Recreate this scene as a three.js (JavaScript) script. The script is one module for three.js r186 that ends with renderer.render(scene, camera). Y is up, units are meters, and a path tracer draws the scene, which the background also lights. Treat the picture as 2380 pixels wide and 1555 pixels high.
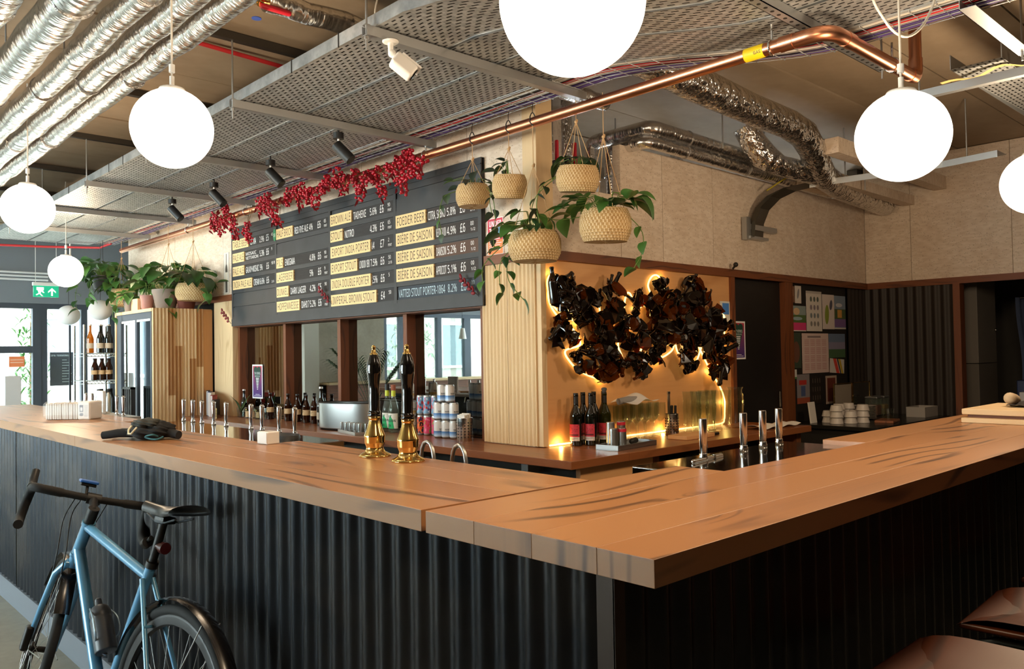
import * as THREE from 'three';
import { mergeGeometries, toCreasedNormals } from 'three/addons/utils/BufferGeometryUtils.js';
import { RectAreaLightUniformsLib } from 'three/addons/lights/RectAreaLightUniformsLib.js';
import { RoundedBoxGeometry } from 'three/addons/geometries/RoundedBoxGeometry.js';

// ---------- camera, sky, exposure ----------
const scene = new THREE.Scene();
const camera = new THREE.PerspectiveCamera(44.668, 2380 / 1555, 0.05, 200);
camera.position.set(-1.1263, 1.455, 0.8583);
camera.up.set(-0.00379, 0.99958, 0.02874);
camera.lookAt(0.92265, 1.52574, -1.33191);
const renderer = new THREE.WebGLRenderer({ antialias: true });
renderer.toneMapping = THREE.LinearToneMapping;
renderer.toneMappingExposure = 1.0;
renderer.shadowMap.enabled = true;
RectAreaLightUniformsLib.init();
scene.background = new THREE.Color().setRGB(0.86, 0.94, 1.0);     // overcast daylight outside the glazing
scene.backgroundIntensity = 22;
const GLOBE_CD = 3.3, GLOBE_RGB = [1.0, 0.74, 0.47];

// ---------- helpers ----------
const V = (x, y, z) => new THREE.Vector3(x, y, z);
let seed = 7;
const rnd = () => { seed = (seed * 1664525 + 1013904223) >>> 0; return seed / 4294967296; };
const rr = (a, b) => a + (b - a) * rnd();
const used = {};
function numbered(n) { used[n] = (used[n] ?? -1) + 1; return used[n] ? n + '_' + String(used[n]).padStart(3, '0') : n; }
function ud(o, label, category, group) { o.userData.label = label; o.userData.category = category; if (group) o.userData.group = group; return o; }
function thing(name, label, category, [x, y, z] = [0, 0, 0], turn = 0, group) {
  const o = new THREE.Group(); o.name = numbered(name); scene.add(o); o.position.set(x, y, z); o.rotation.y = turn; return ud(o, label, category, group);
}
function mesh(name, g, m) { const o = new THREE.Mesh(Array.isArray(g) ? mg(g) : g, m); o.name = name; o.castShadow = o.receiveShadow = true; return o; }
function part(parent, name, g, m, label) { const o = mesh(name, g, m); parent.add(o); if (label) o.userData.label = label; return o; }
function solo(name, g, m, label, category, group) { const o = mesh(numbered(name), g, m); scene.add(o); return ud(o, label, category, group); }
function struct(name, g, m, parent) { const o = mesh(parent ? name : numbered(name), g, m); (parent ?? scene).add(o); if (!parent) { o.userData.kind = 'structure'; } return o; }
function structGroup(name) { const o = new THREE.Group(); o.name = numbered(name); o.userData.kind = 'structure'; scene.add(o); return o; }
function dup(root, pos, turn, label, group) {
  const r = root.clone(); r.name = numbered(root.name.replace(/_\d{3}$/, '')); r.userData = { ...root.userData }; scene.add(r);
  r.position.set(...pos); if (turn !== undefined) r.rotation.y = turn; if (label) r.userData.label = label; if (group) r.userData.group = group; return r;
}
function mg(list) {
  return mergeGeometries(list.map((g) => {
    const n = g.index ? g.toNonIndexed() : g.clone();
    for (const k of Object.keys(n.attributes)) if (!['position', 'normal', 'uv'].includes(k)) n.deleteAttribute(k);
    if (!n.attributes.uv) n.setAttribute('uv', new THREE.BufferAttribute(new Float32Array(n.attributes.position.count * 2), 2));
    n.morphAttributes = {}; n.groups = []; return n;
  }));
}
// uv in metres from position and facing; grain: the axis that runs along u
function uvm(g, grain = 'x', ou = 0, ov = 0) {
  if (g.index) g = g.toNonIndexed();
  const p = g.attributes.position, n = g.attributes.normal, uv = new Float32Array(p.count * 2), G = 'xyz'.indexOf(grain);
  for (let i = 0; i < p.count; i++) {
    const a = [Math.abs(n.getX(i)), Math.abs(n.getY(i)), Math.abs(n.getZ(i))], q = [p.getX(i), p.getY(i), p.getZ(i)];
    const d = a[0] > a[1] && a[0] > a[2] ? 0 : a[1] > a[2] ? 1 : 2;
    let ax = [0, 1, 2].filter((k) => k !== d); if (ax[1] === G) ax = [ax[1], ax[0]];
    uv[2 * i] = q[ax[0]] + ou; uv[2 * i + 1] = q[ax[1]] + ov + (d * 0.37);
  }
  g.setAttribute('uv', new THREE.BufferAttribute(uv, 2)); return g;
}
const bb = (x0, x1, y0, y1, z0, z1) => new THREE.BoxGeometry(Math.abs(x1 - x0), Math.abs(y1 - y0), Math.abs(z1 - z0)).translate((x0 + x1) / 2, (y0 + y1) / 2, (z0 + z1) / 2);
const rb = (x0, x1, y0, y1, z0, z1, r = 0.004, s = 2) => new RoundedBoxGeometry(x1 - x0, y1 - y0, z1 - z0, s, Math.min(r, (x1 - x0) / 2.01, (y1 - y0) / 2.01, (z1 - z0) / 2.01)).translate((x0 + x1) / 2, (y0 + y1) / 2, (z0 + z1) / 2);
const cyl = (r0, r1, y0, y1, x = 0, z = 0, s = 24, open = false) => new THREE.CylinderGeometry(r1, r0, y1 - y0, s, 1, open).translate(x, (y0 + y1) / 2, z);   // r0 below, r1 above
const lathe = (pts, s = 32) => new THREE.LatheGeometry(pts.map(([r, y]) => new THREE.Vector2(r, y)), s);
const sph = (r, x = 0, y = 0, z = 0, a = 24, b = 16) => new THREE.SphereGeometry(r, a, b).translate(x, y, z);
const tor = (R, r, x = 0, y = 0, z = 0, a = 12, b = 28, arc = Math.PI * 2) => new THREE.TorusGeometry(R, r, a, b, arc).rotateX(Math.PI / 2).translate(x, y, z);
function tube(pts, r, seg, rad = 10, closed = false, tension = 0.5) {
  const c = new THREE.CatmullRomCurve3(pts.map((p) => p.isVector3 ? p : V(...p)), closed, 'catmullrom', tension);
  return new THREE.TubeGeometry(c, seg ?? pts.length * 6, r, rad, closed);
}
function rod(a, b, r, s = 10, r2) {
  const A = a.isVector3 ? a : V(...a), B = b.isVector3 ? b : V(...b), d = B.clone().sub(A), L = d.length();
  const g = new THREE.CylinderGeometry(r2 ?? r, r, L, s); g.applyQuaternion(new THREE.Quaternion().setFromUnitVectors(V(0, 1, 0), d.normalize())); const m = A.add(B).multiplyScalar(0.5);
  return g.translate(m.x, m.y, m.z);
}
// a path of straight runs with round bends
function bent(pts, r, bend, rad = 14) {
  const P = pts.map((p) => V(...p)), path = new THREE.CurvePath();
  let from = P[0];
  for (let i = 1; i < P.length; i++) {
    if (i === P.length - 1) { path.add(new THREE.LineCurve3(from, P[i])); break; }
    const a = P[i].clone().add(P[i - 1].clone().sub(P[i]).setLength(bend)), b = P[i].clone().add(P[i + 1].clone().sub(P[i]).setLength(bend));
    path.add(new THREE.LineCurve3(from, a)); path.add(new THREE.QuadraticBezierCurve3(a, P[i], b)); from = b;
  }
  const L = path.getLength(), out = [];
  for (const c of path.curves) { const n = c.isLineCurve3 ? 1 : 8; for (let k = 0; k < n; k++) out.push(c.getPoint(k / n)); }
  out.push(P[P.length - 1]);
  // dense polyline: straight runs get end points close to the bends
  const poly = new THREE.CurvePath(); for (let i = 1; i < out.length; i++) poly.add(new THREE.LineCurve3(out[i - 1], out[i]));
  return sweep(out, r, rad);
}
function sweep(pts, r, rad = 12, cap = true) {           // tube along a polyline with one ring at each point
  const n = pts.length, T = pts.map((p, i) => (i === 0 ? pts[1].clone().sub(p) : i === n - 1 ? p.clone().sub(pts[i - 1]) : pts[i + 1].clone().sub(p).normalize().add(p.clone().sub(pts[i - 1]).normalize())).normalize());
  let N = Math.abs(T[0].y) < 0.9 ? V(0, 1, 0) : V(1, 0, 0); N.sub(T[0].clone().multiplyScalar(N.dot(T[0]))).normalize();
  const pos = [], nor = [], uv = [], idx = []; let L = 0;
  for (let i = 0; i < n; i++) {
    if (i) { L += pts[i].distanceTo(pts[i - 1]); N.sub(T[i].clone().multiplyScalar(N.dot(T[i]))).normalize(); }
    const B = T[i].clone().cross(N), R = typeof r === 'function' ? r(i / (n - 1), L) : r;
    for (let k = 0; k <= rad; k++) {
      const a = k / rad * Math.PI * 2, d = N.clone().multiplyScalar(Math.cos(a)).add(B.clone().multiplyScalar(Math.sin(a)));
      pos.push(pts[i].x + d.x * R, pts[i].y + d.y * R, pts[i].z + d.z * R); nor.push(d.x, d.y, d.z); uv.push(L, k / rad * Math.PI * 2 * R);
    }
  }
  for (let i = 0; i < n - 1; i++) for (let k = 0; k < rad; k++) { const a = i * (rad + 1) + k, b = a + rad + 1; idx.push(a, a + 1, b, b, a + 1, b + 1); }
  if (cap) for (const e of [0, n - 1]) {
    const c = pos.length / 3, s = e ? 1 : -1; pos.push(pts[e].x, pts[e].y, pts[e].z); nor.push(T[e].x * s, T[e].y * s, T[e].z * s); uv.push(0, 0);
    for (let k = 0; k < rad; k++) { const j = e * (rad + 1) + k; for (const q of [0, 1]) { pos.push(pos[3 * (j + q)], pos[3 * (j + q) + 1], pos[3 * (j + q) + 2]); nor.push(T[e].x * s, T[e].y * s, T[e].z * s); uv.push(0, 0); } const d = c + 1 + 2 * k; e ? idx.push(c, d, d + 1) : idx.push(c, d + 1, d); }
  }
  const g = new THREE.BufferGeometry(); g.setAttribute('position', new THREE.Float32BufferAttribute(pos, 3)); g.setAttribute('normal', new THREE.Float32BufferAttribute(nor, 3)); g.setAttribute('uv', new THREE.Float32BufferAttribute(uv, 2)); g.setIndex(idx); return g;
}
const vv = (a) => a.map((p) => V(...p));
// surface from a grid of points f(i, j)
function grid(nu, nv, f) {
  const pos = [], uv = [], idx = [];
  for (let i = 0; i <= nu; i++) for (let j = 0; j <= nv; j++) { const p = f(i / nu, j / nv); pos.push(p[0], p[1], p[2]); uv.push(p[3] ?? i / nu, p[4] ?? j / nv); }
  for (let i = 0; i < nu; i++) for (let j = 0; j < nv; j++) { const a = i * (nv + 1) + j, b = a + nv + 1; idx.push(a, b, a + 1, b, b + 1, a + 1); }
  const g = new THREE.BufferGeometry(); g.setAttribute('position', new THREE.Float32BufferAttribute(pos, 3)); g.setAttribute('uv', new THREE.Float32BufferAttribute(uv, 2)); g.setIndex(idx); g.computeVertexNormals(); return g;
}
const shape = (pts) => { const s = new THREE.Shape(); pts.forEach(([x, y], i) => i ? s.lineTo(x, y) : s.moveTo(x, y)); s.closePath(); return s; };
const extr = (s, depth, bevel = 0) => new THREE.ExtrudeGeometry(s, { depth, bevelEnabled: bevel > 0, bevelThickness: bevel, bevelSize: bevel, bevelSegments: 2, curveSegments: 12 });

// ---------- procedural textures ----------
function hash(x, y, s) { let h = Math.imul(x, 374761393) ^ Math.imul(y, 668265263) ^ Math.imul(s, 2147483647 ^ 0x27d4eb2d); h = Math.imul(h ^ (h >>> 13), 1274126177); return ((h ^ (h >>> 16)) >>> 0) / 4294967296; }
function vn(x, y, px, py, s) {
  const xi = Math.floor(x), yi = Math.floor(y), fx = x - xi, fy = y - yi, u = fx * fx * (3 - 2 * fx), v = fy * fy * (3 - 2 * fy), m = (a, n) => ((a % n) + n) % n;
  const a = hash(m(xi, px), m(yi, py), s), b = hash(m(xi + 1, px), m(yi, py), s), c = hash(m(xi, px), m(yi + 1, py), s), d = hash(m(xi + 1, px), m(yi + 1, py), s);
  return a + (b - a) * u + (c - a) * v + (a - b - c + d) * u * v;
}
function fbm(x, y, px, py, s, o = 4) { let t = 0, a = 0.5, q = 0; for (let i = 0; i < o; i++) { t += a * vn(x, y, px, py, s + i * 17); q += a; x *= 2; y *= 2; px *= 2; py *= 2; a *= 0.5; } return t / q; }
function tex(w, h, f, su, sv, srgb = true) {         // f(u, v) in 0..1 -> [r, g, b] 0..1 or a number; su, sv: metres per repeat
  const d = new Uint8Array(w * h * 4);
  for (let j = 0; j < h; j++) for (let i = 0; i < w; i++) { const c = f(i / w, j / h), k = 4 * (j * w + i); const a = Array.isArray(c) ? c : [c, c, c]; for (let q = 0; q < 3; q++) d[k + q] = Math.max(0, Math.min(255, a[q] * 255)); d[k + 3] = 255; }
  const t = new THREE.DataTexture(d, w, h); t.wrapS = t.wrapT = THREE.RepeatWrapping; t.magFilter = THREE.LinearFilter; t.minFilter = THREE.LinearMipmapLinearFilter; t.generateMipmaps = true;
  if (srgb) t.colorSpace = THREE.SRGBColorSpace; t.repeat.set(1 / su, 1 / sv); t.needsUpdate = true; return t;
}
const hex = (h) => [(h >> 16 & 255) / 255, (h >> 8 & 255) / 255, (h & 255) / 255];
const mix = (a, b, t) => a.map((x, i) => x + (b[i] - x) * Math.max(0, Math.min(1, t)));
const sst = (a, b, x) => { x = Math.max(0, Math.min(1, (x - a) / (b - a))); return x * x * (3 - 2 * x); };
function canvasTex(w, h, draw) {
  const c = document.createElement('canvas'); c.width = w; c.height = h; const g = c.getContext('2d'); draw(g, w, h);
  const t = new THREE.CanvasTexture(c); t.colorSpace = THREE.SRGBColorSpace; return t;
}
const std = (color, roughness = 0.6, metalness = 0, more = {}) => new THREE.MeshStandardMaterial({ color, roughness, metalness, ...more });
const phy = (color, roughness = 0.6, metalness = 0, more = {}) => new THREE.MeshPhysicalMaterial({ color, roughness, metalness, ...more });

function woodTex(w, h, su, sv, s, base, dark, amount, rings = 9, knots = []) {
  return tex(w, h, (u, v) => {
    const wu = fbm(u * 3, v * 4, 3, 4, s, 3) - 0.5, wl = fbm(u * 2, v * 2, 2, 2, s + 50, 2) - 0.5;
    let q = v * rings + wl * 5.2 + wu * 1.6, near = 0;
    for (const [ku, kv, r] of knots) { const du = (u - ku) * 4.0, dv = (v - kv), d = Math.sqrt(du * du * 0.5 + dv * dv * 7) / r; if (d < 2.5) { q += 2.4 * Math.exp(-d * d * 1.1) * (dv > 0 ? 1 : -1); near = Math.max(near, Math.exp(-d * d * 3.2)); } }
    const ring = Math.abs((q % 1 + 1) % 1 - 0.5) * 2, streak = sst(0.60, 0.98, ring) * sst(0.42, 0.68, fbm(u * 4, v * 3, 4, 3, s + 9, 3));
    const fine = fbm(u * 12, v * 160, 12, 160, s + 31, 2) - 0.5, broad = fbm(u * 2, v * 5, 2, 5, s + 77, 3) - 0.5;
    let c = mix(base, dark, amount * streak + near * 0.55 + fine * 0.16 + broad * 0.34);
    return c;
  }, su, sv);
}
// ---------- materials ----------
const M = {};
const T = {};
T.top = woodTex(1024, 512, 2.4, 0.75, 3, hex(0xa8754b), hex(0x4e3322), 1.0, 10, [[0.22, 0.3, 0.16], [0.62, 0.75, 0.2], [0.85, 0.22, 0.13]]);
T.topB = woodTex(1024, 512, 2.4, 0.75, 23, hex(0xad7b51), hex(0x583b29), 0.85, 8, [[0.4, 0.55, 0.14], [0.8, 0.2, 0.1]]);
T.back = woodTex(512, 256, 2, 0.6, 41, hex(0x8f5530), hex(0x4c2a18), 0.6, 8);
T.trim = woodTex(256, 256, 1.4, 0.3, 61, hex(0x74401f), hex(0x3f2012), 0.6, 6);
T.pine = woodTex(512, 256, 2, 0.5, 81, hex(0xdabd93), hex(0xb58f62), 0.5, 7);
T.ply = woodTex(512, 512, 2.2, 1.8, 91, hex(0xd6a06a), hex(0xa9703f), 0.6, 5, [[0.3, 0.2, 0.05], [0.7, 0.8, 0.06]]);
T.chip = tex(512, 512, (u, v) => { const f = fbm(u * 90, v * 30, 90, 30, 5, 2), g = fbm(u * 6, v * 6, 6, 6, 8, 4), k = hash(Math.floor(u * 256), Math.floor(v * 170), 3) > 0.965 ? -0.14 : 0; return mix(hex(0xcdb9a4), hex(0xe6d8c8), 0.5 + (f - 0.5) * 0.9 + (g - 0.5) * 0.6).map((x) => x + k); }, 1.2, 1.2);
T.concrete = tex(512, 512, (u, v) => { const f = fbm(u * 5, v * 5, 5, 5, 15, 6), g = fbm(u * 80, v * 80, 80, 80, 19, 2); return mix(hex(0x8d8474), hex(0xb4ab9c), f * 1.3 - 0.15 + (g - 0.5) * 0.25); }, 2.2, 2.2);
T.ceil = tex(512, 512, (u, v) => { const f = fbm(u * 4, v * 9, 4, 9, 25, 5), g = fbm(u * 60, v * 60, 60, 60, 29, 2); return mix(hex(0x8a7963), hex(0xa89680), f * 1.3 - 0.15 + (g - 0.5) * 0.2); }, 2.5, 2.5);
T.galv = tex(512, 512, (u, v) => { const f = fbm(u * 14, v * 14, 14, 14, 33, 4), g = fbm(u * 60, v * 60, 60, 60, 35, 2); return mix(hex(0x9a9fa2), hex(0xd2d4d4), f * 1.2 - 0.1 + (g - 0.5) * 0.3); }, 0.8, 0.8);
T.foilB = tex(512, 512, (u, v) => 0.5 + 0.7 * (fbm(u * 40, v * 6, 40, 6, 45, 3) - 0.5) + 0.7 * (fbm(u * 14, v * 14, 14, 14, 47, 3) - 0.5), 0.9, 0.9, false);
T.crumple = tex(512, 512, (u, v) => { const a = fbm(u * 7, v * 7, 7, 7, 55, 4); return Math.abs(a - 0.5) * 3; }, 0.5, 0.5, false);
T.metalStain = tex(512, 512, (u, v) => { const f = fbm(u * 4, v * 3, 4, 3, 65, 4), g = fbm(u * 30, v * 30, 30, 30, 67, 3); return mix(hex(0x23262b), hex(0x3c3836), sst(0.45, 0.75, f) * 0.8 + (g - 0.5) * 0.35); }, 1.4, 1.4);
T.paint = tex(256, 256, (u, v) => { const f = fbm(u * 8, v * 8, 8, 8, 75, 4); return mix(hex(0x2b2d30), hex(0x3b3d40), f); }, 1, 1);
T.floor = tex(512, 512, (u, v) => { const f = fbm(u * 5, v * 5, 5, 5, 85, 5), g = fbm(u * 70, v * 70, 70, 70, 89, 2); return mix(hex(0x77756c), hex(0x9a978c), f * 1.2 - 0.1 + (g - 0.5) * 0.3); }, 2, 2);
T.weave = tex(512, 256, (u, v) => { const r = v * 12, row = Math.floor(r), f = r - row, x = u * 40 + row * 0.42, st = Math.abs(((x % 1) + 1) % 1 - 0.5) < 0.16 ? 1 : 0, n = fbm(u * 100, v * 60, 100, 60, 95, 2), t = fbm(u * 9, v * 6, 9, 6, 97, 2); return mix(mix(hex(0x9a7749), hex(0xc9a873), 0.5 + (n - 0.5) * 1.2 + (t - 0.5) * 0.5), hex(0xe6d6b4), st * 0.75); }, 1, 1);
const cm = (t, r, m = 0, more = {}) => new THREE.MeshStandardMaterial({ map: t, roughness: r, metalness: m, ...more });
M.top = phy(0xffffff, 0.36, 0, { map: T.top, clearcoat: 0.25, clearcoatRoughness: 0.3 });
M.topB = phy(0xffffff, 0.36, 0, { map: T.topB, clearcoat: 0.25, clearcoatRoughness: 0.3 });
M.back = phy(0xffffff, 0.34, 0, { map: T.back, clearcoat: 0.3, clearcoatRoughness: 0.25 });
M.trim = cm(T.trim, 0.55);
M.pine = cm(T.pine, 0.6);
M.ply = cm(T.ply, 0.55);
M.chip = cm(T.chip, 0.85);
M.concrete = cm(T.concrete, 0.85);
M.ceil = cm(T.ceil, 0.9);
M.floor = cm(T.floor, 0.6);
M.galv = cm(T.galv, 0.42, 0.85);
M.galvPlain = std(0xb4b7b9, 0.4, 0.85);
M.foil = new THREE.MeshStandardMaterial({ color: 0xdcdcdc, roughness: 0.24, metalness: 1, bumpMap: T.foilB, bumpScale: 0.012 });
M.foilC = new THREE.MeshStandardMaterial({ color: 0xdcdcdc, roughness: 0.2, metalness: 1, bumpMap: T.crumple, bumpScale: 0.014 });
M.corr = cm(T.metalStain, 0.32, 0.75);
M.board = cm(T.paint, 0.6);
M.black = std(0x151515, 0.5);
M.blackGloss = phy(0x0a0a0b, 0.08, 0, { clearcoat: 1, clearcoatRoughness: 0.05 });
M.rubber = std(0x1a1a1a, 0.8);
M.darkSteel = std(0x2b3036, 0.45, 0.6);
M.frame = std(0x48515e, 0.5, 0.3);
M.copper = std(0xdd9a78, 0.28, 1);
M.brass = std(0xf5d083, 0.1, 1);
M.chrome = std(0xe8e8e8, 0.08, 1);
M.steel = std(0xc4c4c2, 0.24, 1);
M.steelSatin = std(0xb0b0ae, 0.35, 1);
M.white = std(0xf0f0ee, 0.5);
M.whiteGloss = std(0xf2f2f0, 0.2);
M.mirror = std(0x9a9a96, 0.01, 1);
M.pane = phy(0xf4faf8, 0.0, 0, { transmission: 1, thickness: 0, ior: 1.45 });
M.glass = phy(0xf4f8f6, 0.0, 0, { transmission: 1, thickness: 0, ior: 1.45 });
M.amber = phy(0x6a3208, 0.05, 0, { transmission: 0.35, thickness: 0, ior: 1.5 });
M.amberDark = phy(0x1c0d04, 0.06, 0, { clearcoat: 1 });
M.darkWall = std(0x1a1512, 0.8);
M.cableW = std(0xd9d5cc, 0.6); M.cableR = std(0xc42f35, 0.5); M.cableP = std(0x5c4a8a, 0.5); M.cableK = std(0x1c1c1c, 0.5);
M.rope = std(0xc8a57a, 0.9);
M.red = std(0xc21f33, 0.45);
M.yellow = std(0xf2d21a, 0.5);
M.terra = std(0x9a5a44, 0.8); M.pot = std(0x8d8078, 0.8); M.soil = std(0x2a1d14, 0.95);
M.globe = new THREE.MeshStandardMaterial({ color: 0xffffff, roughness: 0.4, emissive: new THREE.Color().setRGB(1.0, 0.93, 0.82), emissiveIntensity: 2.2 });
M.rubberGrey = std(0x4a4a4a, 0.7);
M.chairPly = phy(0x9a5f2f, 0.4, 0, { map: T.back, clearcoat: 0.2 });
M.leaf = [0x2f5a24, 0x3d6d2c, 0x244a20, 0x4d7d36].map((c) => phy(c, 0.45, 0, { transmission: 0.25, thickness: 0, side: THREE.DoubleSide }));
M.leafDark = [0x2a3a2c, 0x33492f].map((c) => phy(c, 0.5, 0, { transmission: 0.15, thickness: 0, side: THREE.DoubleSide }));
M.stem = std(0x5d7a35, 0.7);
M.basket = cm(T.weave, 0.85);
M.paper = std(0xdcd8d2, 0.8);
M.textBlack = std(0x1d1a18, 0.7);
M.galvS = cm(T.galv, 0.42, 0.85, { side: THREE.DoubleSide });
M.darkSteelD = std(0x55524a, 0.4, 0.7, { side: THREE.DoubleSide });
M.amberG = phy(0x3a1a08, 0.06, 0, { transmission: 0.45, thickness: 0, ior: 1.45 });
M.darkGlass = phy(0x0d0f0a, 0.06, 0, { clearcoat: 1, clearcoatRoughness: 0.03 });
M.oliveGlass = phy(0x2a2a0a, 0.06, 0, { transmission: 0.35, thickness: 0, ior: 1.45 });
M.clearG = phy(0xe8f2ea, 0.03, 0, { transmission: 0.95, thickness: 0, ior: 1.4 });
M.shard = phy(0x120905, 0.09, 0, { clearcoat: 1, clearcoatRoughness: 0.05 });
M.shardAmber = phy(0x8a4206, 0.08, 0, { transmission: 0.75, thickness: 0, ior: 1.4 });
M.rope_light = new THREE.MeshStandardMaterial({ color: 0xffffff, emissive: new THREE.Color().setRGB(1.0, 0.66, 0.2), emissiveIntensity: 3.2 });
M.clothD = std(0xd9d4d0, 0.9, 0, { side: THREE.DoubleSide });
M.terraD = std(0x6e382c, 0.7);
M.berry = phy(0xb3142a, 0.22, 0, { clearcoat: 0.4 });
M.berryLeaf = std(0x7c1422, 0.6, 0, { side: THREE.DoubleSide });
M.twig = std(0x6a5434, 0.8);
M.pineD = cm(T.pine, 0.65, 0, { color: 0xc9a985 });
M.leafP = [0x2a4526, 0x35552c].map((c) => std(c, 0.5, 0, { side: THREE.DoubleSide }));
M.stoolPly = new THREE.MeshPhysicalMaterial({ map: T.back, color: 0xa08468, roughness: 0.4, clearcoat: 0.3, side: THREE.DoubleSide });
// ---------- the room ----------
const WX = 2.142, WZ = -2.41, BX = 6.45, EZ = -11.5, CEIL = 3.15, TRIM0 = 1.992, TRIM1 = 2.048;
struct('floor', uvm(bb(-5.9, 9, -0.2, 0, -11.7, 3.8)), M.floor);
{
  const c = structGroup('ceiling');
  part(c, 'slab', bb(-5.9, 9, 3.22, 3.45, -11.7, 3.8), std(0x4a4034, 0.9));
  for (let z = 3.8, i = 0; z > -11.6; z -= 0.6, i++) part(c, 'plank', uvm(bb(-5.9, 9, 3.15 + (i % 3) * 0.003, 3.225, z - 0.588, z), 'x', i * 0.7, i * 1.3), M.ceil);
}
function panels(g, list, m) { for (const b of list) part(g, 'panel', uvm(bb(...b), 'y', b[0], b[4]), m); }
{ // wall with the menu board: chipboard above the trim, backing behind
  const w = structGroup('wall_bar');
  part(w, 'backing', bb(2.30, 2.40, 0, CEIL, -9.17, WZ - 0.16), M.darkWall);
  const e = [-9.17, -7.82, -6.62, -5.42, -4.22, -3.02, -2.52];
  panels(w, e.slice(1).map((z1, i) => [WX, 2.30, TRIM1, CEIL, e[i] + 0.002, z1 - 0.002]), M.chip);
  part(w, 'corner_post', uvm(bb(WX - 0.004, 2.27, TRIM1, CEIL, -2.518, WZ + 0.004), 'y'), M.pine);
  part(w, 'pine_panel', uvm(bb(WX, 2.30, 0.92, TRIM0, -6.84, -6.432), 'y'), M.pine);
}
function flutes(z0, z1, y0, y1, n, depth) {   // vertical rounded flutes on a face that looks along -x
  const s = new THREE.Shape(), p = (z1 - z0) / n; s.moveTo(z0, 0.02);
  for (let i = 0; i <= n * 8; i++) { const t = i / 8; s.lineTo(z0 + t * p, -depth * (0.5 + 0.5 * Math.cos(t * Math.PI * 2)) ** 0.7); }
  s.lineTo(z1, 0.02); s.closePath();
  return extr(s, y1 - y0).applyMatrix4(new THREE.Matrix4().makeBasis(V(0, 0, 1), V(1, 0, 0), V(0, 1, 0))).translate(0, y0, 0);
}
{
  const w = structGroup('wall_pillar');
  part(w, 'core', bb(WX + 0.01, 2.3, 0.0, TRIM0, -2.885, WZ - 0.055), M.pine);
  for (const [a, b, n] of [[-2.885, -2.665, 7], [-2.66, -2.43, 7]]) part(w, 'fluted_panel', uvm(flutes(a, b, 0.925, TRIM0, n, 0.010).translate(WX, 0, 0), 'y', a, b), M.pine);
  part(w, 'edge_strip', uvm(bb(WX + 0.002, 2.185, 0.925, TRIM0, -2.428, WZ + 0.018), 'y'), M.pine);
}
{ // right-hand wall: plywood, door, notice wall below the trim, chipboard above
  const w = structGroup('wall_right');
  part(w, 'plywood_panel', uvm(bb(2.185, 4.12, 0.5, TRIM0, WZ - 0.05, WZ), 'x'), M.ply);
  const e = [2.89, 3.33, 3.93, 4.53, 5.13, 5.73, BX];
  panels(w, [[2.27, 2.888, TRIM1, 2.44, WZ - 0.06, WZ], ...e.slice(1).map((x1, i) => [e[i] + 0.002, x1 - 0.002, TRIM1, 2.77, WZ - 0.06, WZ])], M.chip);
  part(w, 'notice_panel', bb(5.03, 6.06, 0, TRIM0, WZ - 0.07, WZ - 0.02), std(0x17120f, 0.8));
  part(w, 'corrugated_panel', corrX(6.06, BX, 0.9, TRIM0).translate(0, 0, WZ - 0.012), std(0x2a221d, 0.6));
  part(w, 'backing', bb(2.27, BX, 0, 2.05, WZ - 0.16, WZ - 0.075), M.darkWall);
  part(w, 'recess_back', uvm(bb(2.27, 3.2, 2.0, CEIL, -3.2, -3.1)), M.chip);
}
function uvMat(m) { return m; }
function corrX(x0, x1, y0, y1, pitch = 0.076, depth = 0.018) {   // sinusoidal sheet along x, facing +z
  const n = Math.max(2, Math.round((x1 - x0) / pitch * 10));
  return grid(n, 1, (a, b) => { const x = x0 + a * (x1 - x0); return [x, y0 + (1 - b) * (y1 - y0), depth / 2 * Math.cos((x - x0) / pitch * Math.PI * 2), x, y0 + (1 - b) * (y1 - y0)]; });
}
function corrZ(z0, z1, y0, y1, pitch = 0.076, depth = 0.018) {   // the same along z, facing -x
  const n = Math.max(2, Math.round((z1 - z0) / pitch * 10));
  return grid(n, 1, (a, b) => { const z = z0 + a * (z1 - z0); return [-depth / 2 * Math.cos((z - z1) / pitch * Math.PI * 2), y0 + (1 - b) * (y1 - y0), z, z, y0 + (1 - b) * (y1 - y0)]; });
}
{
  const d = structGroup('door_1');
  part(d, 'leaf', bb(4.17, 4.91, 0, TRIM0, WZ - 0.07, WZ - 0.03), std(0x14100e, 0.5));
  part(d, 'jamb', uvm(bb(4.12, 4.17, 0, TRIM0, WZ - 0.07, WZ + 0.02), 'y'), M.trim);
  part(d, 'jamb', uvm(bb(4.91, 5.03, 0, TRIM0, WZ - 0.07, WZ + 0.02), 'y'), M.trim);
  part(d, 'handle', rod([4.84, 1.0, WZ - 0.01], [4.84, 1.12, WZ - 0.01], 0.008), M.steel);
}
{ // back wall with the kitchen hatch
  const w = structGroup('wall_kitchen');
  const e = [WZ, -2.0, -1.2, -0.3, 0.9, 2.1, 3.7];
  panels(w, e.slice(1).map((z1, i) => [BX, BX + 0.08, TRIM1, CEIL, e[i] + 0.002, z1 - 0.002]), M.chip);
  part(w, 'corrugated_panel', corrZ(WZ, -1.655, 0, TRIM0).translate(BX - 0.012, 0, 0), std(0x2a221d, 0.6));
  part(w, 'backing', bb(BX + 0.01, BX + 0.08, 0, TRIM0, WZ - 0.1, -1.66), M.darkWall);
  part(w, 'hatch_post', uvm(bb(BX - 0.03, BX + 0.08, 0, TRIM0, -1.655, -1.60), 'y'), M.trim);
  part(w, 'hatch_sill', bb(BX, BX + 0.08, 0, 0.9, -1.6, 3.7), M.darkWall);
}
struct('trim_1', uvm(bb(WX - 0.025, WX + 0.01, TRIM0, TRIM1, -9.17, -6.385), 'z'), M.trim);
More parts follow.
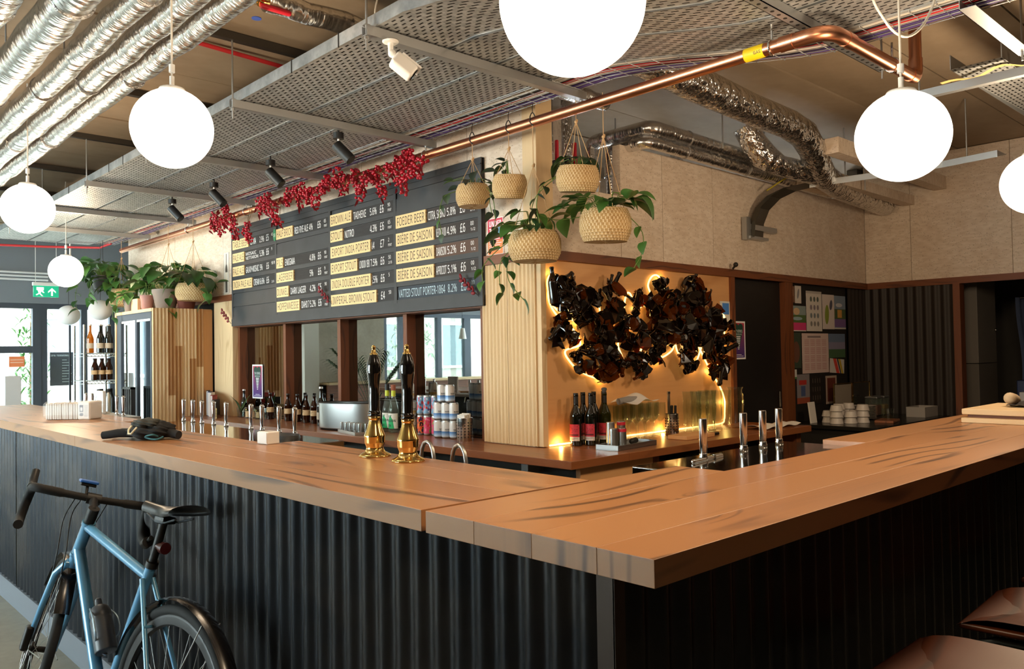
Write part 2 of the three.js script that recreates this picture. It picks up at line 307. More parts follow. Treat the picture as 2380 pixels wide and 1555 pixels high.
struct('trim_4', uvm(bb(WX - 0.025, WX + 0.01, TRIM0, TRIM1, -2.85, WZ + 0.025), 'z'), M.trim);
struct('trim_2', uvm(bb(WX + 0.01, BX - 0.02, TRIM0, TRIM1, WZ - 0.02, WZ + 0.025), 'x'), M.trim);
struct('trim_3', uvm(bb(BX - 0.025, BX + 0.01, TRIM0, TRIM1, WZ - 0.02, 3.7), 'z'), M.trim);
// walls that close the room, the service void and the kitchen
struct('wall_void', uvm(bb(2.95, 9, 2.0, CEIL, -4.4, -4.3)), M.chip);
struct('wall_camera', uvm(bb(-5.9, 9, 0, CEIL, 3.7, 3.85)), std(0x3a2f28, 0.8));
struct('wall_kitchen_far', uvm(bb(8.9, 9.05, 0, CEIL, -4.4, 3.8)), std(0x4a4742, 0.7));
struct('wall_kitchen_side', uvm(bb(BX + 0.08, 8.9, 0, CEIL, -2.6, -2.5)), std(0x6a645c, 0.6));
struct('wall_return', uvm(bb(WX, 3.3, 0, CEIL, -9.27, -9.17)), M.chip);
struct('wall_entrance_side', uvm(bb(3.2, 3.3, 0, CEIL, -11.6, -9.27)), M.concrete);
{ // street side: slim piers between tall windows
  const w = structGroup('wall_street');
  part(w, 'header', uvm(bb(-5.9, -5.7, 2.9, CEIL, EZ, 3.8)), M.concrete);
  part(w, 'sill', uvm(bb(-5.9, -5.7, 0, 0.4, EZ, 3.8)), M.concrete);
  for (const [a, b] of [[-11.5, -11.0], [-8.6, -8.3], [-5.9, -5.6], [-3.2, 3.8]]) part(w, 'pier', uvm(bb(-5.9, -5.7, 0.4, 2.9, a, b)), M.concrete);
}
const GREY = std(0x7d838c, 0.7);
{ // end wall: entrance glazing, concrete, tall windows
  const w = structGroup('wall_entrance');
  part(w, 'header', bb(-5.9, 3.2, 2.24, CEIL, EZ - 0.15, EZ), GREY);
  part(w, 'concrete_pier', uvm(bb(-2.72, -0.98, 0, 2.24, EZ - 0.15, EZ)), M.concrete);
  part(w, 'concrete_column', uvm(bb(-1.27, -1.0, 0, 2.24, EZ, EZ + 0.22), 'y'), std(0xc9c3b8, 0.8));
  part(w, 'concrete_pier', uvm(bb(-5.7, -5.2, 0, 2.24, EZ - 0.15, EZ)), M.concrete);
  part(w, 'pier', bb(2.68, 3.2, 0, 2.24, EZ - 0.15, EZ), GREY);
}
function glazing(name, x0, x1, y0, y1, mull, rails = []) {
  const w = structGroup(name);
  const f = 0.07;
  part(w, 'window_frame', mg([bb(x0, x1, y1 - f, y1, EZ - 0.1, EZ - 0.02), bb(x0, x1, y0, y0 + f, EZ - 0.1, EZ - 0.02), bb(x0, x0 + f, y0 + f, y1 - f, EZ - 0.1, EZ - 0.02), bb(x1 - f, x1, y0 + f, y1 - f, EZ - 0.1, EZ - 0.02)]), M.frame);
  let a = x0 + f;
  for (const [m, wd] of mull) { part(w, 'mullion', bb(m - wd / 2, m + wd / 2, y0 + f, y1 - f, EZ - 0.1, EZ - 0.01), M.frame); part(w, 'pane', bb(a, m - wd / 2, y0 + f, y1 - f, EZ - 0.07, EZ - 0.062), M.pane); a = m + wd / 2; }
  part(w, 'pane', bb(a, x1 - f, y0 + f, y1 - f, EZ - 0.07, EZ - 0.062), M.pane);
  for (const [ra, rb2, y, h] of rails) part(w, 'rail', bb(ra, rb2, y - h / 2, y + h / 2, EZ - 0.1, EZ - 0.02), M.frame);
  return w;
}
glazing('window_1', -0.98, 1.745, 0.0, 2.24, [[0.05, 0.1], [0.98, 0.08], [1.69, 0.1]], [[1.02, 1.66, 1.62, 0.09]]);
glazing('window_2', 1.745, 2.68, 0.0, 2.24, [[2.275, 0.08]]);
glazing('window_3', -5.2, -2.72, 0.45, 2.24, [[-3.15, 0.16], [-4.0, 0.1], [-4.7, 0.16]]);
{
  const w = structGroup('window_4'), X0 = -5.85, X1 = -5.75, Y0 = 0.4, Y1 = 2.9;
  for (const [a, b] of [[-11.0, -8.6], [-8.3, -5.9], [-5.6, -3.2]]) {
    const m = (a + b) / 2;
    part(w, 'window_frame', mg([bb(X0, X1, Y0, Y0 + 0.07, a, b), bb(X0, X1, Y1 - 0.07, Y1, a, b), bb(X0, X1, Y0 + 0.07, Y1 - 0.07, a, a + 0.06), bb(X0, X1, Y0 + 0.07, Y1 - 0.07, b - 0.06, b), bb(X0, X1, Y0 + 0.07, Y1 - 0.07, m - 0.03, m + 0.03)]), M.frame);
    part(w, 'pane', bb(-5.805, -5.797, Y0 + 0.07, Y1 - 0.07, a + 0.06, m - 0.03), M.pane); part(w, 'pane', bb(-5.805, -5.797, Y0 + 0.07, Y1 - 0.07, m + 0.03, b - 0.06), M.pane);
  }
}
struct('pavement', uvm(bb(-30, 30, -0.25, -0.15, -40, -11.7)), M.floor);
{ // globes over the bar
  const g0 = sph(0.15, 0, 0, 0, 40, 28);
  const where = [[0.045, 2.335, -2.27, 'lit opal globe pendant over the counter beside the security camera tray'], [0.1, 2.385, -4.74, 'lit opal globe pendant in front of the foil pipes, second along from the handpumps'], [1.04, 2.302, -7.59, 'lit opal globe pendant nearest the green exit sign'],
    [0.1, 2.175, -0.255, 'lit opal globe pendant hanging over the corner of the bar'], [1.70, 2.163, -0.225, 'lit opal globe pendant under the copper pipe elbow'], [3.52, 2.255, -0.3, 'lit opal globe pendant over the far right end of the bar']];
  for (const [x, y, z, l] of where) {
    const t = thing('globe_pendant_lamp', l, 'lamp', [x, y, z], 0, 'globe pendants over the bar');
    part(t, 'opal_globe', g0, M.globe);
    part(t, 'cap', lathe([[0, 0.157], [0.045, 0.154], [0.05, 0.146], [0.05, 0.14]], 24), M.white);
    part(t, 'cord', rod([0, 0.15, 0], [0, CEIL - y, 0], 0.004, 8), M.cableW);
    part(t, 'cord_grip', mg([cyl(0.009, 0.009, 0.15, 0.2), cyl(0.011, 0.011, 0.215, 0.245)]), M.white);
    const L = new THREE.PointLight(new THREE.Color().setRGB(...GLOBE_RGB), GLOBE_CD, 0, 2); L.position.set(x, y, z); L.castShadow = true; L.shadow.radius = 6; scene.add(L);
  }
}
// ---------- the bar ----------
{
  const t = thing('bar_countertop', 'long L-shaped oiled hardwood bar countertop with dark swirling grain', 'countertop', [0, 1.05, 0]);
  const wid = [0.13, 0.17, 0.19, 0.17];
  let z = 0;
  for (let i = 0; i < 4; i++) { // boards of the right-hand arm, the inner ones notched for the tap ledge
    const z1 = z - wid[i];
    const cuts = i < 3 ? [[0, 5.2]] : [[0, 0.965], [1.93, 5.2]];
    const zz = i === 2 ? -0.475 : z1;
    for (const [a, b] of cuts) part(t, 'board', uvm(rb(a, b, 0, 0.05, (i === 2 ? -0.475 : z1) + 0.0002, z - 0.0002, 0.0012), 'x', i * 0.61 + 0.2, i * 0.43), i % 2 ? M.topB : M.top);
    z = i === 2 ? -0.475 : z1;
  }
  const xs = [0, 0.15, 0.3, 0.45, 0.58];
  for (let i = 0; i < 4; i++) {
    const runs = i < 3 ? [[-3.4, -0.6615], [-6.9, -3.402]] : [[-2.3, -0.6615], [-6.9, -4.12]];
    for (const [a, b] of runs) part(t, 'board', uvm(rb(xs[i] + 0.0002, xs[i + 1] - 0.0002, 0, 0.05, a, b, 0.0012), 'z', i * 0.77 + a, i * 0.39), i % 2 ? M.top : M.topB);
  }
}
{
  const t = thing('bar_panelling', 'bar front of blackened corrugated steel sheets with skirting', 'panelling');
  for (const [a, b] of [[-2.4, -0.115], [-4.7, -2.402], [-6.88, -4.702]]) part(t, 'corrugated_sheet', uvm(corrZ(a, b, 0.12, 1.049).translate(0.035, 0, 0), 'y'), M.corr);
  for (const [a, b] of [[0.03, 2.4], [2.402, 5.1]]) part(t, 'corrugated_sheet', uvm(corrX(a, b, 0.12, 1.049).translate(0, 0, -0.12), 'y'), M.corr);
  part(t, 'corner_angle', mg([bb(0.02, 0.024, 0.0, 1.049, -0.15, -0.108), bb(0.02, 0.05, 0, 1.049, -0.111, -0.107)]), std(0x3a302a, 0.4, 0.7));
  part(t, 'skirting', mg([bb(0.02, 0.05, 0, 0.13, -6.88, -0.11), bb(0.05, 5.1, 0, 0.13, -0.14, -0.11)]), std(0x6b7078, 0.5));
  part(t, 'carcass', mg([bb(0.06, 0.3, 0, 1.049, -6.85, -0.3), bb(0.06, 5.05, 0, 1.049, -0.36, -0.14)]), M.black);
}
// ---------- services under the ceiling ----------
const shift = (z) => 0.5 * sst(-1.75, -0.72, z);
T.slots = tex(256, 256, (u, v) => {
  const row = Math.floor(v * 8), fv = v * 8 - row, x = u * 4 + (row % 2) * 0.5, fu = x - Math.floor(x);
  const hole = Math.abs(fv - 0.5) < 0.16 && Math.abs(fu - 0.5) < 0.26, n = fbm(u * 10, v * 10, 10, 10, 105, 4), k = fbm(u * 40, v * 40, 40, 40, 107, 2);
  return hole ? [0.05, 0.045, 0.04] : mix(hex(0x969a9c), hex(0xc9cbcb), n * 1.2 - 0.1 + (k - 0.5) * 0.25);
}, 0.2, 0.2);
M.perf = cm(T.slots, 0.5, 0.7, { side: THREE.DoubleSide });
function trayStrip(x0, x1, y0, y1, za, zb, n = 60) {   // a strip between two edges, following the jog
  return grid(n, 1, (a, b) => { const z = za + a * (zb - za), x = (b ? x1 : x0) + shift(z), y = b ? y1 : y0; return [x, y, z, z, (b ? x1 : x0) + (y - 2.8)]; });
}
{
  const spec = [[0.735, 1.105, 'wide perforated cable tray nearest the foil pipes, carrying the security camera'], [1.125, 1.395, 'middle perforated cable tray between the two others'], [1.415, 1.745, 'perforated cable tray beside the wire basket, spotlights clipped to its edge']];
  for (const [a, b, l] of spec) {
    const t = thing('perforated_cable_tray', l, 'cable tray', [0, 0, 0], 0, 'galvanised cable trays over the bar');
    part(t, 'tray_base', trayStrip(b, a, 2.803, 2.803, -9.4, 0.4), M.perf);
    part(t, 'side_lip', [trayStrip(a, a, 2.80, 2.855, -9.4, 0.4), trayStrip(a - 0.003, a - 0.003, 2.855, 2.80, -9.4, 0.4), trayStrip(a - 0.003, a + 0.016, 2.855, 2.855, -9.4, 0.4), trayStrip(a - 0.003, a, 2.80, 2.80, -9.4, 0.4)], M.galvS);
    part(t, 'side_lip', [trayStrip(b, b, 2.855, 2.80, -9.4, 0.4), trayStrip(b + 0.003, b + 0.003, 2.80, 2.855, -9.4, 0.4), trayStrip(b - 0.016, b + 0.003, 2.855, 2.855, -9.4, 0.4)], M.galvS);
    for (const z of [-2.2, -2.62, -3.6, -4.1, -5.0, -5.3, -6.3, -7.4]) part(t, 'cable_tie', mg([bb(a - 0.006, a - 0.002, 2.795, 2.86, z, z + 0.006), bb(b + 0.002, b + 0.006, 2.795, 2.86, z + 0.2, z + 0.206)]), M.black);
  }
}
{ // channels that carry the trays, on threaded rods
  const chan = mg([bb(0.69, 2.02, 2.757, 2.760, -0.02, 0.02), bb(0.69, 2.02, 2.757, 2.798, -0.0205, -0.018), bb(0.69, 2.02, 2.757, 2.798, 0.018, 0.0205)]);
  const l = ['crossing under the trays by the security camera', 'second along from the security camera', 'third along from the security camera', 'fourth along from the security camera', 'fifth along, near the hanging plants on the fridge', 'last before the entrance'];
  [-1.93, -3.19, -4.45, -5.71, -6.97, -8.2].forEach((z, i) => {
    const t = thing('support_channel', 'galvanised strut channel ' + l[i], 'bracket', [0, 0, z], 0, 'tray support channels');
    part(t, 'channel', chan, M.galvPlain);
    for (const x of [0.70, 2.0]) { part(t, 'threaded_rod', rod([x, 2.70, 0], [x, CEIL, 0], 0.005, 8), M.galvPlain); part(t, 'nut', cyl(0.011, 0.011, 2.742, 2.755, x, 0, 6), M.galvPlain); part(t, 'washer', cyl(0.016, 0.016, 2.799, 2.803, x, 0, 12), M.galvPlain); }
    const c = thing('ceiling_channel', 'dark strut channel on the ceiling above the ' + ['camera', 'second', 'third', 'fourth', 'fifth', 'last'][i] + ' tray support', 'bracket', [0, 0, z], 0, 'ceiling strut channels');
    part(c, 'channel', bb(0.2, 2.1, 3.11, 3.149, -0.02, 0.02), std(0x4a4640, 0.5, 0.6));
  });
}
{ // wire basket tray and its cables
  const t = thing('wire_basket_tray', 'galvanised wire basket tray full of white, red and purple cables', 'cable tray');
  const za = -9.2, zb = 0.5;
  const line = (x, y, n = 80) => Array.from({ length: n + 1 }, (_, i) => { const z = za + i / n * (zb - za); return V(x + shift(z), y, z); });
  for (const [x, y] of [[1.76, 2.85], [1.76, 2.80], [1.8, 2.8], [1.84, 2.8], [1.88, 2.8], [1.92, 2.8], [1.965, 2.8], [1.965, 2.85]]) part(t, 'wire', sweep(line(x, y), 0.0024, 6), M.galvPlain);
  const cr = []; for (let z = za; z < zb; z += 0.1) { const s = shift(z); cr.push(sweep(vv([[1.757 + s, 2.853, z], [1.757 + s, 2.796, z], [1.968 + s, 2.796, z], [1.968 + s, 2.853, z]]), 0.0024, 5)); }
  const cw = part(t, 'cross_wires', cr, M.galvPlain); cw.userData.kind = 'stuff';
  const cab = [[1.785, M.cableW, 'white'], [1.81, M.cableW, 'white'], [1.835, M.cableK, 'black'], [1.86, M.cableR, 'red'], [1.882, M.cableW, 'white'], [1.905, M.cableK, 'dark'], [1.935, M.cableP, 'purple'], [1.952, M.cableP, 'purple']];
  cab.forEach(([x, m, n], i) => solo('tray_cable', sweep(Array.from({ length: 81 }, (_, k) => { const z = za + k / 80 * (zb - za); return V(x + shift(z) + 0.004 * Math.sin(z * 3 + i), 2.812 + 0.003 * Math.sin(z * 5 + i * 2), z); }), n === 'red' || n === 'purple' ? 0.010 : 0.0075, 8), m, n + ' data cable lying in the wire basket tray' + (n === 'red' || n === 'black' || n === 'dark' ? '' : ' among others'), 'cable', 'cables in the wire basket'));
}
{ // insulated pipes along the left of the ceiling
  const spec = [[0.29, 0.056, 'foil-wrapped insulated pipe closest to the cable trays'], [0.15, 0.056, 'foil-wrapped insulated pipe second from the cable trays'], [0.0, 0.058, 'foil-wrapped insulated pipe third from the cable trays'], [-0.2, 0.082, 'thick foil-wrapped insulated pipe fourth from the cable trays'], [-0.42, 0.075, 'foil-wrapped insulated pipe furthest from the cable trays']];
  spec.forEach(([x, r, l], i) => {
    const t = thing('insulated_pipe', l, 'pipe', [x, 2.9, 0], 0, 'foil-wrapped pipes under the ceiling');
    const pts = Array.from({ length: 91 }, (_, k) => V(0.004 * Math.sin(k * 1.7 + i), 0.004 * Math.sin(k * 2.3 + i), 2.5 - k / 90 * 13.6));
    part(t, 'foil_jacket', sweep(pts, (q, L) => r * (1 + 0.025 * Math.sin(L * 9 + i) + 0.02 * Math.sin(L * 23 + i * 3)), 20), M.foil);
    for (let z = 1.2 - i * 0.25; z > -11; z -= 1.55) {
      part(t, 'band', tor(r * 1.04, 0.006).rotateX(Math.PI / 2).translate(0, 0, z), M.foil);
      part(t, 'hanger', mg([rod([0, r, z + 0.4], [0, CEIL - 2.9, z + 0.4], 0.004, 6)]), M.galvPlain);
    }
  });
  const t = thing('insulated_pipe', 'short foil-wrapped pipe with a red lever valve crossing above the trays', 'pipe', [0, 2.97, -2.33], 0, 'foil-wrapped pipes under the ceiling');
  part(t, 'foil_jacket', sweep(Array.from({ length: 24 }, (_, k) => V(0.46 + k / 23 * 2.2, 0.006 * Math.sin(k * 2.2), 0)), (q, L) => 0.05 * (1 + 0.05 * Math.sin(L * 20)), 18), M.foil);
  part(t, 'valve_body', mg([rod([0.36, 0, 0], [0.46, 0, 0], 0.022, 12), rod([0.42, 0, 0], [0.42, -0.04, 0.03], 0.012)]), M.brass);
  part(t, 'valve_lever', rb(0.42, 0.56, -0.055, -0.035, 0.02, 0.045, 0.008), M.red);
  part(t, 'tag', cyl(0.02, 0.02, -0.11, -0.107, 0.4, 0.04).applyMatrix4(new THREE.Matrix4()), std(0x27408a, 0.5));
}
solo('fire_conduit', rod([0.5, 3.1, -3.3], [1.9, 3.1, -3.42], 0.012), M.cableR, 'red fire alarm conduit crossing the ceiling between the trays and pipes', 'conduit');
{ // copper pipe
  const t = thing('copper_pipe', 'polished copper gas pipe running along the wall above the menu board', 'pipe');
  part(t, 'long_run', rod([1.95, 2.70, -8.9], [1.95, 2.70, -0.70], 0.0275, 24), M.copper);
  part(t, 'elbow', [bent([[1.95, 2.70, -0.74], [1.95, 2.70, -0.585], [2.11, 2.70, -0.585]], 0.0305, 0.09, 24), rod([1.95, 2.70, -0.79], [1.95, 2.7, -0.73], 0.032, 24), rod([2.08, 2.7, -0.585], [2.14, 2.7, -0.585], 0.032, 24)], M.copper);
  part(t, 'cross_run', rod([2.08, 2.70, -0.585], [2.80, 2.70, -0.585], 0.0275, 24), M.copper);
  part(t, 'elbow', [bent([[2.74, 2.70, -0.585], [2.815, 2.70, -0.585], [2.815, 2.79, -0.585]], 0.0305, 0.045, 24)], M.copper);
  part(t, 'riser', rod([2.815, 2.75, -0.585], [2.815, CEIL, -0.585], 0.0275, 24), M.copper);
  part(t, 'gas_tape', cyl(0.0282, 0.0282, -0.045, 0.045, 0, 0, 28, true).rotateX(Math.PI / 2).translate(1.95, 2.70, -0.905), new THREE.MeshStandardMaterial({ map: canvasTex(256, 128, (g, w, h) => { g.fillStyle = '#f3d018'; g.fillRect(0, 0, w, h); g.fillStyle = '#5a4a10'; g.font = 'bold 26px sans-serif'; g.save(); g.translate(150, 100); g.rotate(-Math.PI / 2); g.fillText('GAS', 0, 0); g.restore(); g.save(); g.translate(215, 60); g.rotate(-Math.PI / 2); g.fillText('GAS', 0, 0); g.restore(); g.save(); g.translate(60, 60); g.rotate(-Math.PI / 2); g.fillText('GAS', 0, 0); g.restore(); }), roughness: 0.5 }), 'yellow tape printed GAS');
  for (const z of [-0.83, -3.19, -5.71, -6.97]) { part(t, 'pipe_clip', [tor(0.030, 0.005).rotateX(Math.PI / 2).translate(1.95, 2.70, z), rod([1.95, 2.73, z], [1.95, 2.80, z], 0.005)], M.chrome); }
  part(t, 'pipe_clip', [tor(0.030, 0.005).rotateX(Math.PI / 2).rotateY(Math.PI / 2).translate(2.55, 2.70, -0.585), rod([2.55, 2.73, -0.585], [2.55, 2.80, -0.585], 0.005)], M.chrome);
}
{ // spotlights clipped to the tray edge
  const s0 = thing('spotlight', 'black cylinder spotlight on the tray edge closest to the security camera', 'spotlight', [1.405, 2.80, -3.32], 0, 'spotlights aimed at the menu board');
  part(s0, 'mount', mg([cyl(0.032, 0.032, -0.06, -0.025), cyl(0.006, 0.006, -0.03, 0.02)]), M.black);
  part(s0, 'stem', rod([0, -0.06, 0], [0.005, -0.105, 0], 0.006), M.white);
  const q = new THREE.Quaternion().setFromUnitVectors(V(0, -1, 0), V(0.42, -0.72, 0.55).normalize());
  part(s0, 'lamp_body', mg([cyl(0.034, 0.034, -0.11, 0.02), cyl(0.026, 0.03, -0.114, -0.108)]).applyQuaternion(q).translate(0.0, -0.11, 0), M.black);
  dup(s0, [1.41, 2.80, -4.19], 0, 'black cylinder spotlight second from the security camera');
  dup(s0, [1.41, 2.80, -5.1], 0, 'black cylinder spotlight third from the security camera');
  dup(s0, [1.41, 2.80, -5.93], 0, 'black cylinder spotlight nearest the entrance');
}
{
  const t = thing('security_camera', 'white bullet security camera hanging from the first tray support', 'camera', [0.80, 2.757, -1.905]);
  part(t, 'base', lathe([[0, 0], [0.034, 0], [0.034, -0.008], [0.026, -0.013], [0, -0.013]], 28), M.whiteGloss);
  part(t, 'arm', mg([cyl(0.011, 0.012, -0.05, -0.012), sph(0.017, 0.004, -0.055, 0.004), rod([0.004, -0.055, 0.004], [0.02, -0.08, 0.012], 0.012)]), M.whiteGloss);
  const q = new THREE.Quaternion().setFromUnitVectors(V(1, 0, 0), V(0.72, -0.6, 0.36).normalize());
  const body = part(t, 'body', mg([rb(-0.03, 0.075, -0.032, 0.032, -0.032, 0.032, 0.014, 4), bb(-0.01, 0.085, 0.026, 0.034, -0.033, 0.033)]).applyQuaternion(q).translate(0.028, -0.092, 0.018), M.whiteGloss);
  part(t, 'lens_face', cyl(0.028, 0.028, 0.0, 0.006).rotateZ(-Math.PI / 2).translate(0.074, 0, 0).applyQuaternion(q).translate(0.028, -0.092, 0.018), M.blackGloss);
  part(t, 'cable', tube([[0.03, -0.01, -0.01], [0.0, 0.03, -0.03], [-0.06, 0.09, -0.02], [-0.05, 0.2, 0.0], [-0.02, 0.35, 0.02]], 0.0035, 40, 8), M.cableW);
}
// ---------- right-hand ceiling corner ----------
{
  const spec = [[[[2.99, 2.2, -2.73], [2.99, 2.86, -2.73], [2.99, 2.86, -2.24], [5.6, 2.86, -2.30]], 0.048, 'upper foil-lagged pipe bending round over the plywood wall'],
    [[[2.985, 2.2, -2.56], [2.985, 2.775, -2.56], [2.985, 2.775, -2.26], [5.6, 2.775, -2.33]], 0.042, 'lower foil-lagged pipe bending round over the plywood wall']];
  for (const [p, r, l] of spec) { const t = thing('lagged_pipe', l, 'pipe', [0, 0, 0], 0, 'lagged pipes over the plywood wall'); part(t, 'foil_jacket', bent(p, r, 0.06, 20), M.foil); for (const x of [3.4, 4.2]) part(t, 'band', tor(r * 1.04, 0.004).rotateZ(Math.PI / 2).translate(x, p[3][1] , p[2][2] + (x - 2.99) * -0.024), M.foil); part(t, 'clip', tor(r * 1.06, 0.005).translate(p[0][0], 2.6, p[0][2]), M.galvPlain); }
  for (const [x, z, r, l] of [[2.63, -2.78, 0.03, 'thin'], [2.77, -2.75, 0.036, 'thicker']]) {
    const t = thing('lagged_riser', l + ' foil-lagged riser with a red lever valve in the wall recess', 'pipe', [x, 0, z], 0, 'lagged risers in the recess');
    part(t, 'foil_jacket', mg([cyl(r, r, 2.2, 2.62, 0, 0, 18), cyl(r, r, 2.74, CEIL, 0, 0, 18)]), M.foil);
    part(t, 'valve_body', mg([cyl(r * 0.6, r * 0.6, 2.62, 2.74), sph(r * 0.8, 0, 2.68, 0), rod([0, 2.68, 0], [0.03, 2.69, 0.03], 0.01)]), M.darkSteel);
    part(t, 'valve_lever', rb(0.03, 0.05, 2.68, 2.83, 0.02, 0.045, 0.008), M.red);
  }
  const t = thing('ventilation_duct', 'large foil-wrapped ventilation duct dipping towards the kitchen hatch', 'duct');
  part(t, 'foil_jacket', sweep(vv([[2.2, 2.98, -1.72], [2.8, 2.965, -1.76], [3.4, 2.955, -1.79], [3.9, 2.95, -1.8], [4.15, 2.93, -1.82], [4.35, 2.87, -1.86], [4.55, 2.8, -1.92], [4.8, 2.76, -2.0], [5.3, 2.75, -2.1], [6.4, 2.75, -2.2]]), (q, L) => 0.098 * (1 + 0.03 * Math.sin(L * 14) + 0.02 * Math.sin(L * 31)), 24), M.foilC);
  const f = thing('flexible_duct', 'crumpled silver flexible duct hanging below the large duct', 'duct');
  part(f, 'foil_sleeve', sweep(vv([[3.95, 3.02, -2.15], [4.0, 2.92, -2.12], [4.1, 2.83, -2.1], [4.25, 2.77, -2.06], [4.5, 2.76, -2.02], [4.75, 2.77, -2.0]]), (q, L) => 0.085 * (1 + 0.1 * Math.sin(L * 55) + 0.05 * Math.sin(L * 130)), 26), M.foilC);
  const w = thing('lagged_riser', 'foil-lagged riser behind the pipes over the plywood wall', 'pipe', [4.2, 0, -2.9], 0, 'lagged risers in the recess');
  part(w, 'foil_jacket', cyl(0.05, 0.05, 2.6, CEIL, 0, 0, 18), M.foil);
  for (const [x, z, y] of [[3.75, -2.2, 2.84], [4.3, -2.2, 2.84], [5.02, -1.93, 2.73], [4.95, -1.05, 2.73], [3.45, -2.9, 2.7], [5.3, -1.9, 2.7]]) solo('hanger_rod', rod([x, y, z], [x, CEIL, z], 0.005, 8), M.galvPlain, 'thin threaded rod hanging by the ducts over the plywood wall', 'rod', 'hanger rods by the ducts');
}
{ // curved ladder tray on the wall
  const t = thing('curved_cable_tray', 'narrow galvanised cable tray curving up off the wall by the notice posters', 'cable tray');
  const c = [[2.30, -2.375], [2.42, -2.37], [2.53, -2.35], [2.62, -2.30], [2.68, -2.22], [2.72, -2.08], [2.735, -1.93], [2.74, -1.6], [2.745, -1.2], [2.75, -0.85]];
  const xs = [4.36, 4.37, 4.42, 4.5, 4.6, 4.74, 4.82, 4.9, 4.93, 4.9];
  for (let i = 0; i < c.length - 1; i++) {
    const P = [xs[i], ...c[i]], Q = [xs[i + 1], ...c[i + 1]];
    part(t, 'tray_segment', [grid(1, 1, (a, b) => [P[0] + (Q[0] - P[0]) * a + b * 0.2, P[1] + (Q[1] - P[1]) * a, P[2] + (Q[2] - P[2]) * a, a * 0.2, b * 0.2]), grid(1, 1, (a, b) => [P[0] + (Q[0] - P[0]) * a, P[1] + (Q[1] - P[1]) * a - (i < 5 ? 0 : b * 0.045), P[2] + (Q[2] - P[2]) * a + (i < 5 ? b * 0.045 : 0), 0, 0])], i < 5 ? M.darkSteelD : M.galvS);
  }
  part(t, 'wall_bracket', [bb(4.36, 4.75, 2.36, 2.40, -2.40, -2.36), bb(4.30, 4.36, 2.28, 2.45, -2.40, -2.36), bb(4.34, 4.6, 2.29, 2.31, -2.4, -2.35)], M.galvPlain);
  part(t, 'earth_cable', tube([[4.5, 2.66, -2.3], [4.7, 2.78, -2.2], [4.9, 2.79, -2.05], [5.0, 2.76, -1.9], [5.0, 2.75, -1.2]], 0.006, 40, 6), std(0xb5a52e, 0.6));
}
for (const [z0, z1, y0, y1, x0, l] of [[-2.265, -2.172, 2.72, 2.777, 4.9, 'lowest'], [-2.055, -1.958, 2.722, 2.803, 4.6, 'middle'], [-1.79, -1.69, 2.82, 2.93, 4.4, 'highest']]) solo('ceiling_beam', uvm(bb(x0, BX, y0, y1, z0, z1)), M.chip, l + ' of three pale box beams butting into the kitchen wall', 'beam', 'box beams at the kitchen wall');
{ // struts and trays further right
  const t = thing('support_channel', 'perforated strut channel carrying the copper pipe elbow', 'bracket', [0, 0, -0.715], 0, 'tray support channels');
  const hole = []; for (let x = 1.5; x < 2.75; x += 0.05) hole.push(cyl(0.008, 0.008, 2.7585, 2.7595, x, 0, 12));
  part(t, 'channel', mg([bb(1.45, 2.78, 2.7595, 2.763, -0.022, 0.022), bb(1.45, 2.78, 2.7595, 2.80, -0.022, -0.019), bb(1.45, 2.78, 2.7595, 2.80, 0.019, 0.022)]), M.galvPlain);
  part(t, 'holes', hole, M.black);
  part(t, 'threaded_rod', rod([2.76, 2.72, 0], [2.76, CEIL, 0], 0.005, 8), M.galvPlain);
  const r = thing('steel_rail', 'bright steel rail crossing behind the right-hand globe pendants', 'rail');
  part(r, 'rail', bb(3.15, 3.19, 2.70, 2.74, -0.75, 1.2), M.galvPlain);
  for (const z of [-0.7, 0.3]) part(r, 'threaded_rod', rod([3.17, 2.74, z], [3.17, CEIL, z], 0.005, 8), M.galvPlain);
  const q = thing('perforated_cable_tray', 'perforated tray strips with torn yellow tape resting on the steel rail', 'cable tray', [0, 0, 0], 0, 'galvanised cable trays over the bar');
  for (const [z, w] of [[-0.53, 0.22], [-0.25, 0.2]]) part(q, 'tray_base', grid(6, 1, (a, b) => [3.1 + a * 2.4, 2.79 + 0.05 * a, z + b * w, 3.1 + a * 2.4, b * w]), M.perf);
  for (const [z] of [[-0.53], [-0.31], [-0.05]]) part(q, 'side_lip', bb(3.1, 5.5, 2.79, 2.86, z - 0.002, z + 0.002), M.galvPlain);
  part(q, 'yellow_tape', grid(14, 2, (a, b) => [3.22 + 0.03 * Math.sin(a * 9) + b * 0.035, 2.775 + 0.01 * Math.sin(a * 14), -0.62 + a * 0.5]), std(0xd8c07a, 0.6, 0, { side: THREE.DoubleSide }));
  const s = thing('support_channel', 'perforated strut channel at the top right beside the torn yellow tape', 'bracket', [0, 0, -0.2], 0, 'tray support channels');
  part(s, 'channel', mg([bb(2.3, 3.05, 2.7595, 2.763, -0.03, 0.03), bb(2.3, 3.05, 2.7595, 2.80, -0.03, -0.027)]), M.galvPlain);
  part(s, 'threaded_rod', rod([3.0, 2.72, 0], [3.0, CEIL, 0], 0.005, 8), M.galvPlain);
  solo('cable_loop', tube([[1.72, 3.1, -0.25], [1.66, 2.72, -0.3], [1.72, 2.58, -0.28], [1.82, 2.54, -0.25], [1.93, 2.62, -0.22], [1.99, 2.78, -0.2], [1.96, 3.1, -0.2]], 0.005, 60, 8), M.cableW, 'loop of grey cable hanging behind the pendant by the copper elbow', 'cable');
}
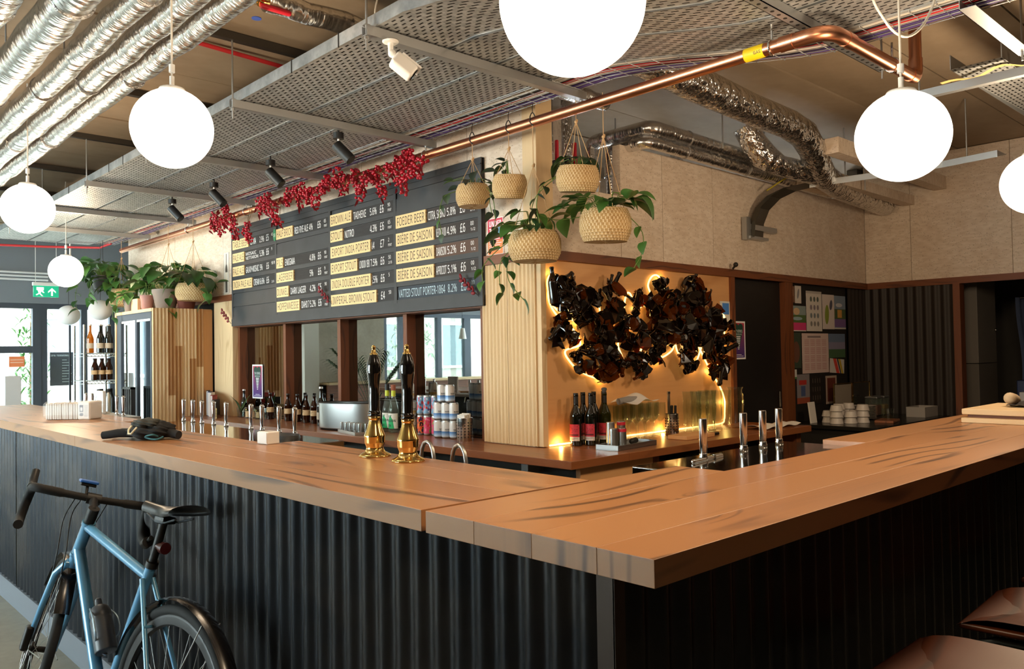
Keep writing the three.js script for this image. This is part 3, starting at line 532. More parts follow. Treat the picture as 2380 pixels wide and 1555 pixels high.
// ---------- menu board ----------
function atlasUV(g, u0, u1, v0, v1) { const a = g.attributes.uv; for (let i = 0; i < a.count; i++) a.setXY(i, u0 + a.getX(i) * (u1 - u0), v0 + a.getY(i) * (v1 - v0)); return g; }
const CZ = [-6.36, -5.51, -4.632, -3.768, -2.875], ROWY = (r) => 2.535 - r * 0.1222, ROWH = 0.087;
const MENU = [
  [0, 0, 'TABLE BEER', 0.327, 'CITRA', '2.9% £5.45'], [0, 1, 'PALE ALE', 0.238, 'MOSAIC|NETTARON', '5.3% £6.9'], [0, 2, 'PALE ALE', 0.237, 'GALAXY+MOSAIC', '5% £6.90 PINT'], [0, 3, 'INDIA PALE ALE', 0.39, 'CREAM', '6.6% £6|2/3'],
  [1, 0, 'HALF BRICK', 0.287, 'RED RYE ALE', '4% £6.65|PINT'], [1, 2, 'PILS', 0.117, 'ENIGMA', '4.8% £6.90|PINT'], [1, 3, 'LAGERBIER', 0.295, '', '5% £6.9|PINT'], [1, 4, 'DUNKEL', 0.208, 'DARK LAGER', '4.2% £6.90'], [1, 5, 'HOPFENWEISSE', 0.389, 'IDAHO 7', '5.2% £6|PINT'],
  [2, 0, 'BROWN ALE', 0.302, 'TAIHEKE', '5.6% £6.90|PINT'], [2, 1, 'STOUT', 0.177, 'NITRO', '4.3% £6.65|PINT'], [2, 2, 'EXPORT INDIA PORTER', 0.548, 'AMARILLO', '5.4 £7.2|PINT'], [2, 3, 'EXPORT STOUT', 0.373, 'LONDON 1890', '7.5% £6.50|2/3'], [2, 4, 'INDIA DOUBLE PORTER', 0.548, 'MOSAIC|COLUMBUS', '7.5% £6.5'], [2, 5, 'IMPERIAL BROWN STOUT', 0.618, '1856', '9.6% £4.50'],
  [3, 1, 'FOEDER BEER', 0.34, 'CITRA, SABRO', '5.8% £6.00|2/3'], [3, 2, 'BIÈRE DE SAISON', 0.424, 'NELSON SAUVIN', '4.9% £6.00|1/2'], [3, 3, 'BIÈRE DE SAISON', 0.424, 'DAMSON', '5.2% £6.00|1/2'], [3, 4, 'BIÈRE DE SAISON', 0.42, 'APRICOT', '5.1% £6.00|1/2'], [3, 5, '', 0, 'VATTED STOUT PORTER-1864', '8.2% £6.00']];
function fit(g, s, x, y, w, h, maxw = 1) {            // text stretched to a box: condensed lettering
  if (!s) return; g.save(); g.textBaseline = 'alphabetic'; const m = g.measureText(s).width; const fs = 100, cap = 72; g.translate(x, y + h); g.scale(Math.min(w / m, h / cap * maxw), h / cap); g.fillText(s, 0, 0); g.restore();
}
{
  const PW = 1024, PH = 64, SW = 1024, SH = 102;
  const plateT = canvasTex(PW, PH * 20, (g) => { MENU.forEach(([c, r, p, w], i) => { g.fillStyle = '#e9c992'; g.fillRect(0, i * PH, PW, PH); g.fillStyle = '#3b2c20'; g.font = '100px sans-serif'; fit(g, p, PW * 0.035, i * PH + 11, PW * 0.93, 42, 9); }); });
  const stripT = canvasTex(SW, SH * 20, (g) => {
    MENU.forEach(([c, r, p, w, name, price], i) => {
      const full = CZ[c + 1] - CZ[c] - 0.03, x0 = (w + 0.008) / full * SW, top = i * SH, tone = ['#262626', '#2a2726', '#332c29', '#2b2a2b'][(i * 7 + r) % 4];
      g.fillStyle = name === 'DAMSON' ? '#5a4236' : p ? tone : '#313a44'; g.fillRect(0, top, SW, SH);
      for (let k = 0; k < 60; k++) { g.fillStyle = 'rgba(200,200,200,' + rr(0.005, 0.02) + ')'; g.fillRect(rnd() * SW, top + rnd() * SH, rr(30, 200), rr(2, 14)); }
      g.save(); g.beginPath(); g.rect(0, top, SW, SH); g.clip();
      g.fillStyle = p ? '#f1efec' : '#b9cfd8'; g.font = '100px sans-serif';
      const [pr, un] = price.split('|'), [n1, n2] = name.split('|'), pw = 0.36 * full, px = SW - SW * pw / full - 4;
      const pct = pr.split(' ')[0], rest = pr.slice(pct.length + 1), avail = px - x0 - 10;
      if (n2) { fit(g, n1, x0, top + 10, avail * 0.8, 34, 9); fit(g, n2, x0, top + 56, avail * 0.95, 34, 9); } else fit(g, n1, x0 + 4, top + 20, Math.min(avail * 0.96, n1.length * 42), 64, 0.62);
      fit(g, pct, px, top + 22, SW - px, 60, 0.6); const [pounds, pence] = rest.split('.');
      fit(g, pounds, px + (SW - px) * 0.42, top + 16, SW - px, 66, 0.62);
      if (pence) fit(g, pence, px + (SW - px) * 0.74, top + 12, SW - px, 32, 0.8);
      if (un) fit(g, un, px + (SW - px) * 0.74, top + 62, SW * 0.055, 22, 9);
      g.restore();
    });
  });
  const plateM = new THREE.MeshStandardMaterial({ map: plateT, roughness: 0.55 }), stripM = new THREE.MeshStandardMaterial({ map: stripT, roughness: 0.75 });
  const t = thing('menu_board', 'large black slatted menu board with cream name plates and chalk lettering', 'menu board', [2.112, 0, 0]);
  part(t, 'back_panel', uvm(bb(0.012, 0.03, 1.75, 2.655, CZ[0] - 0.02, CZ[4] + 0.02)), M.board);
  part(t, 'top_rail', uvm(bb(0, 0.02, 2.57, 2.655, CZ[0] - 0.02, CZ[4] + 0.02), 'z'), M.board);
  part(t, 'cornice', uvm(bb(-0.006, 0.02, 2.612, 2.618, CZ[0] - 0.02, CZ[4] + 0.02), 'z'), M.board);
  part(t, 'bottom_rail', uvm(bb(-0.002, 0.02, 1.75, 1.815, CZ[0] - 0.02, CZ[4] + 0.02), 'z'), M.board);
  for (let c = 0; c < 5; c++) part(t, 'stile', uvm(bb(0, 0.02, 1.815, 2.57, CZ[c] - 0.016, CZ[c] + 0.016), 'y'), M.board);
  for (let c = 0; c < 4; c++) for (let r = 0; r < 6; r++) {
    const z0 = CZ[c] + 0.016, z1 = CZ[c + 1] - 0.016, y1 = ROWY(r), i = MENU.findIndex((m) => m[0] === c && m[1] === r);
    part(t, 'slat', uvm(bb(0.001, 0.02, y1 - 0.1222 + 0.003, y1 - ROWH, z0, z1), 'z', c, r), M.board);
    const g = bb(0.008, 0.014, y1 - ROWH, y1 - 0.002, z0, z1);
    if (i < 0) part(t, 'blank_strip', uvm(bb(0.003, 0.014, y1 - ROWH, y1 - 0.004, z0, z1), 'z', c, r), M.board);
    else {
      part(t, 'chalk_strip', atlasUV(g, 0, 1, 1 - (i + 1) / 20, 1 - i / 20), stripM);
      if (MENU[i][2]) part(t, 'name_plate', atlasUV(bb(-0.004, 0.008, y1 - ROWH, y1, z0 + 0.002, z0 + MENU[i][3]), 0, 1, 1 - (i + 1) / 20, 1 - i / 20), plateM);
    }
  }
  part(t, 'cask_badge', cyl(0.052, 0.052, -0.004, 0.004, 0, 0, 24).rotateZ(Math.PI / 2).scale(1, 1, 0.45).translate(-0.004, 2.492, CZ[1] - 0.005), new THREE.MeshStandardMaterial({ map: canvasTex(64, 64, (g) => { g.fillStyle = '#1f8a5c'; g.fillRect(0, 0, 64, 64); g.fillStyle = '#fff'; g.font = '100px sans-serif'; fit(g, 'CASK', 8, 24, 48, 18, 9); }), roughness: 0.5 }), 'green oval badge printed CASK');
}
// ---------- back-bar mirror ----------
{
  const t = thing('bar_mirror', 'dark back-bar mirror split by brown timber posts under the menu board', 'mirror', [0, 0, 0]);
  const z = [-6.42, -5.53, -4.65, -3.78, -2.955];
  for (let i = 0; i < 4; i++) part(t, 'mirror_pane', bb(2.27, 2.276, 0.925, 1.76, z[i] + 0.02, z[i + 1] - 0.02), M.mirror);
  part(t, 'head', uvm(bb(2.15, 2.29, 1.742, 1.79, -6.43, -2.9), 'z'), M.trim);
  for (let i = 0; i < 5; i++) part(t, 'post', uvm(bb(2.195, 2.29, 0.925, 1.745, z[i] - 0.022, z[i] + 0.022), 'y', i), M.trim);
}
// ---------- back counter ----------
{
  const t = thing('back_counter', 'dark polished hardwood back-bar counter turning the corner round the pine pillar', 'counter', [0, 0, 0]);
  part(t, 'worktop', uvm(rb(1.82, 2.27, 0.878, 0.92, -6.84, -1.88, 0.003), 'z'), M.back);
  part(t, 'worktop', uvm(rb(2.271, 4.28, 0.878, 0.92, -2.42, -1.88, 0.003), 'x'), M.back);
  part(t, 'carcass', bb(2.0, 2.27, 0, 0.878, -6.8, -2.0), M.black);
  part(t, 'carcass', bb(2.6, 4.2, 0, 0.878, -2.4, -2.25), M.black);
  part(t, 'end_panel', uvm(bb(1.95, 2.55, 0, 0.877, -1.97, -1.94), 'x'), M.ply);
  for (const x of [2.55, 3.4, 4.18]) part(t, 'upright', uvm(bb(x, x + 0.06, 0, 0.877, -2.3, -1.94), 'y'), M.trim);
  for (const z of [-2.3, -3.3, -4.3, -5.3, -6.3]) part(t, 'bracket', bb(1.88, 2.0, 0.82, 0.877, z, z + 0.05), M.galvPlain);
  part(t, 'low_shelf', uvm(bb(2.62, 4.2, 0.6, 0.62, -2.28, -1.95), 'x'), M.trim);
}
// ---------- steel tap ledges, taps ----------
{
  const m = std(0xb9bab8, 0.08, 1);
  solo('tap_ledge', mg([rb(0.452, 0.80, 1.055, 1.083, -4.118, -2.302, 0.004), bb(0.79, 0.80, 0.8, 1.06, -4.118, -2.302)]), m, 'polished steel tap ledge let into the arm with the handpumps', 'tap ledge', 'tap ledges');
  solo('tap_ledge', mg([rb(0.967, 1.928, 1.055, 1.083, -0.82, -0.477, 0.004), bb(0.967, 1.928, 0.8, 1.06, -0.82, -0.81)]), m, 'polished steel tap ledge let into the arm beside the chopping boards', 'tap ledge', 'tap ledges');
  const t0 = thing('beer_tap', 'chrome beer tap in the row of five by the entrance end of the ledge', 'beer tap', [0.778, 1.083, -4.08], 0, 'row of five chrome taps');
  part(t0, 'handle', lathe([[0, 0.135], [0.006, 0.1345], [0.0112, 0.130], [0.0122, 0.122], [0.0112, 0.09], [0.0088, 0.045], [0.0078, 0.02], [0.0078, 0.014]], 20), M.chrome);
  part(t0, 'collar', lathe([[0.0078, 0.02], [0.011, 0.019], [0.0115, 0.014], [0.0095, 0.012], [0.0125, 0.009], [0.0125, -0.002], [0, -0.002]], 20), M.chrome);
  part(t0, 'spout', mg([rod([0, -0.02, 0], [0.05, -0.03, 0], 0.009), rod([0.05, -0.03, 0], [0.06, -0.08, 0], 0.007)]), M.chrome);
  for (const z of [-3.94, -3.81, -3.645, -3.48]) dup(t0, [0.778, 1.083, z], 0);
  for (const z of [-3.185, -3.06, -2.875, -2.717]) dup(t0, [0.782, 1.083, z], 0, 'chrome beer tap in the row of four beside the white card reader', 'row of four chrome taps beside the reader');
  const r0 = thing('beer_tap', 'straight chrome tap with a crossbar at the corner end of its ledge', 'beer tap', [1.235, 1.083, -0.725], 0);
  part(r0, 'handle', lathe([[0, 0.142], [0.0125, 0.142], [0.0138, 0.139], [0.0138, 0.05], [0.0118, 0.022]], 24), M.chrome);
  part(r0, 'collar', lathe([[0.0118, 0.024], [0.0145, 0.022], [0.0125, 0.017], [0.0155, 0.013], [0.0155, -0.002], [0, -0.002]], 24), M.chrome);
  part(r0, 'crossbar', [rod([-0.09, 0.006, 0.02], [0.12, 0.004, -0.01], 0.0075, 14), sph(0.0078, -0.09, 0.006, 0.02, 12, 8), rod([0.06, 0.005, 0], [0.12, 0.004, -0.01], 0.0095, 14)], M.chrome);
  const r1 = thing('beer_tap', 'straight chrome tap without crossbar on the ledge beside the chopping boards', 'beer tap', [1.53, 1.083, -0.75], 0, 'three straight chrome taps');
  r1.add(...r0.children.slice(0, 2).map((c) => c.clone()));
  part(r1, 'spout', mg([rod([0, -0.02, 0], [0, -0.03, -0.05], 0.009), rod([0, -0.03, -0.05], [0, -0.08, -0.06], 0.007)]), M.chrome);
  dup(r1, [1.675, 1.083, -0.755], 0); dup(r1, [1.805, 1.083, -0.76], 0);
}
{ // handpumps
  const t0 = thing('handpump', 'black and brass beer handpump closer to the card reader', 'handpump', [0.493, 1.10, -1.595], 0, 'pair of handpumps');
  part(t0, 'brass_base', lathe([[0, 0], [0.056, 0], [0.057, 0.004], [0.052, 0.010], [0.038, 0.016], [0.031, 0.026], [0.030, 0.034], [0.035, 0.046], [0.0362, 0.05], [0.0362, 0.066], [0.0375, 0.070], [0.0365, 0.076], [0.030, 0.092], [0.023, 0.112], [0.019, 0.126], [0.019, 0.130], [0.0215, 0.133], [0.0215, 0.140], [0.018, 0.142]], 40), M.brass);
  part(t0, 'collar', lathe([[0.018, 0.139], [0.0225, 0.141], [0.023, 0.147], [0.0195, 0.150], [0.0225, 0.153], [0.0225, 0.158], [0.019, 0.162]], 32), M.blackGloss);
  part(t0, 'handle', lathe([[0.019, 0.160], [0.0195, 0.19], [0.0188, 0.215], [0.0185, 0.235], [0.0205, 0.262], [0.0245, 0.290], [0.0255, 0.305], [0.0243, 0.325], [0.019, 0.347], [0.0135, 0.36]], 32), M.blackGloss);
  part(t0, 'finial', lathe([[0.0135, 0.358], [0.0138, 0.364], [0.0085, 0.367], [0.0085, 0.373], [0.0068, 0.376], [0.0062, 0.380], [0.0078, 0.385], [0.0074, 0.390], [0, 0.3945]], 28), M.brass);
  dup(t0, [0.488, 1.10, -1.388], 0, 'black and brass beer handpump closer to the corner of the bar');
  const h0 = thing('rinser_hoop', 'bent steel hoop behind the handpumps, closer to the pumps', 'tap', [0.62, 1.0, -1.456], 0, 'steel hoops behind the counter');
  part(h0, 'hoop', sweep(vv([[0, -0.15, -0.036], [0, 0.06, -0.038], [0, 0.10, -0.036], [0, 0.125, -0.03], [0, 0.143, -0.018], [0, 0.150, 0], [0, 0.143, 0.018], [0, 0.125, 0.03], [0, 0.10, 0.036], [0, 0.06, 0.038], [0, -0.02, 0.038]]), 0.0075, 14), M.steelSatin);
  dup(h0, [0.62, 1.0, -1.281], 0, 'bent steel hoop behind the counter, closer to the corner of the bar');
}
// ---------- things on the bar ----------
{
  const t = thing('card_reader', 'small white card reader box on the counter by the taps', 'card reader', [0.44, 1.10, -2.30], 0.12);
  part(t, 'body', rb(-0.03, 0.03, 0, 0.052, -0.036, 0.036, 0.006, 3), M.whiteGloss);
  part(t, 'front_panel', rb(-0.032, -0.03, 0.003, 0.049, -0.033, 0.033, 0.001), std(0xe4e2df, 0.4));
  const b = thing('tap_base_plate', 'black oval plate under the tap behind the card reader', 'plate', [0.69, 1.083, -2.66]);
  part(b, 'plate', cyl(0.07, 0.066, 0, 0.014, 0, 0, 36).scale(1, 1, 1.6), M.black);
}
{ // napkin bundle
  const t = thing('napkin_bundle', 'clear plastic wrapped bundle of white paper napkins on the far end of the bar', 'napkins', [0.335, 1.10, -4.62], 0.75);
  for (let i = 0; i < 14; i++) part(t, 'napkin_stack', rb(-0.06 + rr(-0.003, 0.003), 0.06 + rr(-0.003, 0.003), 0.002, 0.10 + rr(-0.004, 0.002), -0.16 + i * 0.0145, -0.147 + i * 0.0145, 0.004), M.paper);
  part(t, 'label_band', rb(-0.066, 0.066, 0.0, 0.108, 0.045, 0.125, 0.01, 3), new THREE.MeshStandardMaterial({ color: 0xe6e3de, roughness: 0.35 }));
  part(t, 'printed_label', bb(-0.067, -0.0655, 0.012, 0.098, 0.05, 0.118), new THREE.MeshStandardMaterial({ roughness: 0.6, map: canvasTex(128, 128, (g) => { g.fillStyle = '#e9e6e2'; g.fillRect(0, 0, 128, 128); g.fillStyle = '#7d8290'; g.fillRect(18, 14, 44, 62); g.fillStyle = '#e9e6e2'; g.beginPath(); g.ellipse(40, 50, 14, 18, 0, 0, 7); g.fill(); g.fillStyle = '#8a8d98'; g.beginPath(); g.ellipse(40, 98, 24, 14, 0, 0, 7); g.fill(); for (let i = 0; i < 12; i++) { g.fillStyle = '#a9a9ac'; g.fillRect(74, 14 + i * 9, 42, 3); } }) }), 'label with grey pictures and small print');
  part(t, 'plastic_wrap', rb(-0.068, 0.068, -0.0, 0.112, -0.185, 0.15, 0.03, 4), phy(0xffffff, 0.12, 0, { transmission: 0.92, thickness: 0, ior: 1.2 }));
}
{ // gloves and cap heap
  const t = thing('cycling_gloves', 'crumpled heap of black cycling gloves with a pale wrist loop on the counter', 'gloves', [0.155, 1.10, -2.95], 0.0);
  const blob = (x, y, z, a, b, c, s) => { const g = new THREE.SphereGeometry(1, 28, 18); const p = g.attributes.position; for (let i = 0; i < p.count; i++) { const q = V(p.getX(i), p.getY(i), p.getZ(i)), n = 1 + 0.16 * Math.sin(q.x * 5 + s) * Math.cos(q.z * 6 + s * 2) + 0.08 * Math.sin(q.y * 11 + q.x * 9 + s); p.setXYZ(i, q.x * a * n, Math.max(-0.98, q.y * n) * b, q.z * c * n); } g.computeVertexNormals(); return g.translate(x, y, z); };
  const cloth = std(0x17181a, 0.85), soft = std(0x33342f, 0.8);
  part(t, 'glove_body', [blob(0.03, 0.036, 0.02, 0.09, 0.034, 0.12, 1), blob(0.06, 0.05, 0.06, 0.06, 0.03, 0.07, 4)], cloth);
  part(t, 'padded_cuff', blob(0.01, 0.072, 0.03, 0.055, 0.022, 0.075, 7), soft);
  for (const [x, z, dx, dz, r] of [[-0.08, -0.06, -0.05, -0.05, 0.02], [-0.05, -0.1, -0.02, -0.06, 0.018], [0.0, -0.11, 0.01, -0.05, 0.018], [0.05, -0.09, 0.04, -0.05, 0.019], [0.08, 0.12, 0.02, 0.05, 0.022]]) part(t, 'finger', sweep(vv([[x * 0.4, 0.03, z * 0.4], [x, 0.03, z], [x + dx * 0.6, 0.024, z + dz * 0.6], [x + dx, 0.021, z + dz]]), (q) => r * (1 - 0.15 * q), 14), cloth);
  part(t, 'wrist_loop', sweep(vv([[-0.052, 0.065, 0.03], [-0.068, 0.05, 0.038], [-0.075, 0.034, 0.055], [-0.07, 0.034, 0.075], [-0.06, 0.05, 0.085], [-0.05, 0.062, 0.088]]), 0.004, 8), std(0xd9d3b2, 0.6));
  part(t, 'cord', tube([[0.02, 0.02, 0.14], [-0.01, 0.03, 0.16], [-0.03, 0.02, 0.13], [0.0, 0.01, 0.17], [0.03, 0.02, 0.18]], 0.004, 40, 6), std(0x2a6470, 0.6));
}
// ---------- back bar, mirror side ----------
function bottle(h, r, neck, shoulder) { return lathe([[0, 0], [r * 0.9, 0], [r, h * 0.02], [r, h * shoulder], [r * 0.86, h * (shoulder + 0.07)], [neck * 1.25, h * (shoulder + 0.19)], [neck, h * (shoulder + 0.25)], [neck * 0.92, h * 0.94], [neck * 1.12, h * 0.945], [neck * 1.12, h * 0.975], [neck * 0.9, h], [0, h]], 28); }
const band = (r, y0, y1, a0 = 0, a1 = Math.PI * 2) => new THREE.CylinderGeometry(r, r, y1 - y0, 28, 1, true, a0, a1 - a0).translate(0, (y0 + y1) / 2, 0);
const labelM = new THREE.MeshStandardMaterial({ roughness: 0.8, map: canvasTex(128, 64, (g) => { g.fillStyle = '#c9ad88'; g.fillRect(0, 0, 128, 64); g.fillStyle = '#5a4632'; for (const x of [10, 72]) { g.fillRect(x, 14, 30, 5); g.fillRect(x, 26, 22, 3); g.fillRect(x, 33, 26, 3); } }) });
const bY = 0.92;
{
  const b0 = thing('beer_bottle', 'brown beer bottle with a tan label in the row beside the steel tub', 'bottle', [2.19, bY, -5.47], 0, 'brown bottles beside the steel tub');
  part(b0, 'glass', bottle(0.228, 0.0305, 0.0125, 0.58), M.amberG); part(b0, 'label', band(0.0309, 0.062, 0.105), labelM); part(b0, 'cap', cyl(0.0145, 0.0138, 0.219, 0.23), M.black);
  for (const z of [-5.31, -5.16, -5.03]) dup(b0, [2.19, bY, z], rr(-0.5, 0.5));
  dup(b0, [2.19, bY, -5.79], 0.4, 'brown beer bottle standing alone behind the glass jars');
  const s0 = thing('sharing_bottle', 'tall dark champagne-style bottle with a grey label next to the steel tub', 'bottle', [2.12, bY, -4.80], 0, 'tall dark bottles');
  part(s0, 'glass', bottle(0.30, 0.035, 0.0135, 0.5), M.darkGlass); part(s0, 'label', band(0.0354, 0.05, 0.105), new THREE.MeshStandardMaterial({ color: 0xb3aa9c, roughness: 0.8 })); part(s0, 'cap', cyl(0.0158, 0.015, 0.288, 0.303), std(0xbdbcb8, 0.4, 0.6));
  dup(s0, [2.22, bY, -4.68], 0, 'tall dark champagne-style bottle half hidden behind the steel tub');
  const d = thing('sharing_bottle', 'dark bottle with a silver cap beside the plant cutting', 'bottle', [2.2, bY, -6.33], 0, 'tall dark bottles');
  d.add(...s0.children.map((c) => c.clone())); d.scale.setScalar(0.82);
  const tub = thing('steel_tub', 'oval brushed steel wine tub with a dark rim on the back counter', 'tub', [2.06, bY, -4.34], 0.28);
  const oval = (pts) => lathe(pts, 48).scale(0.6, 1, 1.5);
  part(tub, 'body', oval([[0, 0.012], [0.165, 0.012], [0.167, 0.018], [0.170, 0.196], [0.163, 0.196], [0.158, 0.03], [0, 0.03]]), M.steelSatin);
  part(tub, 'base_ring', oval([[0, 0], [0.158, 0], [0.158, 0.012], [0, 0.012]]), M.black);
  part(tub, 'rim', oval([[0.160, 0.19], [0.160, 0.198], [0.166, 0.203], [0.172, 0.200], [0.172, 0.194]]), M.black);
  const tr = thing('steel_tray', 'small steel tray holding upright steel cups in front of the tub', 'tray', [1.935, bY, -4.03], -0.2);
  part(tr, 'tray', mg([rb(-0.06, 0.06, 0, 0.006, -0.17, 0.17, 0.002), rb(-0.06, -0.056, 0, 0.022, -0.17, 0.17, 0.001), rb(0.056, 0.06, 0, 0.022, -0.17, 0.17, 0.001), rb(-0.06, 0.06, 0, 0.022, -0.17, -0.166, 0.001), rb(-0.06, 0.06, 0, 0.022, 0.166, 0.17, 0.001)]), M.steelSatin);
  const cg = lathe([[0, 0.07], [0.0125, 0.07], [0.0145, 0.066], [0.0165, 0.002], [0.0155, 0.002]], 20);
  for (let i = 0; i < 10; i++) { const c = solo('steel_cup', cg, M.steel, 'upturned steel cup in the tray in front of the tub', 'cup', 'steel cups in the tray'); c.position.set(1.92 + (i % 2) * 0.034, bY + 0.006, -4.165 + i * 0.0285); }
  // gin bottles
  const g0 = thing('gin_bottle', 'clear gin bottle with a yellow neck and green label, black stopper', 'bottle', [2.16, bY, -3.955], 0, 'clear gin bottles');
  part(g0, 'glass', lathe([[0, 0.004], [0.034, 0.0], [0.037, 0.006], [0.037, 0.15], [0.030, 0.18], [0.016, 0.235], [0.0145, 0.25], [0.0145, 0.295], [0, 0.295]], 28), M.clearG);
  part(g0, 'label', band(0.0375, 0.03, 0.135, Math.PI * 1.05, Math.PI * 2.05), new THREE.MeshStandardMaterial({ roughness: 0.6, map: canvasTex(128, 96, (g) => { g.fillStyle = '#e8ebe6'; g.fillRect(0, 0, 128, 96); g.fillStyle = '#1fae6a'; g.beginPath(); g.moveTo(36, 96); g.lineTo(44, 40); g.lineTo(64, 12); g.lineTo(84, 40); g.lineTo(96, 96); g.fill(); g.fillStyle = '#142018'; g.font = 'bold 22px sans-serif'; g.fillText('EAST', 26, 26); g.fillText('LONDON', 14, 54); g.fillText('GIN', 30, 84); }) }), 'label printed EAST LONDON');
  part(g0, 'neck_sleeve', cyl(0.0155, 0.0152, 0.252, 0.292), std(0xc9d43a, 0.4));
  const st = part(g0, 'stopper', cyl(0.017, 0.017, 0.293, 0.335), M.black);
  const g1 = dup(g0, [2.15, bY, -3.865], 0.1, 'clear gin bottle with a yellow neck and green label, brown cork'); g1.children.forEach((c) => { if (c.name === 'stopper') { c.material = M.terra; c.scale.y = 0.94; c.position.y = 0.018; } });
  // cans
  const canG = lathe([[0, 0.002], [0.022, 0], [0.026, 0.003], [0.0305, 0.012], [0.0305, 0.104], [0.027, 0.113], [0.0265, 0.115], [0.025, 0.1135], [0, 0.113]], 26);
  const canArt = (top, bot, txt) => new THREE.MeshStandardMaterial({ roughness: 0.3, metalness: 0.1, map: canvasTex(256, 128, (g) => { g.fillStyle = top; g.fillRect(0, 0, 256, 128); const q = g.createLinearGradient(0, 82, 0, 128); q.addColorStop(0, bot); q.addColorStop(1, '#d8e4f0'); g.fillStyle = q; g.fillRect(0, 82, 256, 46); g.fillStyle = '#1b1b1d'; g.font = 'bold 17px sans-serif'; for (const x of [20, 148]) { g.fillText(txt, x, 72); g.fillRect(x, 77, 40, 2); } }) });
  const kinds = { blue: [canArt('#dedbd8', '#3a6fb4', 'NAME'), 'white can fading to blue, printed NAME'], gold: [canArt('#dedbd2', '#c99a3c', 'NAME'), 'white can fading to gold, printed NAME'] };
  const splash = (cols) => new THREE.MeshStandardMaterial({ roughness: 0.3, map: canvasTex(128, 64, (g) => { g.fillStyle = cols[0]; g.fillRect(0, 0, 128, 64); for (let i = 0; i < 60; i++) { g.fillStyle = cols[1 + i % (cols.length - 1)]; g.beginPath(); g.ellipse(rnd() * 128, rnd() * 64, rr(2, 9), rr(2, 7), rnd() * 3, 0, 7); g.fill(); } }) });
  kinds.orange = [splash(['#e8622c', '#2a1a30', '#f08a3c', '#3a2a6a']), 'slim orange can with dark artwork']; kinds.pink = [splash(['#e0507a', '#f2a0b4', '#d8344a', '#7ac060']), 'slim pink can with fruit artwork']; kinds.multi = [splash(['#7fa8c8', '#d23a3a', '#e8e8f0', '#2a4a8a', '#c83a50']), 'slim can with busy blue and red artwork'];
  function can(kind, x, y, z, where, slim) {
    const t = thing('drinks_can', kinds[kind][1] + ' ' + where, 'can', [x, y, z], -1.2 + rr(-0.25, 0.25), kind + ' cans on the back counter');
    part(t, 'shell', canG, M.galvPlain); part(t, 'printed_sleeve', band(0.0308, 0.012, 0.104), kinds[kind][0]); if (slim) t.scale.set(0.82, 1.16, 0.82); return t;
  }
  for (let i = 0; i < 3; i++) { can('blue', 2.13 + i * 0.012, bY, -3.335 + i * 0.066, 'in the bottom row of its pyramid'); can('blue', 2.13 + i * 0.012, bY + 0.115, -3.335 + i * 0.066, 'in the middle row of its pyramid'); }
  for (let i = 0; i < 2; i++) can('blue', 2.135 + i * 0.012, bY + 0.23, -3.30 + i * 0.066, 'in the top pair of its pyramid');
  for (let i = 0; i < 2; i++) { can('gold', 2.17, bY, -3.745 + i * 0.066 - 0.0, 'in the bottom row behind the handpump'); can('gold', 2.17, bY + 0.115, -3.745 + i * 0.066, 'in the middle row behind the handpump'); }
  can('gold', 2.17, bY + 0.23, -3.70, 'on top of its stack behind the handpump');
  can('orange', 2.175, bY, -3.585, 'at the bottom between two stacks', true); can('pink', 2.18, bY, -3.52, 'at the bottom between two stacks', true); can('pink', 2.2, bY, -3.46, 'half hidden behind the blue cans', true);
  can('multi', 2.175, bY + 0.1335, -3.585, 'on top of the orange can', true); can('multi', 2.18, bY + 0.1335, -3.52, 'on top of the pink can', true); can('multi', 2.2, bY + 0.1335, -3.46, 'on the can behind the blue stack', true);
}
function perforatedHolder(name, label, pos, h, r) {
  const t = thing(name, label, 'utensil holder', pos);
  part(t, 'cylinder', lathe([[0, 0], [r, 0], [r, h], [r + 0.003, h + 0.002], [r - 0.002, h + 0.002], [r - 0.002, 0.004], [0, 0.004]], 32), M.steel);
  const hs = []; for (let i = 0; i < 14; i++) for (let k = 0; k < 6; k++) { const a = i / 14 * Math.PI * 2; hs.push(cyl(0.0045, 0.0045, -0.0006, 0.0008, 0, 0, 10).rotateZ(-Math.PI / 2).translate(r, h * (0.18 + k * 0.125), 0).rotateY(a)); }
  const o = part(t, 'holes', hs, M.black); o.userData.kind = 'stuff'; return t;
}
{
  const t = perforatedHolder('cutlery_holder', 'perforated steel holder with folded white napkins beside the pine pillar', [2.11, bY, -3.045], 0.142, 0.05);
  for (let i = 0; i < 3; i++) part(t, 'napkin', rb(-0.03 + i * 0.018, -0.016 + i * 0.018, 0.02, 0.162 + i * 0.004, -0.036, 0.036, 0.002), M.paper);
}
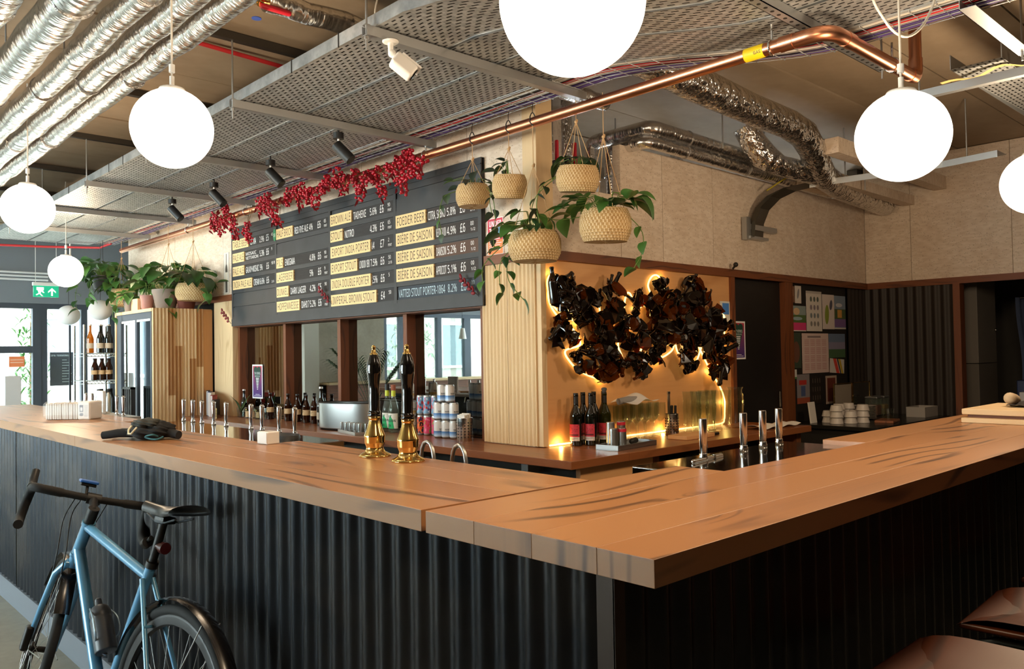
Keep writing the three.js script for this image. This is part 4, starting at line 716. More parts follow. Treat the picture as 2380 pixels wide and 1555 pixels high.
{ // books, sign, cutting, jars
  const bk = [[0x2c3444, 0.235, 0.03, 'dark blue book'], [0x31507e, 0.225, 0.022, 'blue book'], [0xd8d2d0, 0.22, 0.018, 'white spiral notebook'], [0x9c2a33, 0.20, 0.022, 'red book with a printed cover'], [0x23262a, 0.16, 0.02, 'small black box with a red fox-coloured print']];
  let z = -6.8;
  bk.forEach(([c, h, w, l], i) => { const t = thing('book', l + ' leaning behind the cream sign', 'book', [2.06 - i * 0.018, bY, z], -0.5 - i * 0.06, 'books behind the sign'); part(t, 'cover', bb(-0.01, 0.012, 0, h, -0.075, 0.075), i === 3 ? new THREE.MeshStandardMaterial({ roughness: 0.5, map: canvasTex(128, 160, (g) => { g.fillStyle = '#9c2a33'; g.fillRect(0, 0, 128, 160); g.fillStyle = '#c8767a'; g.font = 'bold 24px sans-serif'; g.fillText('LONDON\'S', 12, 30); g.fillText('BEST', 20, 66); g.fillText('BEER', 20, 98); }) }) : std(c, 0.55)); part(t, 'pages', rb(-0.007, 0.0085, 0.004, h - 0.005, -0.073, 0.0765, 0.001), M.paper); z += 0.085; });
  const s = thing('name_sign', 'cream slatted sign lettered THE KERNEL standing on the back counter', 'sign', [1.985, bY, -6.50], -0.32);
  part(s, 'board', bb(-0.008, 0.008, 0, 0.09, -0.24, 0.24), new THREE.MeshStandardMaterial({ roughness: 0.6, map: canvasTex(512, 96, (g) => { g.fillStyle = '#d9cd93'; g.fillRect(0, 0, 512, 96); g.fillStyle = '#2b4440'; g.font = '100px sans-serif'; fit(g, 'THE KERNEL', 22, 16, 468, 62, 9); }) }));
  part(s, 'foot', bb(0.008, 0.05, 0, 0.02, -0.1, 0.1), M.trim);
  const v = thing('glass_vase', 'small glass of water with a spiky green cutting beside the sign', 'vase', [2.12, bY, -6.22]);
  part(v, 'glass', lathe([[0, 0.003], [0.028, 0], [0.03, 0.004], [0.038, 0.09], [0.0365, 0.09], [0.0285, 0.006], [0, 0.006]], 24), M.glass);
  for (let i = 0; i < 6; i++) part(v, 'leaf', blade(0.2, 0.011, -2.4 + i * 0.75, 0.5 + (i % 3) * 0.25).translate(0, 0.04, 0), M.leaf[i % 3]);
  for (let i = 0; i < 3; i++) { const j = thing('spice_jar', 'glass jar with a tan label and gold lid on the back counter', 'jar', [2.13, bY, -6.09 + i * 0.075 + (i > 1 ? 0.05 : 0)], 0, 'jars beside the vase'); part(j, 'glass', lathe([[0, 0], [0.025, 0], [0.026, 0.004], [0.026, 0.07], [0, 0.07]], 22), M.clearG); part(j, 'label', band(0.0264, 0.012, 0.062), labelM); part(j, 'lid', cyl(0.027, 0.027, 0.07, 0.083), M.brass); }
  for (let i = 0; i < 2; i++) solo('tumbler', lathe([[0, 0.006], [0.024, 0], [0.026, 0.003], [0.033, 0.10], [0.0315, 0.10], [0.025, 0.008], [0, 0.008]], 24).translate(2.1, bY, -5.85 + i * 0.1), M.glass, 'clear tumbler between the jars and the brown bottles', 'glass', 'tumblers by the jars');
}
function blade(len, w, dir, lean) { return grid(8, 2, (a, b) => { const t = a, ww = w * Math.sin(Math.PI * Math.min(1, t * 0.92 + 0.08)) * (b - 0.5) * 2, rad = len * t * Math.sin(lean * (0.5 + t * 0.6)), y = len * t * Math.cos(lean * (0.4 + t * 0.8)); return [Math.cos(dir) * rad - Math.sin(dir) * ww, y, Math.sin(dir) * rad + Math.cos(dir) * ww]; }); }
// posters on this side
function poster(name, label, cat, w, h, draw, pos, turn, group, tw = 128) { const t = solo(name, new THREE.BoxGeometry(w, h, 0.003), new THREE.MeshStandardMaterial({ roughness: 0.6, map: canvasTex(tw, Math.round(tw * h / w), draw) }), label, cat, group); t.position.set(...pos); t.rotation.y = turn; return t; }
const festival = (g, w, h) => { g.fillStyle = '#efeff0'; g.fillRect(0, 0, w, h); const q = g.createLinearGradient(0, 0, 0, h); q.addColorStop(0, '#c03848'); q.addColorStop(0.45, '#7a3a6a'); q.addColorStop(1, '#3c2a7c'); g.fillStyle = q; g.fillRect(w * 0.07, h * 0.045, w * 0.86, h * 0.91); g.fillStyle = '#20463a'; g.beginPath(); g.ellipse(w * 0.34, h * 0.16, w * 0.18, h * 0.1, 0, 0, 7); g.ellipse(w * 0.66, h * 0.16, w * 0.18, h * 0.1, 0, 0, 7); g.fill(); g.beginPath(); g.moveTo(w * 0.15, h * 0.2); g.lineTo(w * 0.85, h * 0.2); g.lineTo(w * 0.5, h * 0.78); g.fill(); g.fillStyle = '#e9e6ea'; g.font = '100px sans-serif'; fit(g, 'THE KERNEL', w * 0.2, h * 0.22, w * 0.6, h * 0.075, 9); fit(g, 'INDIA PALE ALE', w * 0.24, h * 0.315, w * 0.5, h * 0.05, 9); for (let i = 0; i < 8; i++) { const ww = w * (0.3 - i * 0.028); g.fillRect(w * 0.5 - ww / 2, h * (0.39 + i * 0.046), ww, h * 0.028); } g.fillRect(w * 0.3, h * 0.87, w * 0.4, h * 0.015); g.fillRect(w * 0.16, h * 0.91, w * 0.68, h * 0.015); };
poster('event_poster', 'red and purple beer poster taped to the back-bar mirror', 'poster', 0.205, 0.31, festival, [2.262, 1.24, -6.18], -Math.PI / 2);
poster('age_check_poster', 'red and orange poster headed UNDER 25? on the wall beside the menu board', 'poster', 0.145, 0.225, (g, w, h) => { g.fillStyle = '#f1eeee'; g.fillRect(0, 0, w, h); g.fillStyle = '#d23a52'; g.fillRect(5, 5, w - 10, h * 0.6); g.fillStyle = '#ea8a4c'; g.fillRect(5, h * 0.6, w - 10, h * 0.4 - 5); g.fillStyle = '#fff'; g.font = 'bold 100px sans-serif'; fit(g, 'UNDER', 14, 16, w - 28, 30, 9); fit(g, '25?', 14, 54, 58, 28, 9); g.fillStyle = '#5f8fb0'; g.fillRect(w * 0.66, 52, 26, 34); g.fillStyle = '#f4d0d4'; for (let i = 0; i < 6; i++) g.fillRect(14, 100 + i * 11, w - 28 - (i % 3) * 12, 5); g.fillStyle = '#fff'; g.beginPath(); g.ellipse(w * 0.72, h * 0.84, 12, 8, 0, 0, 7); g.fill(); }, [WX - 0.003, 2.161, -2.763], -Math.PI / 2);
poster('bottle_print', 'narrow white print of a single bottle on the wall left of the menu board', 'poster', 0.11, 0.385, (g, w, h) => { g.fillStyle = '#dcd6cc'; g.fillRect(0, 0, w, h); g.fillStyle = '#4a4640'; g.fillRect(w * 0.44, h * 0.03, w * 0.12, h * 0.3); g.beginPath(); g.ellipse(w * 0.5, h * 0.42, w * 0.2, h * 0.14, 0, 0, 7); g.fill(); g.fillRect(w * 0.3, h * 0.42, w * 0.4, h * 0.55); g.fillStyle = '#e3dccb'; g.fillRect(w * 0.3, h * 0.48, w * 0.4, h * 0.2); }, [WX - 0.003, 2.257, -6.545], -Math.PI / 2);
// ---------- back bar, plywood side ----------
{
  const w0 = thing('wine_bottle', 'dark wine bottle with a red label at the pillar end of its group', 'bottle', [2.345, bY, -2.325], 0, 'red-labelled wine bottles');
  const labelW = new THREE.MeshStandardMaterial({ roughness: 0.6, map: canvasTex(128, 128, (g) => { g.fillStyle = '#c23040'; g.fillRect(0, 0, 128, 128); for (let i = 0; i < 40; i++) { g.fillStyle = 'rgba(90,16,24,0.35)'; g.fillRect(rnd() * 128, rnd() * 70, rr(3, 16), rr(3, 10)); } g.fillStyle = '#5e1218'; g.fillRect(10, 76, 108, 12); g.fillStyle = '#d9cfc8'; g.fillRect(0, 98, 128, 30); g.fillStyle = '#8a8078'; g.fillRect(14, 106, 100, 4); g.fillRect(14, 114, 70, 4); }) });
  part(w0, 'glass', bottle(0.30, 0.037, 0.0135, 0.56), M.darkGlass); part(w0, 'label', band(0.0374, 0.03, 0.125, Math.PI * 1.1, Math.PI * 1.9), labelW); part(w0, 'capsule', cyl(0.0142, 0.0142, 0.24, 0.302), M.black);
  for (const [x, z, l] of [[2.44, -2.355, 'second in the back row'], [2.418, -2.275, 'second in the front row'], [2.535, -2.355, 'third in the back row'], [2.62, -2.35, 'last in the back row']]) dup(w0, [x, bY, z], rr(-0.15, 0.15), 'dark wine bottle with a red label, ' + l + ' of its group');
  const gb = dup(w0, [2.515, bY, -2.255], 0.1, 'olive wine bottle with a red label and a pump stopper'); gb.children[0].material = M.oliveGlass; part(gb, 'stopper', lathe([[0, 0.33], [0.014, 0.327], [0.017, 0.318], [0.013, 0.31], [0.012, 0.298]], 20), M.rubberGrey);
  const tr = thing('canister_tray', 'brushed steel tray with four canisters on the back counter', 'tray', [2.46, bY, -2.05], 0.08);
  part(tr, 'tray', mg([rb(-0.19, 0.19, 0, 0.008, -0.075, 0.075, 0.002), rb(-0.19, 0.19, 0, 0.03, 0.071, 0.075, 0.001), rb(-0.19, 0.19, 0, 0.03, -0.075, -0.071, 0.001), rb(-0.19, -0.186, 0, 0.03, -0.075, 0.075, 0.001), rb(0.186, 0.19, 0, 0.03, -0.075, 0.075, 0.001)]), M.steelSatin);
  for (const [x, z, red, l] of [[2.34, -2.045, 0, 'short steel canister without a red band'], [2.385, -2.02, 1, 'steel canister with a red band at the front of the tray'], [2.375, -2.095, 0, 'tall steel canister at the back of the tray'], [2.445, -2.075, 1, 'taller steel canister with a red band']]) {
    const h = z < -2.06 ? 0.135 : 0.105, c = thing('steel_canister', l, 'canister', [x, bY + 0.008, z], 0, 'canisters on the tray');
    part(c, 'body', lathe([[0, 0], [0.023, 0], [0.024, 0.003], [0.024, h], [0.021, h + 0.003], [0, h + 0.003]], 26), M.steelSatin); if (red) part(c, 'red_band', band(0.0245, h - 0.018, h - 0.001), M.red);
  }
  const ch = thing('tongs', 'black handled bar tool lying on the canister tray', 'bar tool', [2.535, bY + 0.03, -2.06], 0.3); part(ch, 'grip', new THREE.CapsuleGeometry(0.016, 0.06, 6, 14).rotateZ(Math.PI / 2), M.black);
  // wine glasses
  const wg = thing('wine_glass', 'clear stemmed wine glass in the front row under the folded tea towel', 'glass', [2.64, bY, -2.25], 0, 'stemmed glasses in front of the plywood');
  part(wg, 'glass', lathe([[0.034, 0.0], [0.033, 0.002], [0.006, 0.006], [0.0038, 0.02], [0.0038, 0.085], [0.012, 0.098], [0.031, 0.118], [0.036, 0.14], [0.036, 0.215], [0.0345, 0.215], [0.0345, 0.14], [0.029, 0.12], [0.010, 0.1015], [0, 0.0995]], 28), M.glass);
  for (let i = 1; i < 6; i++) dup(wg, [2.64 + i * 0.08, bY, -2.25], 0);
  for (let i = 0; i < 6; i++) dup(wg, [2.68 + i * 0.08, bY, -2.33], 0, 'clear stemmed wine glass in the back row against the plywood');
  const cl = thing('tea_towel', 'folded white tea towel lying on top of the wine glasses', 'cloth', [2.84, bY + 0.217, -2.28], 0.2);
  part(cl, 'fold', grid(20, 10, (a, b) => { const x = -0.16 + a * 0.32, z = -0.09 + b * 0.18; return [x, 0.012 + 0.05 * Math.exp(-((a - 0.5) ** 2) * 14) * (0.6 + 0.4 * Math.sin(b * 4)) + 0.008 * Math.sin(a * 9 + b * 5), z]; }), M.clothD);
  part(cl, 'roll', sweep(vv([[-0.17, 0.02, -0.03], [-0.1, 0.03, 0.0], [-0.02, 0.026, 0.03]]), 0.02, 14), std(0x8a8684, 0.9));
  const ut = perforatedHolder('utensil_holder', 'perforated steel holder of black handled knives beside the wine glasses', [3.15, bY, -2.24], 0.135, 0.042);
  for (const [x, z, q] of [[0.0, 0.0, 0.1], [0.015, 0.012, -0.12], [-0.012, 0.015, 0.2], [0.01, -0.018, -0.25]]) part(ut, 'handle', rb(-0.009, 0.009, 0.09, 0.19, -0.006, 0.006, 0.005, 2).rotateZ(q * 0.4).translate(x, 0, z), M.black);
  part(ut, 'tongs', [rb(-0.04, -0.032, 0.05, 0.275, -0.004, 0.004, 0.002), rb(-0.026, -0.018, 0.05, 0.275, -0.004, 0.004, 0.002), rb(-0.042, -0.016, 0.262, 0.28, -0.006, 0.006, 0.004)], M.steel);
  const tg = thing('tulip_glass', 'tall clear beer glass with a gold-lit base in the row beside the door', 'glass', [3.36, bY, -2.2], 0, 'beer glasses beside the door');
  part(tg, 'glass', lathe([[0, 0], [0.03, 0], [0.031, 0.006], [0.027, 0.03], [0.033, 0.10], [0.036, 0.16], [0.031, 0.20], [0.033, 0.225], [0.038, 0.265], [0.0365, 0.265], [0.0315, 0.225], [0.0295, 0.20], [0.0345, 0.16], [0.0315, 0.10], [0.0255, 0.034], [0, 0.03]], 28), M.glass);
  for (const [x, z] of [[3.44, -2.21], [3.53, -2.2], [3.62, -2.21], [3.71, -2.2], [3.40, -2.29], [3.49, -2.29], [3.58, -2.29], [3.67, -2.29]]) dup(tg, [x, bY, z], 0);
  const pt = thing('water_jug', 'clear glass jug with a handle at the door end of the glasses', 'jug', [3.83, bY, -2.2]); part(pt, 'glass', lathe([[0, 0.006], [0.05, 0], [0.052, 0.01], [0.052, 0.2], [0.045, 0.26], [0.055, 0.28], [0.053, 0.28], [0.043, 0.258], [0.050, 0.2], [0.050, 0.014], [0, 0.012]], 28), M.glass); part(pt, 'handle', sweep(vv([[0.05, 0.24, 0], [0.09, 0.23, 0], [0.1, 0.16, 0], [0.08, 0.09, 0], [0.051, 0.07, 0]]), 0.006, 10), M.glass);
  const cb = thing('chopping_board', 'small thick wooden chopping board with a knife on the back counter', 'chopping board', [3.1, bY, -2.06], 0.0); part(cb, 'board', uvm(rb(-0.15, 0.15, 0, 0.025, -0.07, 0.07, 0.004), 'x'), M.ply);
  const kn = thing('knife', 'black handled knife lying beside the small chopping board', 'knife', [3.32, bY, -2.04], 0.1); part(kn, 'handle', rb(-0.05, 0.05, 0, 0.016, -0.011, 0.011, 0.006, 3), M.black); part(kn, 'blade', rb(-0.16, -0.05, 0.004, 0.006, -0.012, 0.012, 0.0008), M.steel);
  const cw = thing('bar_cloth', 'white cloth folded over the end of the back counter', 'cloth', [4.0, bY, -2.02], 0.0); part(cw, 'cloth', grid(26, 8, (a, b) => [-0.27 + a * 0.52, 0.006 + 0.012 * (0.5 + 0.5 * Math.sin(a * 17 + b * 3)) + 0.016 * Math.sin(Math.PI * b), -0.07 + b * 0.15]), M.clothD);
  for (let i = 0; i < 6; i++) { const gr = thing('steel_flask', 'steel flask with a black lid on the shelf under the back counter', 'flask', [2.72 + i * 0.085, 0.62, -2.02 + (i % 2) * 0.02], 0, 'flasks under the back counter'); part(gr, 'body', lathe([[0, 0], [0.036, 0], [0.038, 0.004], [0.038, 0.16], [0.03, 0.185], [0, 0.185]], 24), M.steelSatin); part(gr, 'lid', cyl(0.032, 0.032, 0.185, 0.215), M.black); }
}
// ---------- broken bottle sculpture and its rope light ----------
{
  const B = [[2.207, 1.871, 0.044], [2.259, 1.824, 0.054], [2.332, 1.84, 0.045], [2.275, 1.751, 0.064], [2.346, 1.703, 0.055], [2.237, 1.639, 0.054], [2.235, 1.566, 0.059], [2.323, 1.529, 0.055], [2.479, 1.783, 0.066], [2.556, 1.786, 0.046], [2.457, 1.681, 0.076], [2.571, 1.632, 0.082], [2.696, 1.817, 0.058], [2.713, 1.726, 0.073], [2.794, 1.675, 0.058], [2.647, 1.529, 0.093], [2.77, 1.582, 0.079], [2.509, 1.503, 0.071], [2.394, 1.441, 0.045], [2.393, 1.379, 0.04], [2.545, 1.401, 0.072], [2.642, 1.373, 0.078], [2.724, 1.398, 0.068], [2.64, 1.308, 0.057], [2.946, 1.799, 0.049], [2.922, 1.718, 0.054], [2.876, 1.609, 0.064], [2.916, 1.529, 0.07], [2.848, 1.409, 0.048], [2.954, 1.38, 0.065], [2.952, 1.312, 0.038], [3.172, 1.891, 0.056], [3.216, 1.809, 0.062], [3.076, 1.735, 0.066], [3.212, 1.697, 0.084], [3.355, 1.728, 0.074], [3.139, 1.584, 0.089], [3.277, 1.571, 0.085], [3.157, 1.459, 0.072], [3.066, 1.432, 0.049], [3.559, 1.924, 0.064], [3.53, 1.82, 0.082], [3.684, 1.826, 0.071], [3.576, 1.704, 0.1], [3.424, 1.643, 0.081], [3.731, 1.678, 0.072], [3.495, 1.543, 0.093], [3.371, 1.528, 0.057], [3.673, 1.558, 0.083], [3.465, 1.427, 0.075], [3.487, 1.354, 0.052], [3.813, 1.739, 0.048], [3.853, 1.664, 0.055], [3.806, 1.573, 0.06], [3.973, 1.62, 0.037], [3.829, 1.467, 0.073], [3.746, 1.408, 0.06], [3.851, 1.346, 0.079], [3.795, 1.302, 0.048], [3.969, 1.528, 0.043], [3.31, 1.812, 0.051]];
  const t = thing('bottle_glass_sculpture', 'wall sculpture of fused broken brown beer bottles lit from behind on the plywood', 'sculpture');
  seed = 4242;
  const shards = Array.from({ length: 10 }, (_, k) => {
    const n = 11, pts = []; for (let i = 0; i < n; i++) { const a = i / n * Math.PI * 2, r = 0.052 * rr(0.62, 1.15) * (i % 3 === 0 ? 1.12 : 0.92); pts.push([Math.cos(a) * r * 0.85, Math.sin(a) * r * 1.15]); }
    let g = extr(shape(pts), 0.004, 0.0015); g = new THREE.BufferGeometry().copy(g.index ? g.toNonIndexed() : g);
    const p = g.attributes.position, R = rr(0.034, 0.05); for (let i = 0; i < p.count; i++) { const x = p.getX(i), z = p.getZ(i), q = x / R; p.setXYZ(i, (R + z) * Math.sin(q), p.getY(i), (R + z) * Math.cos(q) - R); } g.computeVertexNormals(); return g;
  });
  const neck = lathe([[0.022, 0], [0.016, 0.03], [0.013, 0.05], [0.012, 0.085], [0.0145, 0.087], [0.0145, 0.098], [0.011, 0.102], [0.009, 0.102], [0.009, 0.06], [0.017, 0.004]], 18), base = lathe([[0, 0.004], [0.02, 0.0], [0.03, 0.002], [0.031, 0.02], [0.029, 0.045], [0.0275, 0.045], [0.0285, 0.02], [0.02, 0.006], [0, 0.008]], 20), whole = bottle(0.21, 0.03, 0.0125, 0.58);
  for (const [x, y, r] of B) {
    const n = Math.round(4 + r * 60);
    for (let k = 0; k < n; k++) {
      const a = rnd() * 7, q = Math.sqrt(rnd()) * r * 0.72, kind = rnd(), s = r / 0.062 * rr(0.75, 1.15);
      const o = part(t, kind < 0.78 ? 'bottle_shard' : kind < 0.9 ? 'bottle_neck' : 'bottle_base', kind < 0.78 ? shards[Math.floor(rnd() * 10)] : kind < 0.9 ? neck : base, rnd() < 0.2 ? M.shardAmber : M.shard);
      o.position.set(x + Math.cos(a) * q, y + Math.sin(a) * q, WZ + rr(0.05, 0.12)); o.rotation.set(rr(-0.7, 0.7) + (kind > 0.9 ? 1.2 : 0), rr(-0.9, 0.9), rr(-3, 3)); o.scale.setScalar(Math.max(0.7, Math.min(1.25, s)));
    }
  }
  for (const [x, y, q] of [[2.205, 1.755, 0.12], [2.265, 1.71, 0.0], [2.33, 1.73, -0.1], [2.3, 1.66, 0.1]]) { const o = part(t, 'bottle', whole, M.shard); o.position.set(x, y - 0.02, WZ + 0.07); o.rotation.z = q; }
  const rope = [[3.838, 1.31], [3.721, 1.454], [3.592, 1.603], [3.393, 1.731], [3.281, 1.928], [3.198, 1.952], [3.14, 1.888], [3.165, 1.804], [3.023, 1.736], [2.952, 1.824], [2.908, 1.801], [2.852, 1.637], [2.722, 1.569], [2.664, 1.674], [2.636, 1.791], [2.547, 1.724], [2.45, 1.645], [2.365, 1.668], [2.25, 1.728], [2.205, 1.849], [2.23, 1.9], [2.21, 1.776], [2.27, 1.679], [2.411, 1.593], [2.472, 1.504], [2.344, 1.467], [2.38, 1.404], [2.479, 1.339], [2.653, 1.295], [2.797, 1.343], [2.862, 1.409], [2.823, 1.503], [2.889, 1.584], [3.019, 1.612], [3.106, 1.53], [3.036, 1.433], [3.216, 1.403], [3.383, 1.457], [3.42, 1.529], [3.456, 1.442], [3.629, 1.351], [3.766, 1.529], [3.907, 1.683], [4.03, 1.701], [4.02, 1.529]];
  const l = thing('led_rope_light', 'warm yellow LED rope light looping behind the bottle sculpture and along the counter', 'rope light');
  part(l, 'rope_light', sweep([...new THREE.CatmullRomCurve3([[2.20, 0.928], [2.6, 0.928], [3.2, 0.928], [3.7, 0.928], [3.96, 0.93], [4.0, 0.96], [4.007, 1.0], [4.006, 1.101], [3.948, 1.199], ...rope].map(([x, y]) => V(x, y, WZ + 0.012)), false, 'catmullrom', 0.5).getPoints(380)], 0.0055, 8), M.rope_light);
  rope.concat([[2.28, 0.94], [2.75, 0.94], [3.25, 0.94], [3.75, 0.94], [4.0, 1.08]]).forEach(([x, y], i) => { if (i % 4 && i < rope.length) return; const L = new THREE.PointLight(new THREE.Color().setRGB(1, 0.62, 0.16), 0.035, 0, 2); L.position.set(x, y, WZ + 0.024); L.castShadow = true; L.shadow.radius = 0.5; scene.add(L); });
}
{ // switch plate, door poster
  const s = thing('notice_card', 'white wall card with a blue square above the sculpture beside the door', 'notice', [4.055, 1.725, WZ + 0.004]); part(s, 'card', bb(-0.062, 0.062, -0.085, 0.085, -0.003, 0.001), M.paper); part(s, 'blue_square', bb(-0.035, 0.05, -0.01, 0.072, 0.0012, 0.002), std(0x4a86d8, 0.5));
  poster('event_poster', 'red and purple beer poster on the dark door', 'poster', 0.19, 0.285, festival, [4.275, 1.527, WZ - 0.026], 0);
  solo('coat_hook', mg([rod([4.13, 2.05, WZ + 0.03], [4.13, 2.07, WZ + 0.05], 0.008), sph(0.018, 4.13, 2.078, WZ + 0.055)]), M.black, 'small black hook on the trim above the door post', 'hook');
}
// ---------- plants ----------
function leafGeo(len, wid, fold, droop) {        // heart-shaped leaf from its base along +z, tip at the end
  return grid(7, 4, (a, b) => {
    const t = a, w = wid * Math.pow(Math.sin(Math.PI * Math.pow(t, 0.62)), 0.8) * (t < 0.97 ? 1 : 0), s = (b - 0.5) * 2;
    const back = -0.12 * len * (1 - t) * (1 - t) * Math.abs(s) * (t < 0.3 ? 1 : 0.2);
    return [s * w, -droop * len * t * t + fold * Math.abs(s) * w - 0.02 * len * Math.sin(t * 6), len * t + back];
  });
}
const LEAF = [leafGeo(0.1, 0.042, 0.35, 0.35), leafGeo(0.1, 0.046, 0.22, 0.6), leafGeo(0.1, 0.036, 0.5, 0.15)];
function addLeaf(t, p, az, pitch, s, mats, roll = 0) {
  const o = part(t, 'leaf', LEAF[Math.floor(rnd() * 3)], mats[Math.floor(rnd() * mats.length)]);
  o.position.copy(p); o.rotation.set(pitch, az, roll, 'YXZ'); o.scale.setScalar(s); return o;
}
function foliage(t, opt) {                           // leaves on arching stems from one centre
  const { y = 0, n = 20, r = 0.14, rise = 0.1, size = 0.9, mats = M.leaf, a0 = 0, a1 = Math.PI * 2, trails = [], flat = 1 } = opt, st = [];
  for (let i = 0; i < n; i++) {
    const az = a0 + (a1 - a0) * ((i + rnd() * 0.9) / n), rad = r * rr(0.35, 1), h = rise * rr(0.2, 1) * (1.15 - rad / r * 0.6);
    const e = V(Math.sin(az) * rad * flat, y + h, Math.cos(az) * rad), m = V(e.x * 0.45, y + h * 0.9 + 0.02, e.z * 0.45);
    st.push(sweep(vv([[0, y - 0.03, 0]]).concat([m, e]), 0.0022, 5));
    addLeaf(t, e, az + rr(-0.5, 0.5), rr(-0.25, 0.75), size * rr(0.65, 1.1), mats, rr(-0.35, 0.35));
  }
  for (const tr of trails) {
    const pts = tr.map((p) => V(...p)); const c = new THREE.CatmullRomCurve3(pts); st.push(sweep(c.getPoints(18), 0.0024, 5));
    const k = Math.max(2, Math.round(c.getLength() / 0.075)); for (let i = 1; i <= k; i++) { const p = c.getPoint(i / k); addLeaf(t, p, rr(0, 6.3), rr(0.2, 1.1), size * rr(0.5, 0.85), mats, rr(-0.4, 0.4)); }
  }
  part(t, 'stems', st, M.stem).userData.kind = 'stuff';
}
function basketGeo(r, h) {                            // coiled basket: rounded wall with raised coils
  const n = 12, pts = [[0, 0]]; for (let i = 0; i <= n * 4; i++) { const t = i / (n * 4), R = r * (0.62 + 0.42 * Math.pow(Math.sin(Math.PI * (0.16 + t * 0.66)), 0.9) - 0.02) * (1 + 0.016 * Math.cos(t * n * Math.PI * 2)); pts.push([Math.min(R, r), t * h]); }
  pts.push([r * 0.8, h], [r * 0.78, h * 0.9], [0, h * 0.86]); return lathe(pts, 44);
}
function hangingBasket(label, x, y, z, r, h, hookY, opt, tilt = 0, hook = true) {
  const t = thing('hanging_basket', label, 'hanging plant', [x, y, z], 0, 'woven hanging baskets');
  const b = part(t, 'woven_basket', basketGeo(r, h), M.basket); b.rotation.set(tilt, rr(0, 6), tilt * 0.7);
  part(t, 'soil', cyl(r * 0.78, r * 0.78, h * 0.84, h * 0.88, 0, 0, 24), M.soil);
  const top = hookY - y - (hook ? 0.12 : 0), knot = Math.min(top - 0.02, h + (top - h) * 0.62);
  for (let i = 0; i < 4; i++) { const a = i * Math.PI / 2 + 0.5; part(t, 'rope', sweep(vv([[Math.cos(a) * r * 0.92, h * 0.72, Math.sin(a) * r * 0.92], [0, knot, 0]]), 0.0018, 6), M.rope); }
  part(t, 'knot', [sph(0.009, 0, knot, 0, 12, 8), sph(0.007, 0.006, knot + 0.009, 0, 12, 8), rod([0, knot, 0], [0, top, 0], 0.0022, 6)], M.rope);
  if (hook) part(t, 'carabiner', sweep(vv([[0, 0.0, 0], [0.014, 0.02, 0], [0.013, 0.05, 0], [0.006, 0.066, 0], [0, 0.07, 0], [-0.006, 0.066, 0], [-0.013, 0.05, 0], [-0.014, 0.02, 0], [0, 0, 0]]).map((p) => p.add(V(0, top, 0))).map((p) => V(p.x * 0.6, p.y, p.x * 0.8)), 0.0032, 8), M.black), part(t, 'hook', sweep(vv([[0, top + 0.068, 0], [0, hookY - y - 0.02, 0], [0.006, hookY - y, 0]]), 0.002, 6), M.black);
  foliage(t, { y: h * 0.86, ...opt }); return t;
}
seed = 99;
hangingBasket('small woven hanging basket in front of the top corner of the menu board', 1.93, 2.31, -2.72, 0.1, 0.125, 2.795, { n: 9, r: 0.13, rise: 0.11, size: 0.75, mats: [...M.leafDark, M.leaf[1]], trails: [[[-0.05, 0.1, -0.08], [-0.12, 0.06, -0.12], [-0.14, -0.05, -0.14], [-0.13, -0.16, -0.13]], [[0.02, 0.1, 0.1], [0.0, 0.03, 0.17], [0.0, -0.1, 0.19], [0.0, -0.2, 0.17], [0, -0.26, 0.18]]] });
hangingBasket('tilted woven hanging basket just right of the menu board corner', 1.93, 2.31, -2.41, 0.097, 0.13, 2.795, { n: 7, r: 0.1, rise: 0.13, size: 0.75, mats: M.leafDark, a0: 2.2, a1: 5.2, trails: [[[0, 0.1, -0.08], [-0.02, 0.02, -0.14], [0, -0.06, -0.15]]] }, 0.12);
hangingBasket('tilted woven hanging basket in front of the pipe recess', 2.0, 2.285, -1.97, 0.112, 0.135, 2.795, { n: 10, r: 0.13, rise: 0.1, size: 0.85, mats: [...M.leafDark, M.leaf[2]], trails: [[[-0.04, 0.1, -0.1], [-0.12, 0.04, -0.14], [-0.15, -0.06, -0.15], [-0.15, -0.16, -0.13]], [[-0.06, 0.1, -0.06], [-0.1, 0.0, -0.2], [-0.1, -0.08, -0.24], [-0.12, -0.18, -0.2]]] }, 0.1, false);
hangingBasket('large low woven hanging basket at the corner of the pine pillar', 1.93, 1.945, -2.22, 0.142, 0.158, 2.795, { n: 16, r: 0.2, rise: 0.16, size: 1.05, a0: 1.9, a1: 5.4, trails: [[[-0.06, 0.13, -0.1], [-0.12, 0.06, -0.18], [-0.16, -0.02, -0.24], [-0.18, -0.1, -0.22]], [[0, 0.12, -0.12], [-0.02, 0.02, -0.19], [-0.03, -0.08, -0.18], [-0.02, -0.15, -0.13], [0, -0.2, -0.09]], [[-0.05, 0.1, -0.09], [-0.12, 0.0, -0.14], [-0.13, -0.1, -0.14], [-0.14, -0.17, -0.11]]] });
hangingBasket('woven hanging basket with the bushiest vine below the pipe recess', 2.08, 2.02, -1.855, 0.134, 0.168, 2.795, { n: 30, r: 0.22, rise: 0.13, size: 1.1, trails: [[[0.05, 0.14, 0.1], [0.1, 0.04, 0.16], [0.12, -0.06, 0.14], [0.1, -0.14, 0.1]], [[-0.05, 0.14, -0.12], [-0.14, 0.13, -0.22], [-0.2, 0.16, -0.28]]] }, 0.04, false);
hangingBasket('woven hanging basket above the terracotta pot on the fridge', 1.9, 2.0, -6.73, 0.162, 0.16, 2.795, { n: 26, r: 0.26, rise: 0.2, size: 1.45, trails: [[[0.05, 0.15, 0.14], [0.02, 0.08, 0.24], [0, -0.02, 0.26]], [[-0.08, 0.14, -0.1], [-0.16, 0.05, -0.16], [-0.16, -0.1, -0.18], [-0.14, -0.22, -0.16]]] }, 0, false);
